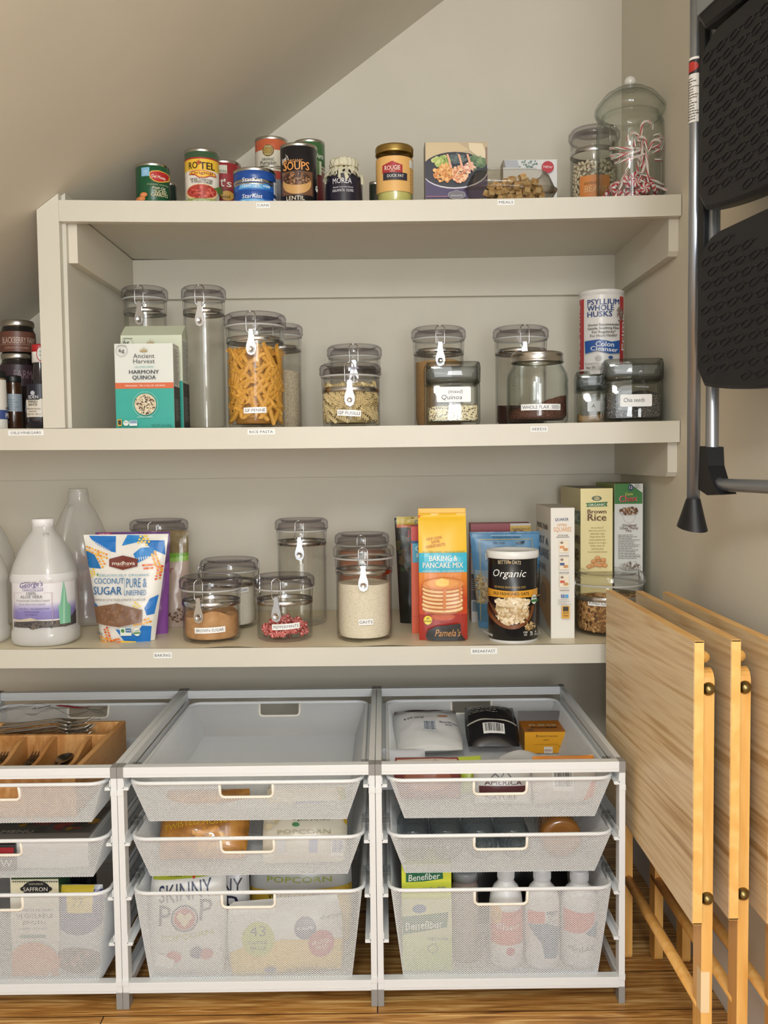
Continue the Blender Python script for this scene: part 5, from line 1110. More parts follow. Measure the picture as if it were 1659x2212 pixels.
def redbx(p):
    p.rect(505, 290, 750, 345, '8C2730'); p.rect(750, 302, 877, 345, 'C9A23C'); p.text('Excellent Source of', 814, 325, 13, '6A4A20', 112, shear=.2); p.text('IRON', 800, 345, 22, '6A2A20', 60, bold=.04); p.rect(515, 770, 570, 830, '6F7C86'); p.rect(500, 600, 570, 760, '3F332C'); p.lines(504, 700, 50, 80, 6, 'A89A8A')
carton('cereal_box', 'red and yellow box hidden behind the blue oat pouch', 'cereal box', 1018, 1147, 1131, 2.2, 3, .055, ('C4BFB8', '7B2A30', '9A3038'), redbx)
# pancake mix carton behind the yellow bag
def mixr(p): p.rect(136, 304, 300, 400, 'C63B33'); p.rect(136, 395, 300, 412, '234A7A'); p.rect(146, 412, 300, 530, '49A6C4'); p.text('C', 180, 460, 36, 'EAF3F5'); p.text('&', 180, 495, 26, 'EAF3F5'); p.rect(150, 530, 300, 860, 'D95B33')
def mixl(d, dep, H): d.rect(.003, H*.10, dep-.003, H*.8, 'DAD9D4'); d.lines(.006, H*.12, dep-.012, H*.64, 26, '44464A')
carton('baking_mix_box', 'red and blue mix box half hidden behind the yellow pancake bag', 'food box', 889, 962, 1137, 2.07, 3, .05, ('D95B33', 'BFC0BE', 'C63B33'), mixr, left=mixl)

# ---------------------------------------------------------------- pouches and bags
def pouch(name, label, cat, loc, wt, wb, h, dep, col, draw=None, pic=None, rz=0., tilt=0., seed=1, wr=.0022, back=None, seal=True, gl=.32, top_slant=0., nu=26, nv=34, rot=None, topdep=.0, bul=.55, partname='pouch_body'):
    root = T(name, label, cat, loc, rot=rot or (tilt, 0, rz)); q = seed*7.3
    def half(v): return (wb+(wt-wb)*min(1, v*1.0))/2
    def thick(u, v):   # u -1..1
        vv = min(max(v, 0), 1); base = dep/2*(1-vv)**.65*(.55+.45*min(1, vv*6)) if not topdep else (dep/2*(1-vv)+topdep/2*vv)
        if vv > .93: base *= (1-vv)/.07*1.0 if not topdep else 1
        return base*max(0, 1-abs(u)**2.6)**bul
    def F(u, v, o, s=-1):
        vv = v/h; hw = half(vv); u = max(-hw, min(hw, u)); t = max(-1, min(1, u/hw)) if hw else 0; w = wr*noise.noise(Vector((u*26+q, vv*4.2+q, s)))*(1-abs(t)**4)+wr*.5*noise.noise(Vector((u*70+q, vv*15, s*3)))
        y = -(thick(t, vv)+w*min(1, vv*8)); return (u, (y-o if s < 0 else -y+o), v+top_slant*u*vv)
    mt = M(col, gl) if isinstance(col, str) else col
    b = MB()
    for s in (-1, 1): b.grid(lambda a, c, s=s: F((2*a-1)*half(c), c*h, 0, s), nu, nv, mt if (s < 0 or not back) else (M(back, gl) if isinstance(back, str) else back))
    e = [F((2*k/nu-1)*half(0), 0, 0, -1) for k in range(nu+1)]+[F((2*k/nu-1)*half(0), 0, 0, 1) for k in range(nu, -1, -1)]; b.add(e, [(k, k+1, 2*nu-k, 2*nu+1-k) for k in range(nu)], mt)
    for sd in (-1, 1):
        e = []; 
        for k in range(nv+1): e += [F(sd*half(k/nv), k/nv*h, 0, -1), F(sd*half(k/nv), k/nv*h, 0, 1)]
        b.add(e, [(2*k, 2*k+2, 2*k+3, 2*k+1) for k in range(nv)], mt)
    b.build(partname, root)
    if draw:
        b = MB(); d = Dec(b, lambda u, v, o: F(u, v, o+.0003, -1), .008, .008, gloss=gl)
        if pic: draw(Pic(d, pic[0], loc[0], pic[1], loc[2]))
        else: draw(d)
        b.build('printed_graphics', root)
    return root
def leaf(p, pts, col, teeth='E9E7E0'): p.poly(pts, col)
def coco(p):
    B, B2 = '1F74C4', '2A86D0'
    p.poly([(680, 452), (905, 455), (915, 590), (850, 575), (760, 530), (700, 480)], B); p.poly([(1000, 445), (1150, 450), (1110, 500), (960, 535)], B2); p.poly([(1130, 490), (1310, 490), (1318, 610), (1210, 560)], B); p.poly([(1060, 600), (1120, 550), (1225, 545), (1230, 600), (1150, 650), (1100, 672)], B2)
    p.poly([(655, 565), (740, 610), (800, 720), (690, 715), (665, 650)], '1C6EAE'); p.poly([(1270, 935), (1240, 1090), (1185, 1100), (1165, 1040), (1205, 965)], B); p.poly([(935, 1210), (1010, 1225), (1100, 1260), (1150, 1180), (1220, 1190), (1205, 1335), (1110, 1335), (1000, 1310)], B); p.poly([(735, 1000), (770, 1020), (765, 1180), (745, 1090)], '1C6EAE')
    for k in range(11): p.poly([(700+k*16, 482+k*9), (706+k*16, 478+k*9), (722+k*16, 525+k*9)], 'E9E7E0'); p.d.l -= 1
    for k in range(7): p.poly([(1070+k*18, 640-k*3), (1078+k*18, 632-k*3), (1082+k*18, 668-k*3)], 'E9E7E0'); p.d.l -= 1
    p.d.l += 1; q = random.Random(8)
    def sprig(a0, b0, a1, b1, cols, n=16):
        for k in range(n):
            t = k/n; a, b_ = a0+(a1-a0)*t, b0+(b1-b0)*t; s = 13 if k % 2 else -13; dx, dy = (a1-a0), (b1-b0); L_ = math.hypot(dx, dy)
            p.ell(a-dy/L_*s, b_+dx/L_*s, 11, 9, cols[k % len(cols)], n=8); p.d.l -= 1
        p.d.l += 1
    O = ['E9A93C', 'F0B94A', 'E2913A']; Y_ = ['E8C64A', 'F0D564']; Rd = ['D9502F', 'E2713A', 'E89A3C']
    sprig(665, 555, 860, 625, O); sprig(760, 600, 830, 710, O, 10); sprig(720, 730, 735, 790, Y_, 6); sprig(1150, 460, 1185, 530, Y_, 6); sprig(1150, 705, 1240, 700, Rd, 9); sprig(1225, 590, 1290, 760, O, 18); sprig(1285, 700, 1262, 820, Rd, 10); sprig(1130, 450, 1110, 520, Y_, 6)
    sprig(1080, 1165, 1225, 1135, O, 12); sprig(1085, 1000, 1130, 1040, Y_, 5); sprig(855, 1200, 880, 1310, Rd, 10); sprig(785, 1285, 900, 1320, O, 12); sprig(900, 1320, 975, 1300, Rd, 12); sprig(990, 1325, 1110, 1330, Y_, 12)
    p.poly([(870, 640), (980, 612), (1105, 640), (1103, 700), (985, 728), (872, 700)], '6E2B1C'); p.text('madhava', 990, 688, 30, 'F0E6DC', 186, bold=.02); p.text('NATURALLY SWEET', 990, 700, 9, 'C99A84', 110)
    p.text('DELICIOUSLY ORGANIC', 1000, 780, 19, '4F9CB8', 410, bold=0); p.ell(778, 768, 9, 12, '6BA36A'); p.text('COCONUT', 876, 840, 46, '1E6FA8', 252, bold=.03); p.text('SUGAR', 868, 928, 66, '1C639C', 244, bold=.05); p.rect(1008, 790, 1011, 930, '4F9CB8'); p.text('PURE &', 1106, 868, 76, '1E6FA8', 166, bold=.01); p.text('UNREFINED', 1098, 932, 44, '1E6FA8', 178, bold=.01)
    p.text('(UNREFINED (BUT JUST AS CIVILIZED) ALTERNATIVE TO CANE SUGAR', 968, 978, 19, '4E4A52', 430, shear=.1, bold=0)
    p.poly([(752, 1030), (952, 996), (1160, 1050), (1158, 1148), (975, 1186), (775, 1160)], '7A573E'); p.blobs(960, 1090, 150, 60, 120, 12, ['86624A', '70503A', '7E5B42'], 2)
    p.rect(985, 1192, 1076, 1258, 'DDE6DC'); p.rect(1030, 1196, 1074, 1230, '3568A0'); p.text('NON GMO', 1052, 1218, 11, 'EEF2F2', 36); p.ell(1008, 1216, 14, 16, '4F8A55'); p.ell(1121, 1226, 27, 34, 'E6EAE0'); p.text('USDA', 1121, 1222, 12, '3B6B45', 40); p.rect(1096, 1228, 1146, 1242, '4F8A55'); p.text('1 LB (454g)', 800, 1250, 20, '5A5A66', 70, rot=-3)
zc = lvl(3, -.55)+.0014
Yc = 1.985; a_, c_ = at(262, 1397, Yc), at(262, 1157, Yc)
pouch('sugar_pouch', 'white coconut sugar pouch with blue palm leaves', 'pouch', (at(266, 1300, Yc).x, Yc+.03, zc), .186, .118, c_.z-zc, .062, 'E6E4DE', coco, ('C6', Yc), tilt=-.03, seed=2)
def purp(p): p.rect(790, 420, 900, 450, 'B33C6A'); p.text('NEW!', 845, 446, 22, 'E9C9D8', 74); p.poly([(1320, 700), (1380, 640), (1380, 1250), (1240, 1270)], '8A4F9E')
pouch('purple_pouch', 'purple pouch standing behind the coconut sugar pouch', 'pouch', (at(288, 1300, 2.09).x, 2.10, lvl(3, -.6)+.0014), .170, .150, at(282, 1150, 2.09).z-zc, .055, '6D3F86', purp, ('C6', 2.09), seed=5)
def flour(p):
    p.rect(1300, 405, 1560, 590, '7C6B4A'); q = random.Random(3)
    for k in range(26): p.rect(1300, 412+7*k, 1560, 414+7*k, '94835F'); p.d.l -= 1
    p.d.l += 1; p.rect(1300, 588, 1560, 645, '6FA03C'); p.poly([(1300, 640), (1560, 600), (1560, 645), (1300, 665)], '8FBA58'); p.text('Flour', 1340, 748, 62, '8E4A44', 140, bold=0, shear=.1); p.rect(1325, 1018, 1372, 1058, '5A4E78'); p.blobs(1440, 1090, 60, 60, 40, 9, ['6A4A3A', '7D5E4C'], 2)
pouch('flour_bag', 'clear flour bag with a burlap print top and green band', 'bag', (at(368, 1300, 2.18).x, 2.19, lvl(3, -.5)+.0014), .088, .084, at(368, 1147, 2.18).z-zc, .06, 'B9A496', flour, ('C6', 2.17), seed=7, gl=.2)
def blue(p):
    p.rect(480, 585, 960, 900, '8FA6B4'); p.blobs(575, 700, 50, 90, 190, 9, ['B29A74', 'C9B48C', '9A8260', 'D6C39C'], 4); p.blobs(940, 690, 26, 80, 90, 9, ['B29A74', 'C9B48C', '9A8260'], 5); p.rect(500, 790, 700, 900, '56819E')
    p.rect(640, 366, 830, 372, '9FC2DA'); p.text('An Employee-Owned Company', 735, 384, 12, '2F4F6A', 175, bold=0); p.rect(570, 392, 900, 396, 'C2AE6A'); p.rect(570, 396, 574, 900, 'C2AE6A'); p.rect(896, 396, 900, 900, 'C2AE6A'); p.text("Our Reds", 690, 418, 13, '22364A', 70, shear=.3); p.poly([(790, 410), (850, 400), (846, 416), (800, 420)], '22364A')
    p.rect(500, 352, 965, 357, '4E86B0'); p.text('k', 615, 520, 44, 'C9D8E2')
Yb = 2.10
pouch('oat_pouch', 'light blue oat pouch standing behind the black oat canister', 'pouch', (at(1098, 1300, Yb).x, Yb+.035, lvl(3, .3)+.0014), .168, .128, at(1098, 1149, Yb).z-zc, .07, '5F93BC', blue, ('C8', Yb), seed=3)
def dark(p):
    p.rect(48, 248, 260, 300, 'C7B03C'); p.rect(48, 296, 260, 315, 'C2622C'); p.blobs(110, 450, 60, 140, 60, 16, ['2C3A22', '4A3A22', '3A2018'], 2); p.text('O', 175, 296, 28, '3C6EA0'); p.text('J', 120, 366, 40, 'C8403A'); p.rect(110, 470, 150, 560, '555A5A')
pouch('dried_fruit_pouch', 'dark pouch with yellow top behind the yellow pancake bag', 'pouch', (at(896, 1250, 2.2).x, 2.21, lvl(3, .1)+.0014), .094, .072, at(896, 1117, 2.2).z-zc, .05, '1F1E1A', dark, ('C8', 2.2), seed=9)
# yellow pancake mix bag: a gusseted block bag
def pam(p):
    p.rect(150, 590, 520, 1010, 'C9481F'); p.rect(150, 560, 520, 690, 'E2882A')
    for k in range(9): p.rect(150, 600+k*16, 520, 616+k*16, ['E2882A', 'E08428', 'DE7F27', 'DA7725', 'D66F24', 'D36723', 'CF5F21', 'CC5820', 'CA501F'][k]); p.d.l -= 1
    p.d.l += 1; p.rect(180, 850, 520, 1010, 'A32A1E'); p.ell(335, 865, 75, 22, 'C2541F')
    p.rect(150, 472, 520, 592, '2FB3CF'); p.text('NEW LOOK!', 283, 390, 17, 'C2691F', 96, rot=8); p.text('SAME', 290, 410, 17, 'C2691F', 52, rot=8); p.text('INGREDIENTS!', 290, 434, 17, 'C2691F', 124, rot=8)
    p.text('GLUTEN-FREE • WHOLE GRAIN', 340, 468, 11, '9AA03C', 262); p.text('BAKING &', 336, 518, 33, 'F3F1E9', 172, bold=.03); p.text('PANCAKE MIX', 334, 560, 34, 'F3F1E9', 250, bold=.03); p.text('ALMOND MEAL • NO ADDED SUGAR', 336, 586, 11, 'D8E8E6', 258)
    for k in range(7):
        p.ell(332-(k % 2)*4, 815-k*24, 128-k*.5, 32, 'B9672C'); p.ell(332-(k % 2)*4, 808-k*24, 126-k*.5, 28, 'E9C287' if k % 2 else 'EBCB95')
    p.ell(334, 658, 126, 36, 'D9873C'); p.ell(330, 655, 100, 26, 'E39A48'); p.poly([(285, 640), (325, 622), (370, 634), (368, 664), (330, 676), (290, 664)], 'F0C964'); p.poly([(335, 680), (352, 680), (350, 810), (340, 830), (333, 790)], 'D27A2E'); p.poly([(430, 680), (446, 672), (440, 760), (432, 762)], 'D27A2E')
    p.ell(240, 880, 26, 28, 'E3CB2E'); p.text('#1', 240, 874, 12, '3A3A20'); p.text('BEST SELLING', 240, 890, 8, '3A3A20', 42)
    p.poly([(228, 975), (240, 940), (290, 918), (440, 900), (442, 960), (474, 1004), (300, 1004), (236, 1000)], '1D1A17'); p.text("Pamela's", 362, 978, 44, 'C98F52', 160, bold=0, shear=.35)
def pambag():
    Y = 1.985; z0 = lvl(3, .1)+.0014; a, c = at(905, 1250, Y), at(1009, 1250, Y); x = (a.x+c.x)/2; hw = (c.x-a.x)/2; H = at(957, 1100, Y).z-z0; dep = .062
    root = T('pancake_mix_bag', 'tall yellow and orange baking and pancake mix bag', 'bag', (x, Y, z0), -.02); mt = M('EFBF1E', .3)
    def F(u, v, o, s=-1):
        vv = v/H; t = max(-1, min(1, u/hw)); th = (dep/2)*(1 if vv < .62 else max(.0, 1-(vv-.62)/.33)**.8)*(1-.10*abs(t)**6); w = .0013*noise.noise(Vector((u*30, vv*6, s)))*(1-abs(t)**6)
        return (u, dep/2+s*(th+w+o), v)
    hwf = lambda vv: hw
    b = MB()
    for s in (-1, 1): b.grid(lambda p, q, s=s: F((2*p-1)*hw, q*H, 0, s), 20, 40, mt)
    for sd in (-1, 1):
        def side(p, q): A, B = Vector(F(sd*hw, q*H, 0, -1)), Vector(F(sd*hw, q*H, 0, 1)); m = A.lerp(B, p); m.x -= sd*.011*math.sin(PI*p)*(.25+.75*min(1, q/.6)); return m
        b.grid(side, 6, 40, M('C9481F', .3))
    b.add([F(-hw, 0, 0), F(hw, 0, 0), F(hw, 0, 0, 1), F(-hw, 0, 0, 1)], [(0, 1, 2, 3)], mt); b.build('bag_body', root)
    b = MB(); b.box(-hw+.001, dep/2-.004, H-.010, hw-.001, dep/2+.004, H+.0008, M('E6B41C', .35), .001); b.build('folded_top', root)
    b = MB(); d = Dec(b, lambda u, v, o: F(max(-hw, min(hw, u)), max(0.0005, v), o+.0002), .01, .01, gloss=.25); pam(Pic(d, 'C8', x, Y, z0)); b.build('printed_graphics', root)
pambag()
# black oat canister
def oats(p, r, H):
    for k, (t, a, bb, rt) in enumerate((('BETTER', 712, 540, 4), ('OATS', 787, 540, -6))): p.text(t, a, bb, 23, 'D9C9A4', 78 if k == 0 else 56, rot=rt, bold=0)
    p.ell(750, 530, 4, 9, 'C99A4A'); p.text('Organic', 742, 620, 46, 'EFEFEC', 222, bold=0, shear=.3); p.text('100% WHOLE GRAIN ORGANIC OATS', 745, 690, 13, 'C9A45C', 206, bold=0)
    p.poly([(600, 700), (760, 708), (930, 696), (930, 738), (760, 752), (600, 742)], 'E3A437'); p.text('OLD FASHIONED OATS', 752, 733, 20, '2A2118', 236, bold=.03)
    p.ell(758, 800, 142, 142, '6A3D24', a0=180, a1=360) if False else None
    p.poly([(618+140*(1+math.cos(R(a)))/1.0, 800-142*math.sin(R(a))) for a in range(180, 361, 12)], '7A4A2C'); p.poly([(634+124*(1+math.cos(R(a)))/1.0, 795-122*math.sin(R(a))) for a in range(180, 361, 12)], '3B241A')
    p.ell(762, 826, 100, 84, 'CBB084'); p.blobs(762, 830, 102, 84, 460, 9, ['D9C39A', 'E6D4B0', 'C4A878', 'EDE0C4', 'B8986A'], 5); p.rect(600, 742, 930, 746, 'E3A437'); p.blobs(760, 775, 105, 26, 120, 9, ['D9C39A', 'E6D4B0', 'EDE0C4'], 6)
    p.poly([(618, 690), (630, 690), (692, 850), (684, 862)], '6A3D24'); p.ell(884, 758, 21, 30, 'DCE0D6'); p.text('USDA', 884, 752, 11, '3D6B45', 32); p.rect(864, 760, 904, 774, '3F7A4A'); p.blobs(860, 920, 34, 26, 34, 7, ['B99A66', '8F7248', 'D2B98C'], 8)
    for k, (t, a) in enumerate((('150', 832), ('0g', 862), ('0', 884), ('1', 902))): p.text(t, a, 962, 12, 'D9D9D4'); p.rect(a-8, 966, a+8, 978, '8A8A86')
    p.text('NET WT 16 OZ (454g)', 652, 982, 13, 'C9C9C4', 78, rot=-8)
Yo = 1.985
ox, orr, oz, oH = can('tall black tub of old fashioned oats with white lid', 1054, 1161, 1192, Yo, 3, '17171A', oats, crop='C8', cat='tub', metal=M('C9C9C6', .4), name='oat_tub')
b = MB(); rr_ = orr*1.05; b.lathe([(0, .0002), (rr_*.86, .0002), (rr_*.9, .004), (rr_*.97, .0045), (rr_, .003), (rr_, -.010), (rr_*.975, -.012), (rr_*.95, -.012)], M('EAEBEA', .35), 56); lo = b.build('snap_lid'); lo.location = (0, 0, oH+.0012); lo.parent = [o for o in COL.objects if o.name.startswith('oat_tub')][0]

# ---------------------------------------------------------------- jugs
def jug(label, px0, px1, ytop, Y, cap, mat, hand, body_lab=None, capr=.3, dz=None, tall=.5, liquid=None):
    x, r, z0, H = place(px0, px1, Y, 3, ytop); root = T('plastic_jug', label, 'jug', (x, Y, z0)); ch = .017
    b = MB(); zs = H*tall
    prof = [(0, .004), (r*.80, 0), (r*.97, .006), (r, .014), (r, .030), (r*.955, .036), (r*.955, zs*.93), (r*1.0, zs*.97), (r*.995, zs*1.02), (r*.90, zs+(H-zs)*.22), (r*.72, zs+(H-zs)*.46), (r*.52, zs+(H-zs)*.66), (r*.38, zs+(H-zs)*.76), (r*.33, zs+(H-zs)*.81), (r*.32, H-ch*.5)]
    b.lathe(prof, mat, 48, sq=2.6)
    b.build('jug_body', root)
    if hand:
        hx = hand; b = MB(); pts = []
        for k in range(11): t = k/10; rr = r*(.36+.60*t); z = zs+(H-zs)*.74-(H-zs)*.80*t; pts.append((rr*math.sin(hx), -rr*math.cos(hx)-.006*math.sin(PI*t), z))
        b.tube(pts, [.007+.002*math.sin(PI*k/10) for k in range(11)], mat, 12); b.build('handle', root)
    if cap:
        b = MB(); rc = r*capr+.003; b.lathe([(0, H), (rc*.95, H), (rc, H-.002), (rc, H-ch), (rc*.96, H-ch)], cap, 36); 
        b.build('screw_cap', root)
    if liquid:
        b = MB(); b.lathe([(0, .006), (r*.9, .006), (r*.93, .035), (r*.93, zs*.95), (r*.96, zs*1.0), (r*.86, zs+(H-zs)*.22), (r*.70, zs+(H-zs)*.42), (0, zs+(H-zs)*.42)], liquid, 40, sq=2.6); b.build('liquid', root)
    if body_lab:
        b = MB(); rl = r*.955+.0006
        def sqmap(u, v, o): a = u/rl-PI/2; k = 1/((abs(math.cos(a))**2.6+abs(math.sin(a))**2.6)**(1/2.6)); return ((rl+o)*k*math.cos(a), (rl+o)*k*math.sin(a), v)
        body_lab(Pic(Dec(b, sqmap, .004), 'C6', x, Y-rl, z0, rl)); b.build('wrap_label', root)
    return root
def aloe(p):
    p.rect(100, 762, 602, 1192, 'E3E2E6')
    for k in range(12): p.rect(100, 985+12*k, 602, 997+12*k, ['DEDDE6', 'D3D1E2', 'C5C2DC', 'B6B2D6', 'A8A3CF', '9B95C8', '8F88C1', '8880BC', '8880BC', '867EB8', '847CB4', '7E77AE'][k]); p.d.l -= 1
    p.d.l += 1; p.poly([(110, 1140), (180, 1125), (250, 1112), (320, 1132), (600, 1140), (600, 1192), (110, 1192)], 'C9BFA8'); p.poly([(110, 1150), (300, 1135), (430, 1140), (520, 1112), (602, 1070), (602, 1192), (110, 1192)], '4E4A4C'); p.blobs(350, 1170, 230, 18, 60, 16, ['3F3C40', '5C5650', '6A6058'], 3)
    p.poly([(470, 810), (482, 900), (492, 1000), (510, 1030), (512, 1170), (455, 1170), (442, 1010), (452, 1030), (462, 900)], '7FBFA0'); p.poly([(470, 812), (478, 920), (480, 1165), (470, 1165)], 'A9D9BF')
    p.text('SINCE 1979', 250, 828, 11, '6A5A86', 96); p.text("George's", 260, 858, 42, '5E3F8E', 182, shear=.3, rot=6, bold=0); p.ring(270, 880, 0, 1, '5E3F8E'); p.rect(195, 868, 345, 892, '6F57A0'); p.rect(198, 870, 342, 890, 'E3E2E6'); p.text('"ALWAYS ACTIVE" ALOE', 270, 886, 11, '6F57A0', 136)
    p.text('100%', 262, 922, 24, '5A5A66', 72, bold=0); p.text('ALOE VERA', 262, 950, 25, '5A5A66', 168, bold=0); p.text('Fractionally Distilled Liquid', 272, 976, 16, '6A6A78', 244, bold=0); p.text('from Aloe Vera Leaves', 268, 1004, 15, '7A7A8A', 196, bold=0)
    p.text('• Taste Free   • No Unpleasant Taste', 278, 1040, 12, '3E3A66', 230, bold=0); p.text('• No Preservatives', 264, 1064, 12, '3E3A66', 120, bold=0); p.text('• No Additives', 262, 1088, 12, '3E3A66', 96, bold=0)
    for e in ((145, 905, 148, 1155), (408, 905, 411, 1155), (145, 905, 195, 907), (350, 905, 411, 907)): p.rect(*e, 'B79AA8')
jug('white capped aloe vera jug with purple label', 30, 165, 1120, 2.0, M('EDEEF0', .35), MILK, .55, aloe, tall=.535, liquid=clear('aloe_water', (.86, .87, .85), (.6, .6, .6), 1.2, .1, .4, (.95, .96, .95)))
jug('empty translucent gallon jug behind the aloe jug', 112, 238, 1055, 2.24, HAZE, HAZE, -.35, None, capr=.26, tall=.52)
jug('cloudy jug cut off at the left edge of the lowest shelf', -118, 11, 1128, 2.0, M('EDEEF0', .35), MILK, .4, None, tall=.535)
jug('cloudy gallon jug behind, cut off at the left edge', -82, 30, 1098, 2.22, MILK, MILK, None, None, tall=.52)
def mtn(p): p.rect(590, 592, 780, 970, '8F2630'); p.text('MOUNTAIN', 610, 632, 24, 'E2D4D0', 130); p.text('WATER', 616, 658, 22, 'E2D4D0', 84); p.poly([(605, 700), (640, 670), (700, 690), (700, 716), (620, 716)], '3D4A70'); p.text('WHEAT', 650, 768, 40, 'E9DEDA', 160, bold=.02); p.text('organic', 640, 808, 16, 'D9C4C0', 70); p.rect(590, 830, 780, 860, '5A2A3A'); p.barcode(652, 892, 720, 956); p.text('5 lb', 630, 950, 16, 'E2D4D0', 32)
x, hw, zs, H = place(140, 232, 2.33, 3, 1198)
root = T('red_packet', 'dark red printed packet behind the aloe jug and sugar pouch', 'packet', (x, 2.33, zs)); b = MB(); b.box(-hw, 0, 0, hw, .045, H, M('8F2630', .4), .004); b.build('packet_body', root); b = MB(); mtn(Pic(Dec(b, front_map(0)), 'C6', x, 2.33, zs)); b.build('printed_graphics', root)
# ================================================================ things in the wire baskets
def bag(name, label, cat, loc, w, h, th, col, rot, draw=None, seed=1, gl=.28, wr=.006, cols2=None, seal=.05, nu=24, nv=24):
    """filled pillow bag, sealed flat at both ends; face towards its local -y, length along z"""
    root = T(name, label, cat, loc, rot=rot); q = seed*5.1; mt = M(col, gl) if isinstance(col, str) else col
    def F(u, v, o, s=-1):
        u = max(-w/2, min(w/2, u)); v = max(0, min(h, v)); t = 2*u/w; k = v/h; e = max(0, (1-abs(2*k-1)**2.4-seal))/(1-seal); tt = th/2*max(0, e)**.6*max(0, 1-abs(t)**2.4)**.6
        n = noise.noise(Vector((u*16+q, v*16, s*2)))*wr+noise.noise(Vector((u*45+q, v*45, s*2)))*wr*.4; pin = 1-.06*(1-e)
        return (u*pin, s*(tt+o+(n*max(0, e)*(1-t**4)))-0, v+.25*n)
    b = MB()
    for s in (-1, 1): b.grid(lambda a, c, s=s: F((a-.5)*w, c*h, 0, s), nu, nv, mt)
    b.build('bag_body', root)
    if draw: b = MB(); draw(Dec(b, lambda u, v, o: F(u, v, o+.0006), .008, .008, gloss=gl)); b.build('printed_graphics', root)
    return root
def onfloor(px, py, z): return onz(px, py, z)
zb0, zb1, zb2_ = zbot[0]+.002, zbot[1]+.002, zbot[2]+.002
# --- right top basket: pouches and box
def w1(d): d.rect(-.075, .0, .075, .024, 'D9DADA'); d.text('8 OZ (227g)', -.03, .095, .006, '5A5A60', .045); d.ell(.035, .1, .012, .006, 'B98A6A'); d.barcode(-.012, .045, .018, .08, col='3C4C64', bg='D5D9DC'); d.text('Best by DEC 2020', .046, .074, .004, '55555C', .04); d.text('#1407', .046, .064, .004, '55555C', .016); d.rect(-.075, .145, .075, .19, '4A2024')
p = onz(930, 1640, zb0); bag('snack_pouch', 'white pouch with maroon top lying in the right top basket', 'pouch', (p.x, p.y-.012, zb0+.022), .150, .165, .050, 'D6D7D8', (R(-76), 0, R(2)), w1, seed=3)
def w2(d): d.barcode(-.022, .022, .026, .052); d.rect(-.055, .062, .055, .068, 'C9C4B8'); d.lines(-.05, .1, .09, .05, 6, '9A9690')
p = onz(1066, 1632, zb0); bag('snack_pouch', 'black pouch with a barcode lying in the right top basket', 'pouch', (p.x, p.y-.012, zb0+.024), .118, .15, .050, '1E1C20', (R(-72), 0, R(-2)), w2, seed=6, gl=.2)
YBX = onz(1180, 1626, zb0+.002).y; p = at(1180, 1626, YBX); hwb = (at(1227, 1600, YBX).x-at(1134, 1600, YBX).x)/2; hb = at(1180, 1580, YBX).z-p.z
def bar(pp): 
    pp.text('PERFECT PLEASURE', 1092, 364, 8, '7A5A1C', 110); pp.ring(1023, 359, 8, 12, '2E2A20', n=3); pp.text('100% PCW', 1078, 384, 6, '7A5A1C', 34); pp.rect(1064, 422, 1116, 466, 'E2DDD2'); pp.text('REUSE', 1089, 446, 8, 'C04A3A', 42); pp.lines(1068, 456, 44, 26, 3, 'B9B2A6')
    pp.poly([(1000, 405), (1140, 402), (1200, 455), (1197, 452), (1138, 405), (1000, 408)], 'C7921C')
def bartop(d, hw, dep): d.rect(-hw, 0, hw, dep, 'B8701C'); d.text('RBG', 0, .045, .012, 'DCCFA8', .06); d.text('CLIMBER', 0, .026, .008, '3A2A1C', .06); d.ell(-hw*.7, .012, .008, .005, '6A5A3A')
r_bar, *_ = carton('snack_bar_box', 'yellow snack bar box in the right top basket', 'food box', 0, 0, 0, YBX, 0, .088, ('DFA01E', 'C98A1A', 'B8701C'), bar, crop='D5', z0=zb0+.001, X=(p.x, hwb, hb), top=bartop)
b = MB(); b.prism([(.088, hb-.002), (.09, hb-.002), (.098, hb+.020), (.096, hb+.021)], -hwb, hwb, 'x', M('2A1D14', .4)); b.build('box_flap', r_bar)
b = MB()
def sheet(u, w): return (-.062+.124*u, -.045+.09*w, .004+.010*math.sin(u*5)*w+.012*(1-w)+.006*math.sin(w*6+u*3))
b.grid(sheet, 20, 14, M('D9DADC', .4)); d = Dec(b, lambda u, v, o: sheet((u+.062)/.124, (v+.045)/.09)[:2]+(sheet((u+.062)/.124, (v+.045)/.09)[2]+.0004+o,), .008, .008); d.text('Gq', -.02, -.01, .018, '3A3A3E', .04, bold=0); d.lines(.0, -.03, .04, .03, 3, '5A5A60')
o = b.build('white_sheet'); p = onz(1150, 1642, zb0+.03); o.location = (p.x, p.y+.01, zb0+.016); tag(o, 'white printed wrapper lying in front of the yellow box', 'wrapper')
def w3(d): d.rect(-.045, .02, .045, .034, '5A2A30'); d.text('AMERICA', .0, .036, .008, '5A2A30', .07, bold=.02); d.text('NATURE', -.004, .009, .008, '2E2A2E', .06, bold=.03); d.text('Mountain', .01, .062, .012, '3A3A3E', .06, shear=.2); d.poly([(-.03, .042), (-.015, .058), (-.005, .048), (.005, .064), (.02, .044), (.018, .043), (.005, .061), (-.005, .046), (-.015, .055), (-.028, .042)], '6A6A70')
yw = DF+.052
p = at(1088, 1728, yw); bag('snack_pouch', 'white pouch with maroon stripe behind the right top basket handle', 'pouch', (p.x, yw+.012, zb0+.004), .108, .080, .04, 'D9DAD8', (R(-14), 0, R(-1)), w3, seed=9, wr=.004)
def w4(d): d.barcode(-.028, .022, .012, .068, col='3A3A3E'); d.poly([(.03, .0), (.066, .02), (.066, .05), (.045, .035)], 'D9632F'); d.poly([(-.066, .055), (.03, .078), (.066, .07), (.066, .09), (-.066, .09)], 'D98A3A')
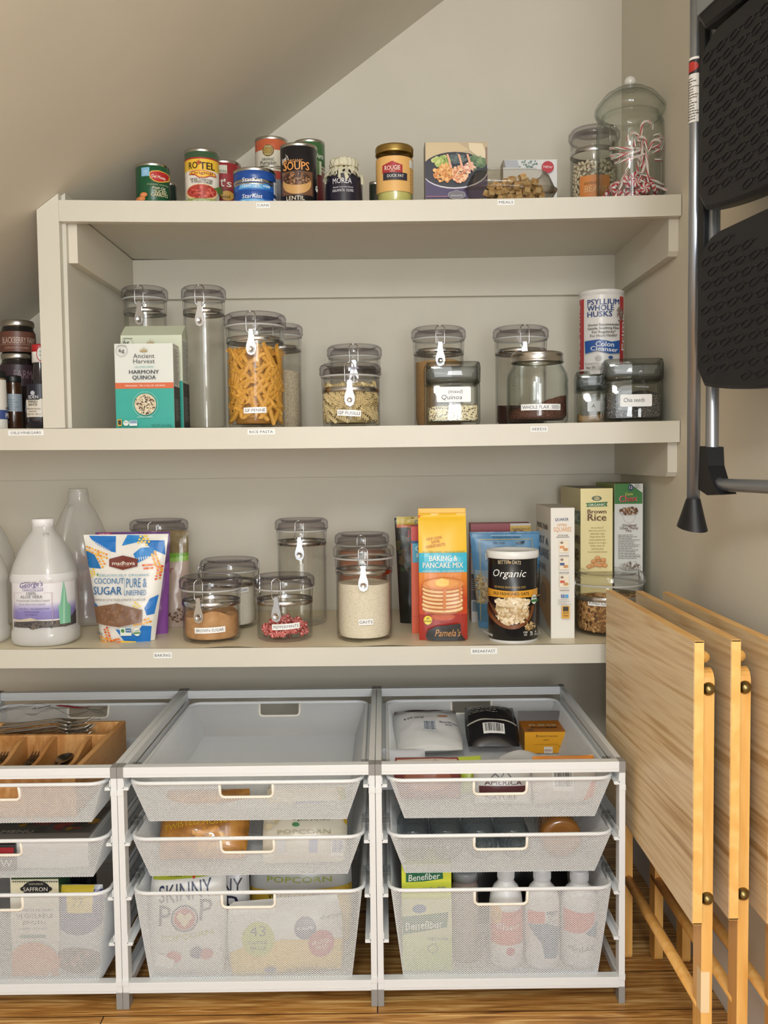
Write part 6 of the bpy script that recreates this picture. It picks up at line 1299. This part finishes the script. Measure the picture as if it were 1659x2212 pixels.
p = at(1226, 1730, yw); bag('snack_pouch', 'white and orange pouch at the right front of the top basket', 'pouch', (p.x, yw+.012, zb0+.004), .124, .086, .045, 'D8D2CC', (R(-18), 0, R(3)), w4, seed=11, wr=.004)
def w5(d): d.rect(-.06, .062, .06, .072, 'C9BDB4'); d.text('granola', 0, .064, .006, '7A2A2A', .05); d.ell(0, .035, .045, .022, 'B0705A')
p = at(925, 1712, yw); bag('snack_pouch', 'reddish brown pouch at the left front of the right top basket', 'pouch', (p.x, yw+.02, zb0+.012), .128, .076, .05, '8E4A44', (R(-24), 0, 0), w5, seed=13, wr=.004)
p = at(1022, 1690, yw+.02); bag('snack_pouch', 'small lime green pouch beside the maroon striped pouch', 'pouch', (p.x, yw+.055, zb0+.010), .050, .068, .03, 'B7C94A', (R(-16), 0, R(8)), None, seed=15, wr=.003)
p = at(905, 1735, yw+.02); bag('snack_pouch', 'clear white pouch low in the right top basket corner', 'pouch', (p.x-.03, yw+.085, zb0+.006), .09, .08, .04, 'C9CDD6', (R(-30), 0, R(-5)), None, seed=17, wr=.004)
# --- right middle basket: bottles lying with their bases to the front, amber jar
BOT = clear('bottle_plastic', (.80, .84, .86), (.42, .46, .48), 1.5, .03)
def bottle_lying():
    root = T('water_bottle', 'leftmost clear water bottle lying with its base to the front', 'bottle', (0, 0, 0)); b = MB(Matrix.Rotation(-PI/2, 4, 'X')); r = .031
    b.lathe([(0, .008), (r*.35, .007), (r*.5, .002), (r*.78, 0), (r*.96, .006), (r, .014), (r, .03), (r*.97, .034), (r, .038), (r, .06), (r*.97, .064), (r, .068), (r, .11), (r*.9, .13), (r*.5, .155), (r*.38, .165), (r*.38, .178)], BOT, 36); b.build('bottle_body', root)
    b = MB(Matrix.Rotation(-PI/2, 4, 'X')); b.lathe([(0, .192), (r*.42, .192), (r*.44, .178), (r*.44, .172)], M('E4E6E8', .4), 24); b.build('bottle_cap', root)
    b = MB()
    for rr in (.010, .018, .025): b.tube([(rr*math.cos(a), -.0002+(.004 if rr < .012 else 0), rr*math.sin(a)) for a in [2*PI*k/24 for k in range(24)]], .0008, BOT, 5, True)
    b.build('base_rings', root); return root
B0 = bottle_lying(); yb = DF+.050
labs = ['leftmost clear water bottle lying with its base to the front', 'second clear water bottle from the left in the drinks basket', 'third clear water bottle from the left in the drinks basket', 'fourth clear water bottle, beside the amber jar']
for k, px in enumerate((895, 968, 1041, 1115)):
    p = at(px, 1800, yb); loc = (p.x, yb, zb1+.034)
    if k == 0: B0.location = loc; B0['label'] = labs[0]; B0['group'] = 'water bottles in the drinks basket'
    else: copyt(B0, loc, (0, R(20*k), 0), labs[k])
b = MB()
def wrapf(u, w): x = -.142+.284*u; return (x, .02+.10*w, .0625+.0035*abs(math.sin((u*4)*PI))+.002*noise.noise(Vector((x*60, w*8, 0))))
b.grid(wrapf, 60, 16, FILM); o = b.build('shrink_wrap'); p = at(1005, 1800, yb); o.location = (p.x, yb, zb1+.001); tag(o, 'clear shrink film stretched over the lying bottles', 'shrink wrap')
p = at(1215, 1800, yb); root = T('amber_jar', 'squat amber jar lying beside the water bottles', 'jar', (p.x, yb+.005, zb1+.041)); AMB = M('8B5A22', .15, coat=.8)
b = MB(Matrix.Rotation(-PI/2, 4, 'X')); b.lathe([(0, .004), (.022, .003), (.032, 0), (.038, .006), (.0395, .015), (.0395, .08), (.034, .092), (.030, .096), (.030, .10)], AMB, 40); b.build('jar_body', root); b = MB(Matrix.Rotation(-PI/2, 4, 'X')); b.lathe([(0, .118), (.032, .118), (.033, .10), (.03, .10)], M('2A2420', .4), 30); b.build('screw_lid', root)
# --- right bottom basket
def fib(p):
    p.rect(190, 60, 530, 240, 'DCE04C'); p.rect(190, 240, 530, 335, 'CFDB4A'); p.poly([(240, 180), (260, 172), (350, 172), (458, 150), (462, 215), (345, 232), (240, 236)], '1E6B47'); p.text('Benefiber', 350, 222, 40, 'EFF2EC', 194, bold=.02, shear=.15, rot=4)
    p.text('on the GO!', 408, 278, 17, '3A5FA0', 142, bold=.01); p.rect(190, 335, 530, 800, 'D9DDA8'); p.ell(320, 392, 44, 28, '3A5FA0'); p.poly([(215, 440), (360, 425), (492, 412), (485, 500), (350, 525), (222, 545)], '2E7355'); p.text('Benefiber', 350, 510, 48, 'EFF2EC', 232, bold=.02, shear=.15, rot=4)
    p.rect(190, 560, 530, 800, 'D5E29A'); p.poly([(200, 800), (330, 620), (520, 560), (520, 800)], 'C3D678'); p.text('PREBIOTIC FIBER', 430, 575, 16, '2E5A4A', 130); p.ring(400, 625, 26, 32, '5F8A6A')
yz = DF+.05; p = at(922, 1980, yz); hw_ = (at(975, 1980, yz).x-at(868, 1980, yz).x)/2; H_ = at(918, 1866, yz).z-zb2_
carton('fibre_box', 'yellow green fibre supplement box in the right bottom basket', 'food box', 0, 0, 0, yz, 0, .075, ('D5DC58', 'A9C04A', 'B7C83F'), fib, crop='D6', z0=zb2_, X=(p.x, hw_, H_))
def whitebottle(label, px, pyc, wpx, Y, cols, cp, seed=0, rz=0.):
    p = at(px, 1990, Y); r = (at(px+wpx/2, 1990, Y).x-at(px-wpx/2, 1990, Y).x)/2; H = at(px, pyc, Y).z-zb2_; rc = r*.50
    root = T('pill_bottle', label, 'bottle', (p.x, Y, zb2_), rz); wh = M('E2E4E6', .35); b = MB(); b.lathe([(0, .004), (r*.85, .001), (r*.96, .003), (r, .010), (r, H*.62), (r*.93, H*.72), (r*.72, H*.80), (rc*1.02, H*.84), (rc*.95, H*.87)], wh, 40); b.build('bottle_body', root)
    b = MB(); b.lathe([(0, H-.001), (rc*.85, H), (rc*.97, H-.002), (rc, H-.006), (rc, H*.88), (rc*.96, H*.865)], M('D3D5D8', .4), 36); c = b.build('ribbed_cap', root); b = MB()
    for k in range(32): a = 2*PI*k/32; b.box(rc*math.cos(a)-.0004, rc*math.sin(a)-.0004, H*.885, rc*math.cos(a)+.0004, rc*math.sin(a)+.0004, H-.006, M('D3D5D8', .4))
    b.build('cap_ribs', c); rl = r+.0004; b = MB(); d = Dec(b, cyl_map(rl), .004); cols(d, rl, H); b.build('paper_label', root); return root
def lb1(d, r, H): w = r*2.4; d.rect(-w/2, H*.16, w/2, H*.6, 'D95A45'); d.poly([(-w/2, H*.6), (-w/2, H*.62), (0, H*.56), (w/2, H*.63), (w/2, H*.58), (0, H*.54)], 'C03A2C'); d.ell(-w*.32, H*.57, .014, .018, 'D9A23C'); d.rect(-w/2, H*.16, w/2, H*.26, 'E6E6E6'); d.text('fiber', 0, H*.42, .012, 'EFE2DC', .045); d.ell(.004, H*.2, .008, .008, 'C0364A')
def lb2(d, r, H): w = r*2.4; d.poly([(-w/2, H*.6), (-.004, H*.62), (-.004, H*.5), (-w/2, H*.47)], 'DC5F4E'); d.poly([(-w/2, H*.46), (0, H*.5), (w/2, H*.40), (w*.3, H*.12), (-.004, H*.14), (-.01, H*.30)], '2F5F8A'); d.lines(.002, H*.48, .024, H*.13, 5, '7A8A9A'); d.text('MIRA', .012, H*.58, .007, '2F4F7A', .024)
def lb3(d, r, H): w = r*2.4; d.poly([(-w/2, H*.63), (w*.35, H*.6), (w*.3, H*.48), (0, H*.40), (-w/2, H*.38)], 'DC5F4E'); d.poly([(w*.05, H*.39), (w*.32, H*.47), (w/2, H*.5), (w/2, H*.28)], '2F5F8A'); d.text('MiraLAX', -.002, H*.2, .010, '6A7A8A', .05)
whitebottle('white bottle with a red wrap label in the right bottom basket', 1093, 1870, 72, DF+.075, lb1, None)
whitebottle('white bottle with blue label, middle of the three capped bottles', 1171, 1872, 74, DF+.070, lb2, None, rz=.1)
whitebottle('white bottle with coral label, rightmost in the bottom basket', 1251, 1876, 78, DF+.075, lb3, None)
p = at(1010, 1990, DF+.09); root = T('vitamin_jar', 'ribbed clear jar lying beside the fibre box', 'jar', (p.x-.004, DF+.095, zb2_)); H = at(1010, 1880, DF+.09).z-zb2_
b = MB(); pr = [(0, .003), (.024, 0), (.0255, .006)]
for k in range(7): pr += [(.0255, .02+.016*k), (.0243, .024+.016*k)]
b.lathe(pr+[(.025, H-.03), (.022, H-.022), (.022, H-.016)], clear('pinkish_jar', (.80, .70, .66), (.5, .42, .4), 1.45, .1, .4, (.85, .74, .70)), 36); b.build('jar_body', root); b = MB(); b.lathe([(0, H), (.023, H), (.0245, H-.003), (.0245, H-.018), (.022, H-.018)], M('8E9298', .3), 36); b.build('screw_lid', root)
p = at(1045, 2020, DF+.18)
bag('dark_pouch', 'dark pouch at the back of the right bottom basket', 'pouch', (p.x+.05, DF+.22, zb2_+.002), .26, .15, .05, '1B1B1F', (R(-8), 0, 0), None, seed=21, wr=.004)
# --- middle basket row 2
CORN = ramp_mat('brown_corn_twists', [(.3, '8A5A22'), (.5, 'B97E34'), (.7, 'D09A48')], 30, .35, bump=.7, coat=.6)
def tw(d):
    d.text('TWISTED HONEY', -.008, .052, .012, 'E0B63A', .13, bold=.01, rot=6); d.poly([(.02+.016*math.cos(R(90+36*k))*(1 if k % 2 == 0 else .45), .082+.016*math.sin(R(90+36*k))*(1 if k % 2 == 0 else .45)) for k in range(10)], 'E2BC3A'); d.poly([(-.06+.012*math.cos(R(100+36*k))*(1 if k % 2 == 0 else .45), .09+.012*math.sin(R(100+36*k))*(1 if k % 2 == 0 else .45)) for k in range(10)], 'D9AE34')
    d.blobs(.012, .03, .03, .018, 40, .006, ['D99A3C', 'E2AC52', 'C98A30'], 3)
p = onz(430, 1870, zb1); bag('corn_twist_bag', 'brown bag of honey corn twists in the shallow middle basket', 'bag', (p.x+.004, DF+.058, zb1+.01), .17, .135, .07, CORN, (R(-42), 0, R(1)), tw, seed=23, wr=.009)
p = onz(545, 1800, zb1); bag('corn_twist_end', 'crumpled clear bag end beside the honey corn twists', 'bag', (p.x, DF+.13, zb1+.03), .06, .06, .02, FILM, (R(-50), 0, R(-15)), None, seed=24, wr=.006)
def popc(d):
    d.rect(-.075, .118, .078, .135, 'D9D2BC'); d.rect(-.02, .094, .046, .108, '2F6FB4'); d.text('organics', .013, .097, .009, 'EEF2F4', .056, bold=.02); d.rect(-.034, .078, .058, .090, '3A4470'); d.text('Simply Salted', .012, .081, .0066, 'E9EAE4', .082, bold=.02); d.text('organic popcorn', .012, .070, .006, '6A6A50', .07); d.ell(-.016, .062, .007, .004, '4F8A55')
    d.blobs(-.062, .09, .018, .03, 50, .006, ['DED2B0', 'EBE2C8', 'CFC09A'], 4); d.poly([(.062, .14), (.088, .14), (.088, .06), (.074, .07)], 'D8B23C')
    for k in range(7): d.poly([(.060+.004*k, .14), (.062+.004*k, .14), (.088, .075+.006*k), (.087, .07+.006*k)], '7FA03A'); d.l -= 1
    d.l += 1; d.rect(-.05, .012, -.036, .04, 'C9CFDC'); d.rect(.01, .012, .026, .034, '8A97C4'); d.barcode(.052, .008, .076, .036, col='5A6AB0'); d.text('POPCORN', .0, .045, .007, 'A9A48C', .1)
p = at(672, 1840, DF+.06); bag('popcorn_bag', 'cream organic popcorn bag in the shallow middle basket', 'bag', (p.x-.012, DF+.046, zb1+.006), .160, .145, .05, 'DDD7C6', (R(-40), 0, R(1)), popc, seed=26, wr=.004)
# --- middle bottom basket
def skin(d, k=1.):
    f0 = d.f; d.f = lambda u, v, o: f0(u*.86, v*.83, o); d.poly([(-.08, .231), (.08, .231), (.08, .226), (.0, .218), (-.08, .212)], 'A9B13A'); d.text('POPCORN', -.03, .2205, .006, '3A3A2A', .03)
    d.text('SKINNY', 0, .176, .036, '2A3558', .118, bold=-.01, rot=9, shear=.05); d.ell(.0135, .221, .003, .003, 'C8402F'); d.text('P', -.044, .118, .046, '2A3558', .026, bold=-.01); d.ring(-.001, .138, .0255, .029, '2A3558'); d.ell(-.001, .138, .023, .023, 'B9474A'); d.poly([(-.001, .120), (-.019, .142), (-.012, .152), (-.001, .145), (.010, .152), (.017, .142)], 'E3D2A8'); d.text('P', .044, .134, .046, '2A3558', .026, bold=-.01)
    d.text('POPCORN', .006, .094, .012, 'A9B13A', .11, bold=.0, rot=8); d.ell(-.022, .052, .016, .014, 'C2525A'); d.ell(.026, .062, .014, .014, '4A4A7A'); d.ell(.048, .058, .013, .013, 'B85A5A'); d.poly([(-.065, .03), (-.03, .02), (-.02, .045), (-.06, .06)], 'F0F0EE')
p = at(408, 2085, DF+.07); bag('popcorn_bag', 'white popcorn bag standing at the left of the deep middle basket', 'bag', (p.x, DF+.048, zb2_), .145, .192, .065, 'DCDDDC', (R(-5), R(2), R(2)), skin, seed=31, wr=.004)
def skin2(d): f0 = d.f; d.f = lambda u, v, o: f0(u*.8, v*.76, o); d.text('NY', 0, .175, .036, '22263A', .05, bold=-.01); d.text('P', 0, .125, .046, '22263A', .03, bold=-.01)
p = at(508, 2060, DF+.11); bag('popcorn_bag', 'narrow white popcorn bag squeezed between two larger ones', 'bag', (p.x, DF+.10, zb2_), .062, .188, .05, 'CFCFD2', (R(-4), 0, 0), skin2, seed=33, wr=.003)
def ched(d):
    f0 = d.f; d.f = lambda u, v, o: f0(u*.86, v*.86, o); d.ring(.02, .205, .034, .039, '22263A'); d.ell(.02, .205, .031, .031, 'A9393C'); d.text('P', -.05, .18, .05, '22263A', .03, bold=-.01); d.text('P', .085, .18, .05, '22263A', .03, bold=-.01); d.text('POPCORN', .0, .147, .012, 'B4BC45', .15); d.poly([(-.12, .128), (.12, .135), (.12, .0), (-.12, .0)], 'E8C24A'); d.text('WHITE CHEDDAR', .0, .108, .017, '3A3020', .145, bold=.01)
p = at(665, 2060, DF+.17); bag('popcorn_bag', 'large white and yellow cheddar popcorn bag at the back of the deep basket', 'bag', (p.x-.012, DF+.165, zb2_), .205, .188, .075, 'DAD9D6', (R(-5), 0, R(-1)), ched, seed=35, wr=.005)
def lobes(d):
    d.poly([(-.14, .0), (.14, .0), (.14, .052), (.07, .062), (.0, .07), (-.07, .062), (-.14, .03)], 'E3C14C'); d.ell(-.048, .072, .031, .031, 'B9C440'); d.text('43', -.048, .078, .018, '2E3A2A', .03, bold=0); d.text('CALORIES', -.048, .064, .006, '2E3A2A', .036); d.text('PER CUP', -.048, .054, .006, '2E3A2A', .03); d.ell(.04, .086, .02, .02, '4A4A78'); d.text('NON GMO', .04, .084, .005, 'E4E4EE', .03); d.ell(.068, .056, .024, .024, 'B8404A'); d.text('GLUTEN', .068, .056, .006, 'F0DEDC', .034); d.text('FREE', .068, .047, .006, 'F0DEDC', .02); d.text('NO ARTIFICIAL', .09, .098, .005, '4A4A50', .04); d.ell(-.03, .016, .012, .006, '5A5A90'); d.lines(.0, .006, .09, .012, 2, '6A5A2A')
p = at(630, 2085, DF+.06); bag('popcorn_bag', 'white and yellow popcorn bag flopped at the front of the deep basket', 'bag', (p.x-.006, DF+.042, zb2_+.002), .215, .135, .06, 'DEDFDF', (R(-10), R(-3), R(2)), lobes, seed=37, wr=.005)
bag('dark_pouch', 'black crinkled pouch between the popcorn bags', 'pouch', (at(535, 2050, DF+.2).x, DF+.245, zb2_), .10, .185, .04, '17171B', (R(-3), 0, 0), None, seed=39, wr=.006, gl=.15)
# --- left baskets
TRW = wood('acacia_wood', 'A8703A', 'C08A50', 'D0A067', (14, 1.2, 6), .45, 4)
zt_ = zrow[0]+.012; q1, q2, q3 = onz(290, 1556, zt_), onz(165, 1664, zt_), onz(245, 1581, zt_)
xR_, yBk, yFr, yDv = q2.x, min(q1.y, DB-.055), DF+.032, q3.y
xL_ = ux[0]+.05; root = T('cutlery_tray', 'wooden cutlery tray in the left top basket', 'cutlery tray', ((xL_+xR_)/2, (yBk+yFr)/2, zb0)); X = Matrix.Translation(-root.location); t = .011; zh = zt_
for nm, bx in (('tray_side', (xR_-t, yFr, xR_, yBk)), ('tray_side', (xL_, yFr, xL_+t, yBk)), ('tray_end', (xL_+t, yBk-t, xR_-t, yBk)), ('tray_end', (xL_+t, yFr, xR_-t, yFr+t)), ('cross_divider', (xL_+t, yDv-t/2, xR_-t, yDv+t/2))):
    b = MB(X); b.box(bx[0], bx[1], zb0+.003, bx[2], bx[3], zh-(.004 if nm == 'cross_divider' else 0), TRW, .002); b.build(nm, root)
b = MB(X); b.box(xL_+.002, yFr+.002, zb0+.0005, xR_-.002, yBk-.002, zb0+.004, TRW); b.build('tray_floor', root)
xd = [onz(px, 1592, zh).x for px in (185, 110, 45)]; xd.append(xd[-1]-.066)
for x_ in xd:
    b = MB(X); n = 20; pts = []
    for k in range(n+1): tt = k/n; y = yFr+t+(yDv-t/2-yFr-t)*tt; pts.append((y, zh-.006-.020*(.5-.5*math.cos(2*PI*tt))**1.2))
    pts += [(yDv-t/2, zb0+.004), (yFr+t, zb0+.004)]; b.prism(pts, x_-.004, x_+.004, 'x', TRW); b.build('wavy_divider', root)
SIL = M('B9B7B3', .2, 1, name='flatware_steel')
def flat_sweep(b, secs, mat):   # secs: (y, halfwidth, z, thick)
    v = []
    for y, w, z, th in secs: v += [(-w, y, z), (w, y, z), (w, y, z+th), (-w, y, z+th)]
    n = len(secs); b.add(v, [(4*k+j, 4*k+(j+1) % 4, 4*k+4+(j+1) % 4, 4*k+4+j) for k in range(n-1) for j in range(4)]+[(3, 2, 1, 0), (4*n-4, 4*n-3, 4*n-2, 4*n-1)], mat, True)
def fork(mat):
    b = MB(); flat_sweep(b, [(0, .007, 0, .002), (.01, .0095, 0, .002), (.06, .006, .002, .0022), (.11, .0032, .006, .003), (.125, .0035, .006, .003), (.140, .0105, .003, .0022), (.152, .012, .001, .002)], mat)
    for k in range(4): x = -.0098+.0065*k; b.tube([(x, .150, .002), (x, .17, .002), (x, .185, .0045), (x*.95, .197, .009)], [.0020, .0019, .0017, .0009], mat, 6, flat=(.7, 1))
    return b
def spoon(mat):
    b = MB(); flat_sweep(b, [(0, .007, 0, .002), (.01, .0095, 0, .002), (.06, .006, .002, .0022), (.11, .0032, .006, .003), (.13, .004, .006, .003)], mat)
    def bowl(u, w): a = 2*PI*u; return (.0165*w*math.cos(a)*(1+.12*math.sin(a)), .158+.028*w*math.sin(a), .001+.008*w*w)
    b.grid(bowl, 24, 8, mat, True, True); b.grid(lambda u, w: (bowl(u, w)[0], bowl(u, w)[1], bowl(u, w)[2]-.0012), 24, 8, mat, True, True); return b
DSL = M('6E6C68', .25, 1, name='dark_flatware')
zf = zb0+.006; cells = [(xd[0]+xR_-t)/2, (xd[0]+xd[1])/2, (xd[1]+xd[2])/2, (xd[2]+xd[3])/2]
kinds = ['fork', 'spoon', 'fork', 'fork']; first = {}
names = ['in the slot nearest the tray side', 'in the second slot from the tray side', 'in the third slot from the tray side', 'in the leftmost visible slot']
for ci, (cx, kd) in enumerate(zip(cells, kinds)):
    for k in range(5):
        if kd not in first: o = (fork if kd == 'fork' else spoon)(DSL).build(kd); first[kd] = o
        else: o = first[kd].copy(); COL.objects.link(o)
        o.location = (cx+.006*((k % 3)-1), yDv-.017-.200-.004*(k % 2), zf+.0062*k+.002); o.rotation_euler = (R(3.2), 0, R(2*((k % 3)-1)))
        tag(o, 'dark steel %s %s of the cutlery tray' % (kd, names[ci]), kd, 'cutlery ' + names[ci])
ff = None
for k in range(7):
    if ff is None: o = ff = fork(SIL).build('fork')
    else: o = ff.copy(); COL.objects.link(o)
    px_ = onz(228, 1560, zh-.01).x
    o.location = (px_-.197-.004*(k % 3), (yDv+yBk)/2-.020+.007*(k % 4), zh-.030+.0062*k); o.rotation_euler = (R(2), 0, R(-90+1.5*((k % 3)-1)))
    tag(o, 'shiny steel fork in the rear slot of the cutlery tray', 'fork', 'forks in the rear slot')
b = MB(); b.grid(lambda u, w: (-.17+.30*u, -.03+.07*w, .012+.016*noise.noise(Vector((u*7, w*4, 2)))+.018*math.sin(PI*u)*math.sin(PI*w)), 50, 20, FILM)
d = Dec(b, lambda u, v, o: (u, v, .026+o+.004*math.sin(u*60)), .01, .01); d.poly([(.03, .0), (.09, .012), (.105, .02), (.06, .02), (.02, .012)], '8E2038'); d.text('ADDS', -.01, .008, .010, '4A4440', .04)
o = b.build('plastic_film_bag'); o.location = (onz(150, 1520, zh).x, yBk-.012, zh+.006); tag(o, 'crumpled clear plastic bag lying over the rear forks', 'plastic bag')
# left middle: white box with printed leaflets on top
p = at(120, 1850, DF+.05); hx0, hx1 = ux[0]+.06, at(228, 1840, DF+.05).x
root = T('white_container', 'white plastic container in the left middle basket', 'container', ((hx0+hx1)/2, DF+.045, zb1)); hw_ = (hx1-hx0)/2-.03; b = MB(); b.box(-hw_+.03, 0, 0, hw_, .20, .052, M('E4E4E2', .35), .008); b.build('container_body', root)
b = MB(); b.box(-hw_+.035, .004, .0525, hw_-.004, .196, .056, M('8A857E', .4)); d = Dec(b, lambda u, v, o: (u, v, .0562+o)); d.rect(-.10, .03, .14, .16, '6A655E'); d.blobs(.06, .08, .07, .04, 60, .012, ['8E3A40', 'B98A2E', 'A85A4A', '5A5650'], 4); d.text('MENU', 0, .03, .012, 'C9C4BA', .06); b.build('printed_sheet', root)
b = MB(); d = None; b.box(-.035, 0, 0, .035, .012, .05, M('2C2A2E', .4), .003); d = Dec(b, front_map(0)); d.rect(-.034, .03, .034, .045, 'A32A34'); d.text('W', .02, .008, .014, 'E0E0E0'); o = b.build('small_box'); pp = at(-4, 1840, DF+.04); o.location = (pp.x, DF+.028, zb1+.004); tag(o, 'small dark and red box cut off at the left edge of the middle basket', 'box')
# left bottom: broth carton and chip bag
def broth(p):
    p.rect(120, 600, 640, 690, '27452C'); p.rect(120, 684, 640, 700, 'D9D6BC'); p.rect(120, 710, 640, 870, 'E3DDC0')
    for k in range(22): p.poly([(130+k*24, 700), (142+k*24, 716), (154+k*24, 700)], '27452C'); p.d.l -= 1
    p.d.l += 1
    for a, bb, ra, rb in ((385, 780, 150, 90), (270, 780, 55, 30), (500, 780, 55, 30)): p.ell(a, bb, ra, rb, '23252B')
    p.text('NORTH AFRICAN', 385, 735, 18, 'B9B59C', 150); p.text('SAFFRON', 380, 802, 44, 'ECEAE0', 262, bold=.0); p.rect(120, 870, 640, 1330, 'DFDDD2'); p.text('CLASSIC CULINARY', 370, 1010, 26, '6A6A66', 410); p.text('VEGETABLE', 375, 1080, 46, '55585A', 400, bold=.0); p.text('BROTH', 370, 1150, 40, '55585A', 240, bold=.0); p.text('ORGANIC LOW SODIUM', 360, 1200, 18, '8A8A86', 300); p.rect(222, 1258, 495, 1292, '5A7A74')
    p.ell(370, 1560, 280, 240, 'D28A5E'); p.rect(100, 1560, 640, 1800, 'D28A5E'); p.ell(370, 1600, 200, 120, 'DA9A6C'); p.ell(545, 1670, 22, 22, 'E6E6E0'); p.rect(60, 600, 126, 1800, '2F4A34')
yq = DF+.05; p = at(77, 1990, yq); hw_ = (at(129, 1990, yq).x-at(25, 1990, yq).x)/2; H_ = at(77, 1884, yq).z-zb2_
carton('broth_carton', 'cream and green vegetable broth carton in the left bottom basket', 'carton', 0, 0, 0, yq, 0, .065, ('DFDDD2', '2F5A3A', '27452C'), broth, crop='D2', z0=zb2_, X=(p.x, hw_, H_))
def chip(d): d.rect(-.06, .13, .06, .158, '4A4A86'); d.ell(.0, .115, .05, .035, '4A4A86'); d.poly([(-.04, .165), (.028, .165), (.028, .12), (-.02, .12), (-.024, .15), (-.04, .15)], 'DDC545'); d.text('77', .0, .13, .016, '8A7A30'); d.ell(.0, .03, .045, .028, '5A4A48'); d.blobs(0, .03, .04, .02, 30, .006, ['8A5A50', 'A87A70', '3A3030'], 2)
p = at(187, 2100, DF+.06); bag('snack_pouch', 'white and purple pouch beside the broth carton', 'pouch', (p.x-.008, DF+.052, zb2_), .088, .165, .045, 'BFC4CC', (R(-5), 0, R(-2)), chip, seed=41, wr=.004)
bag('dark_pouch', 'black crinkled pouch at the back of the left bottom basket', 'pouch', (at(170, 2000, DF+.2).x-.02, DF+.16, zb2_), .14, .18, .05, '1A1A1D', (R(-4), 0, 0), None, seed=43, wr=.006, gl=.15)
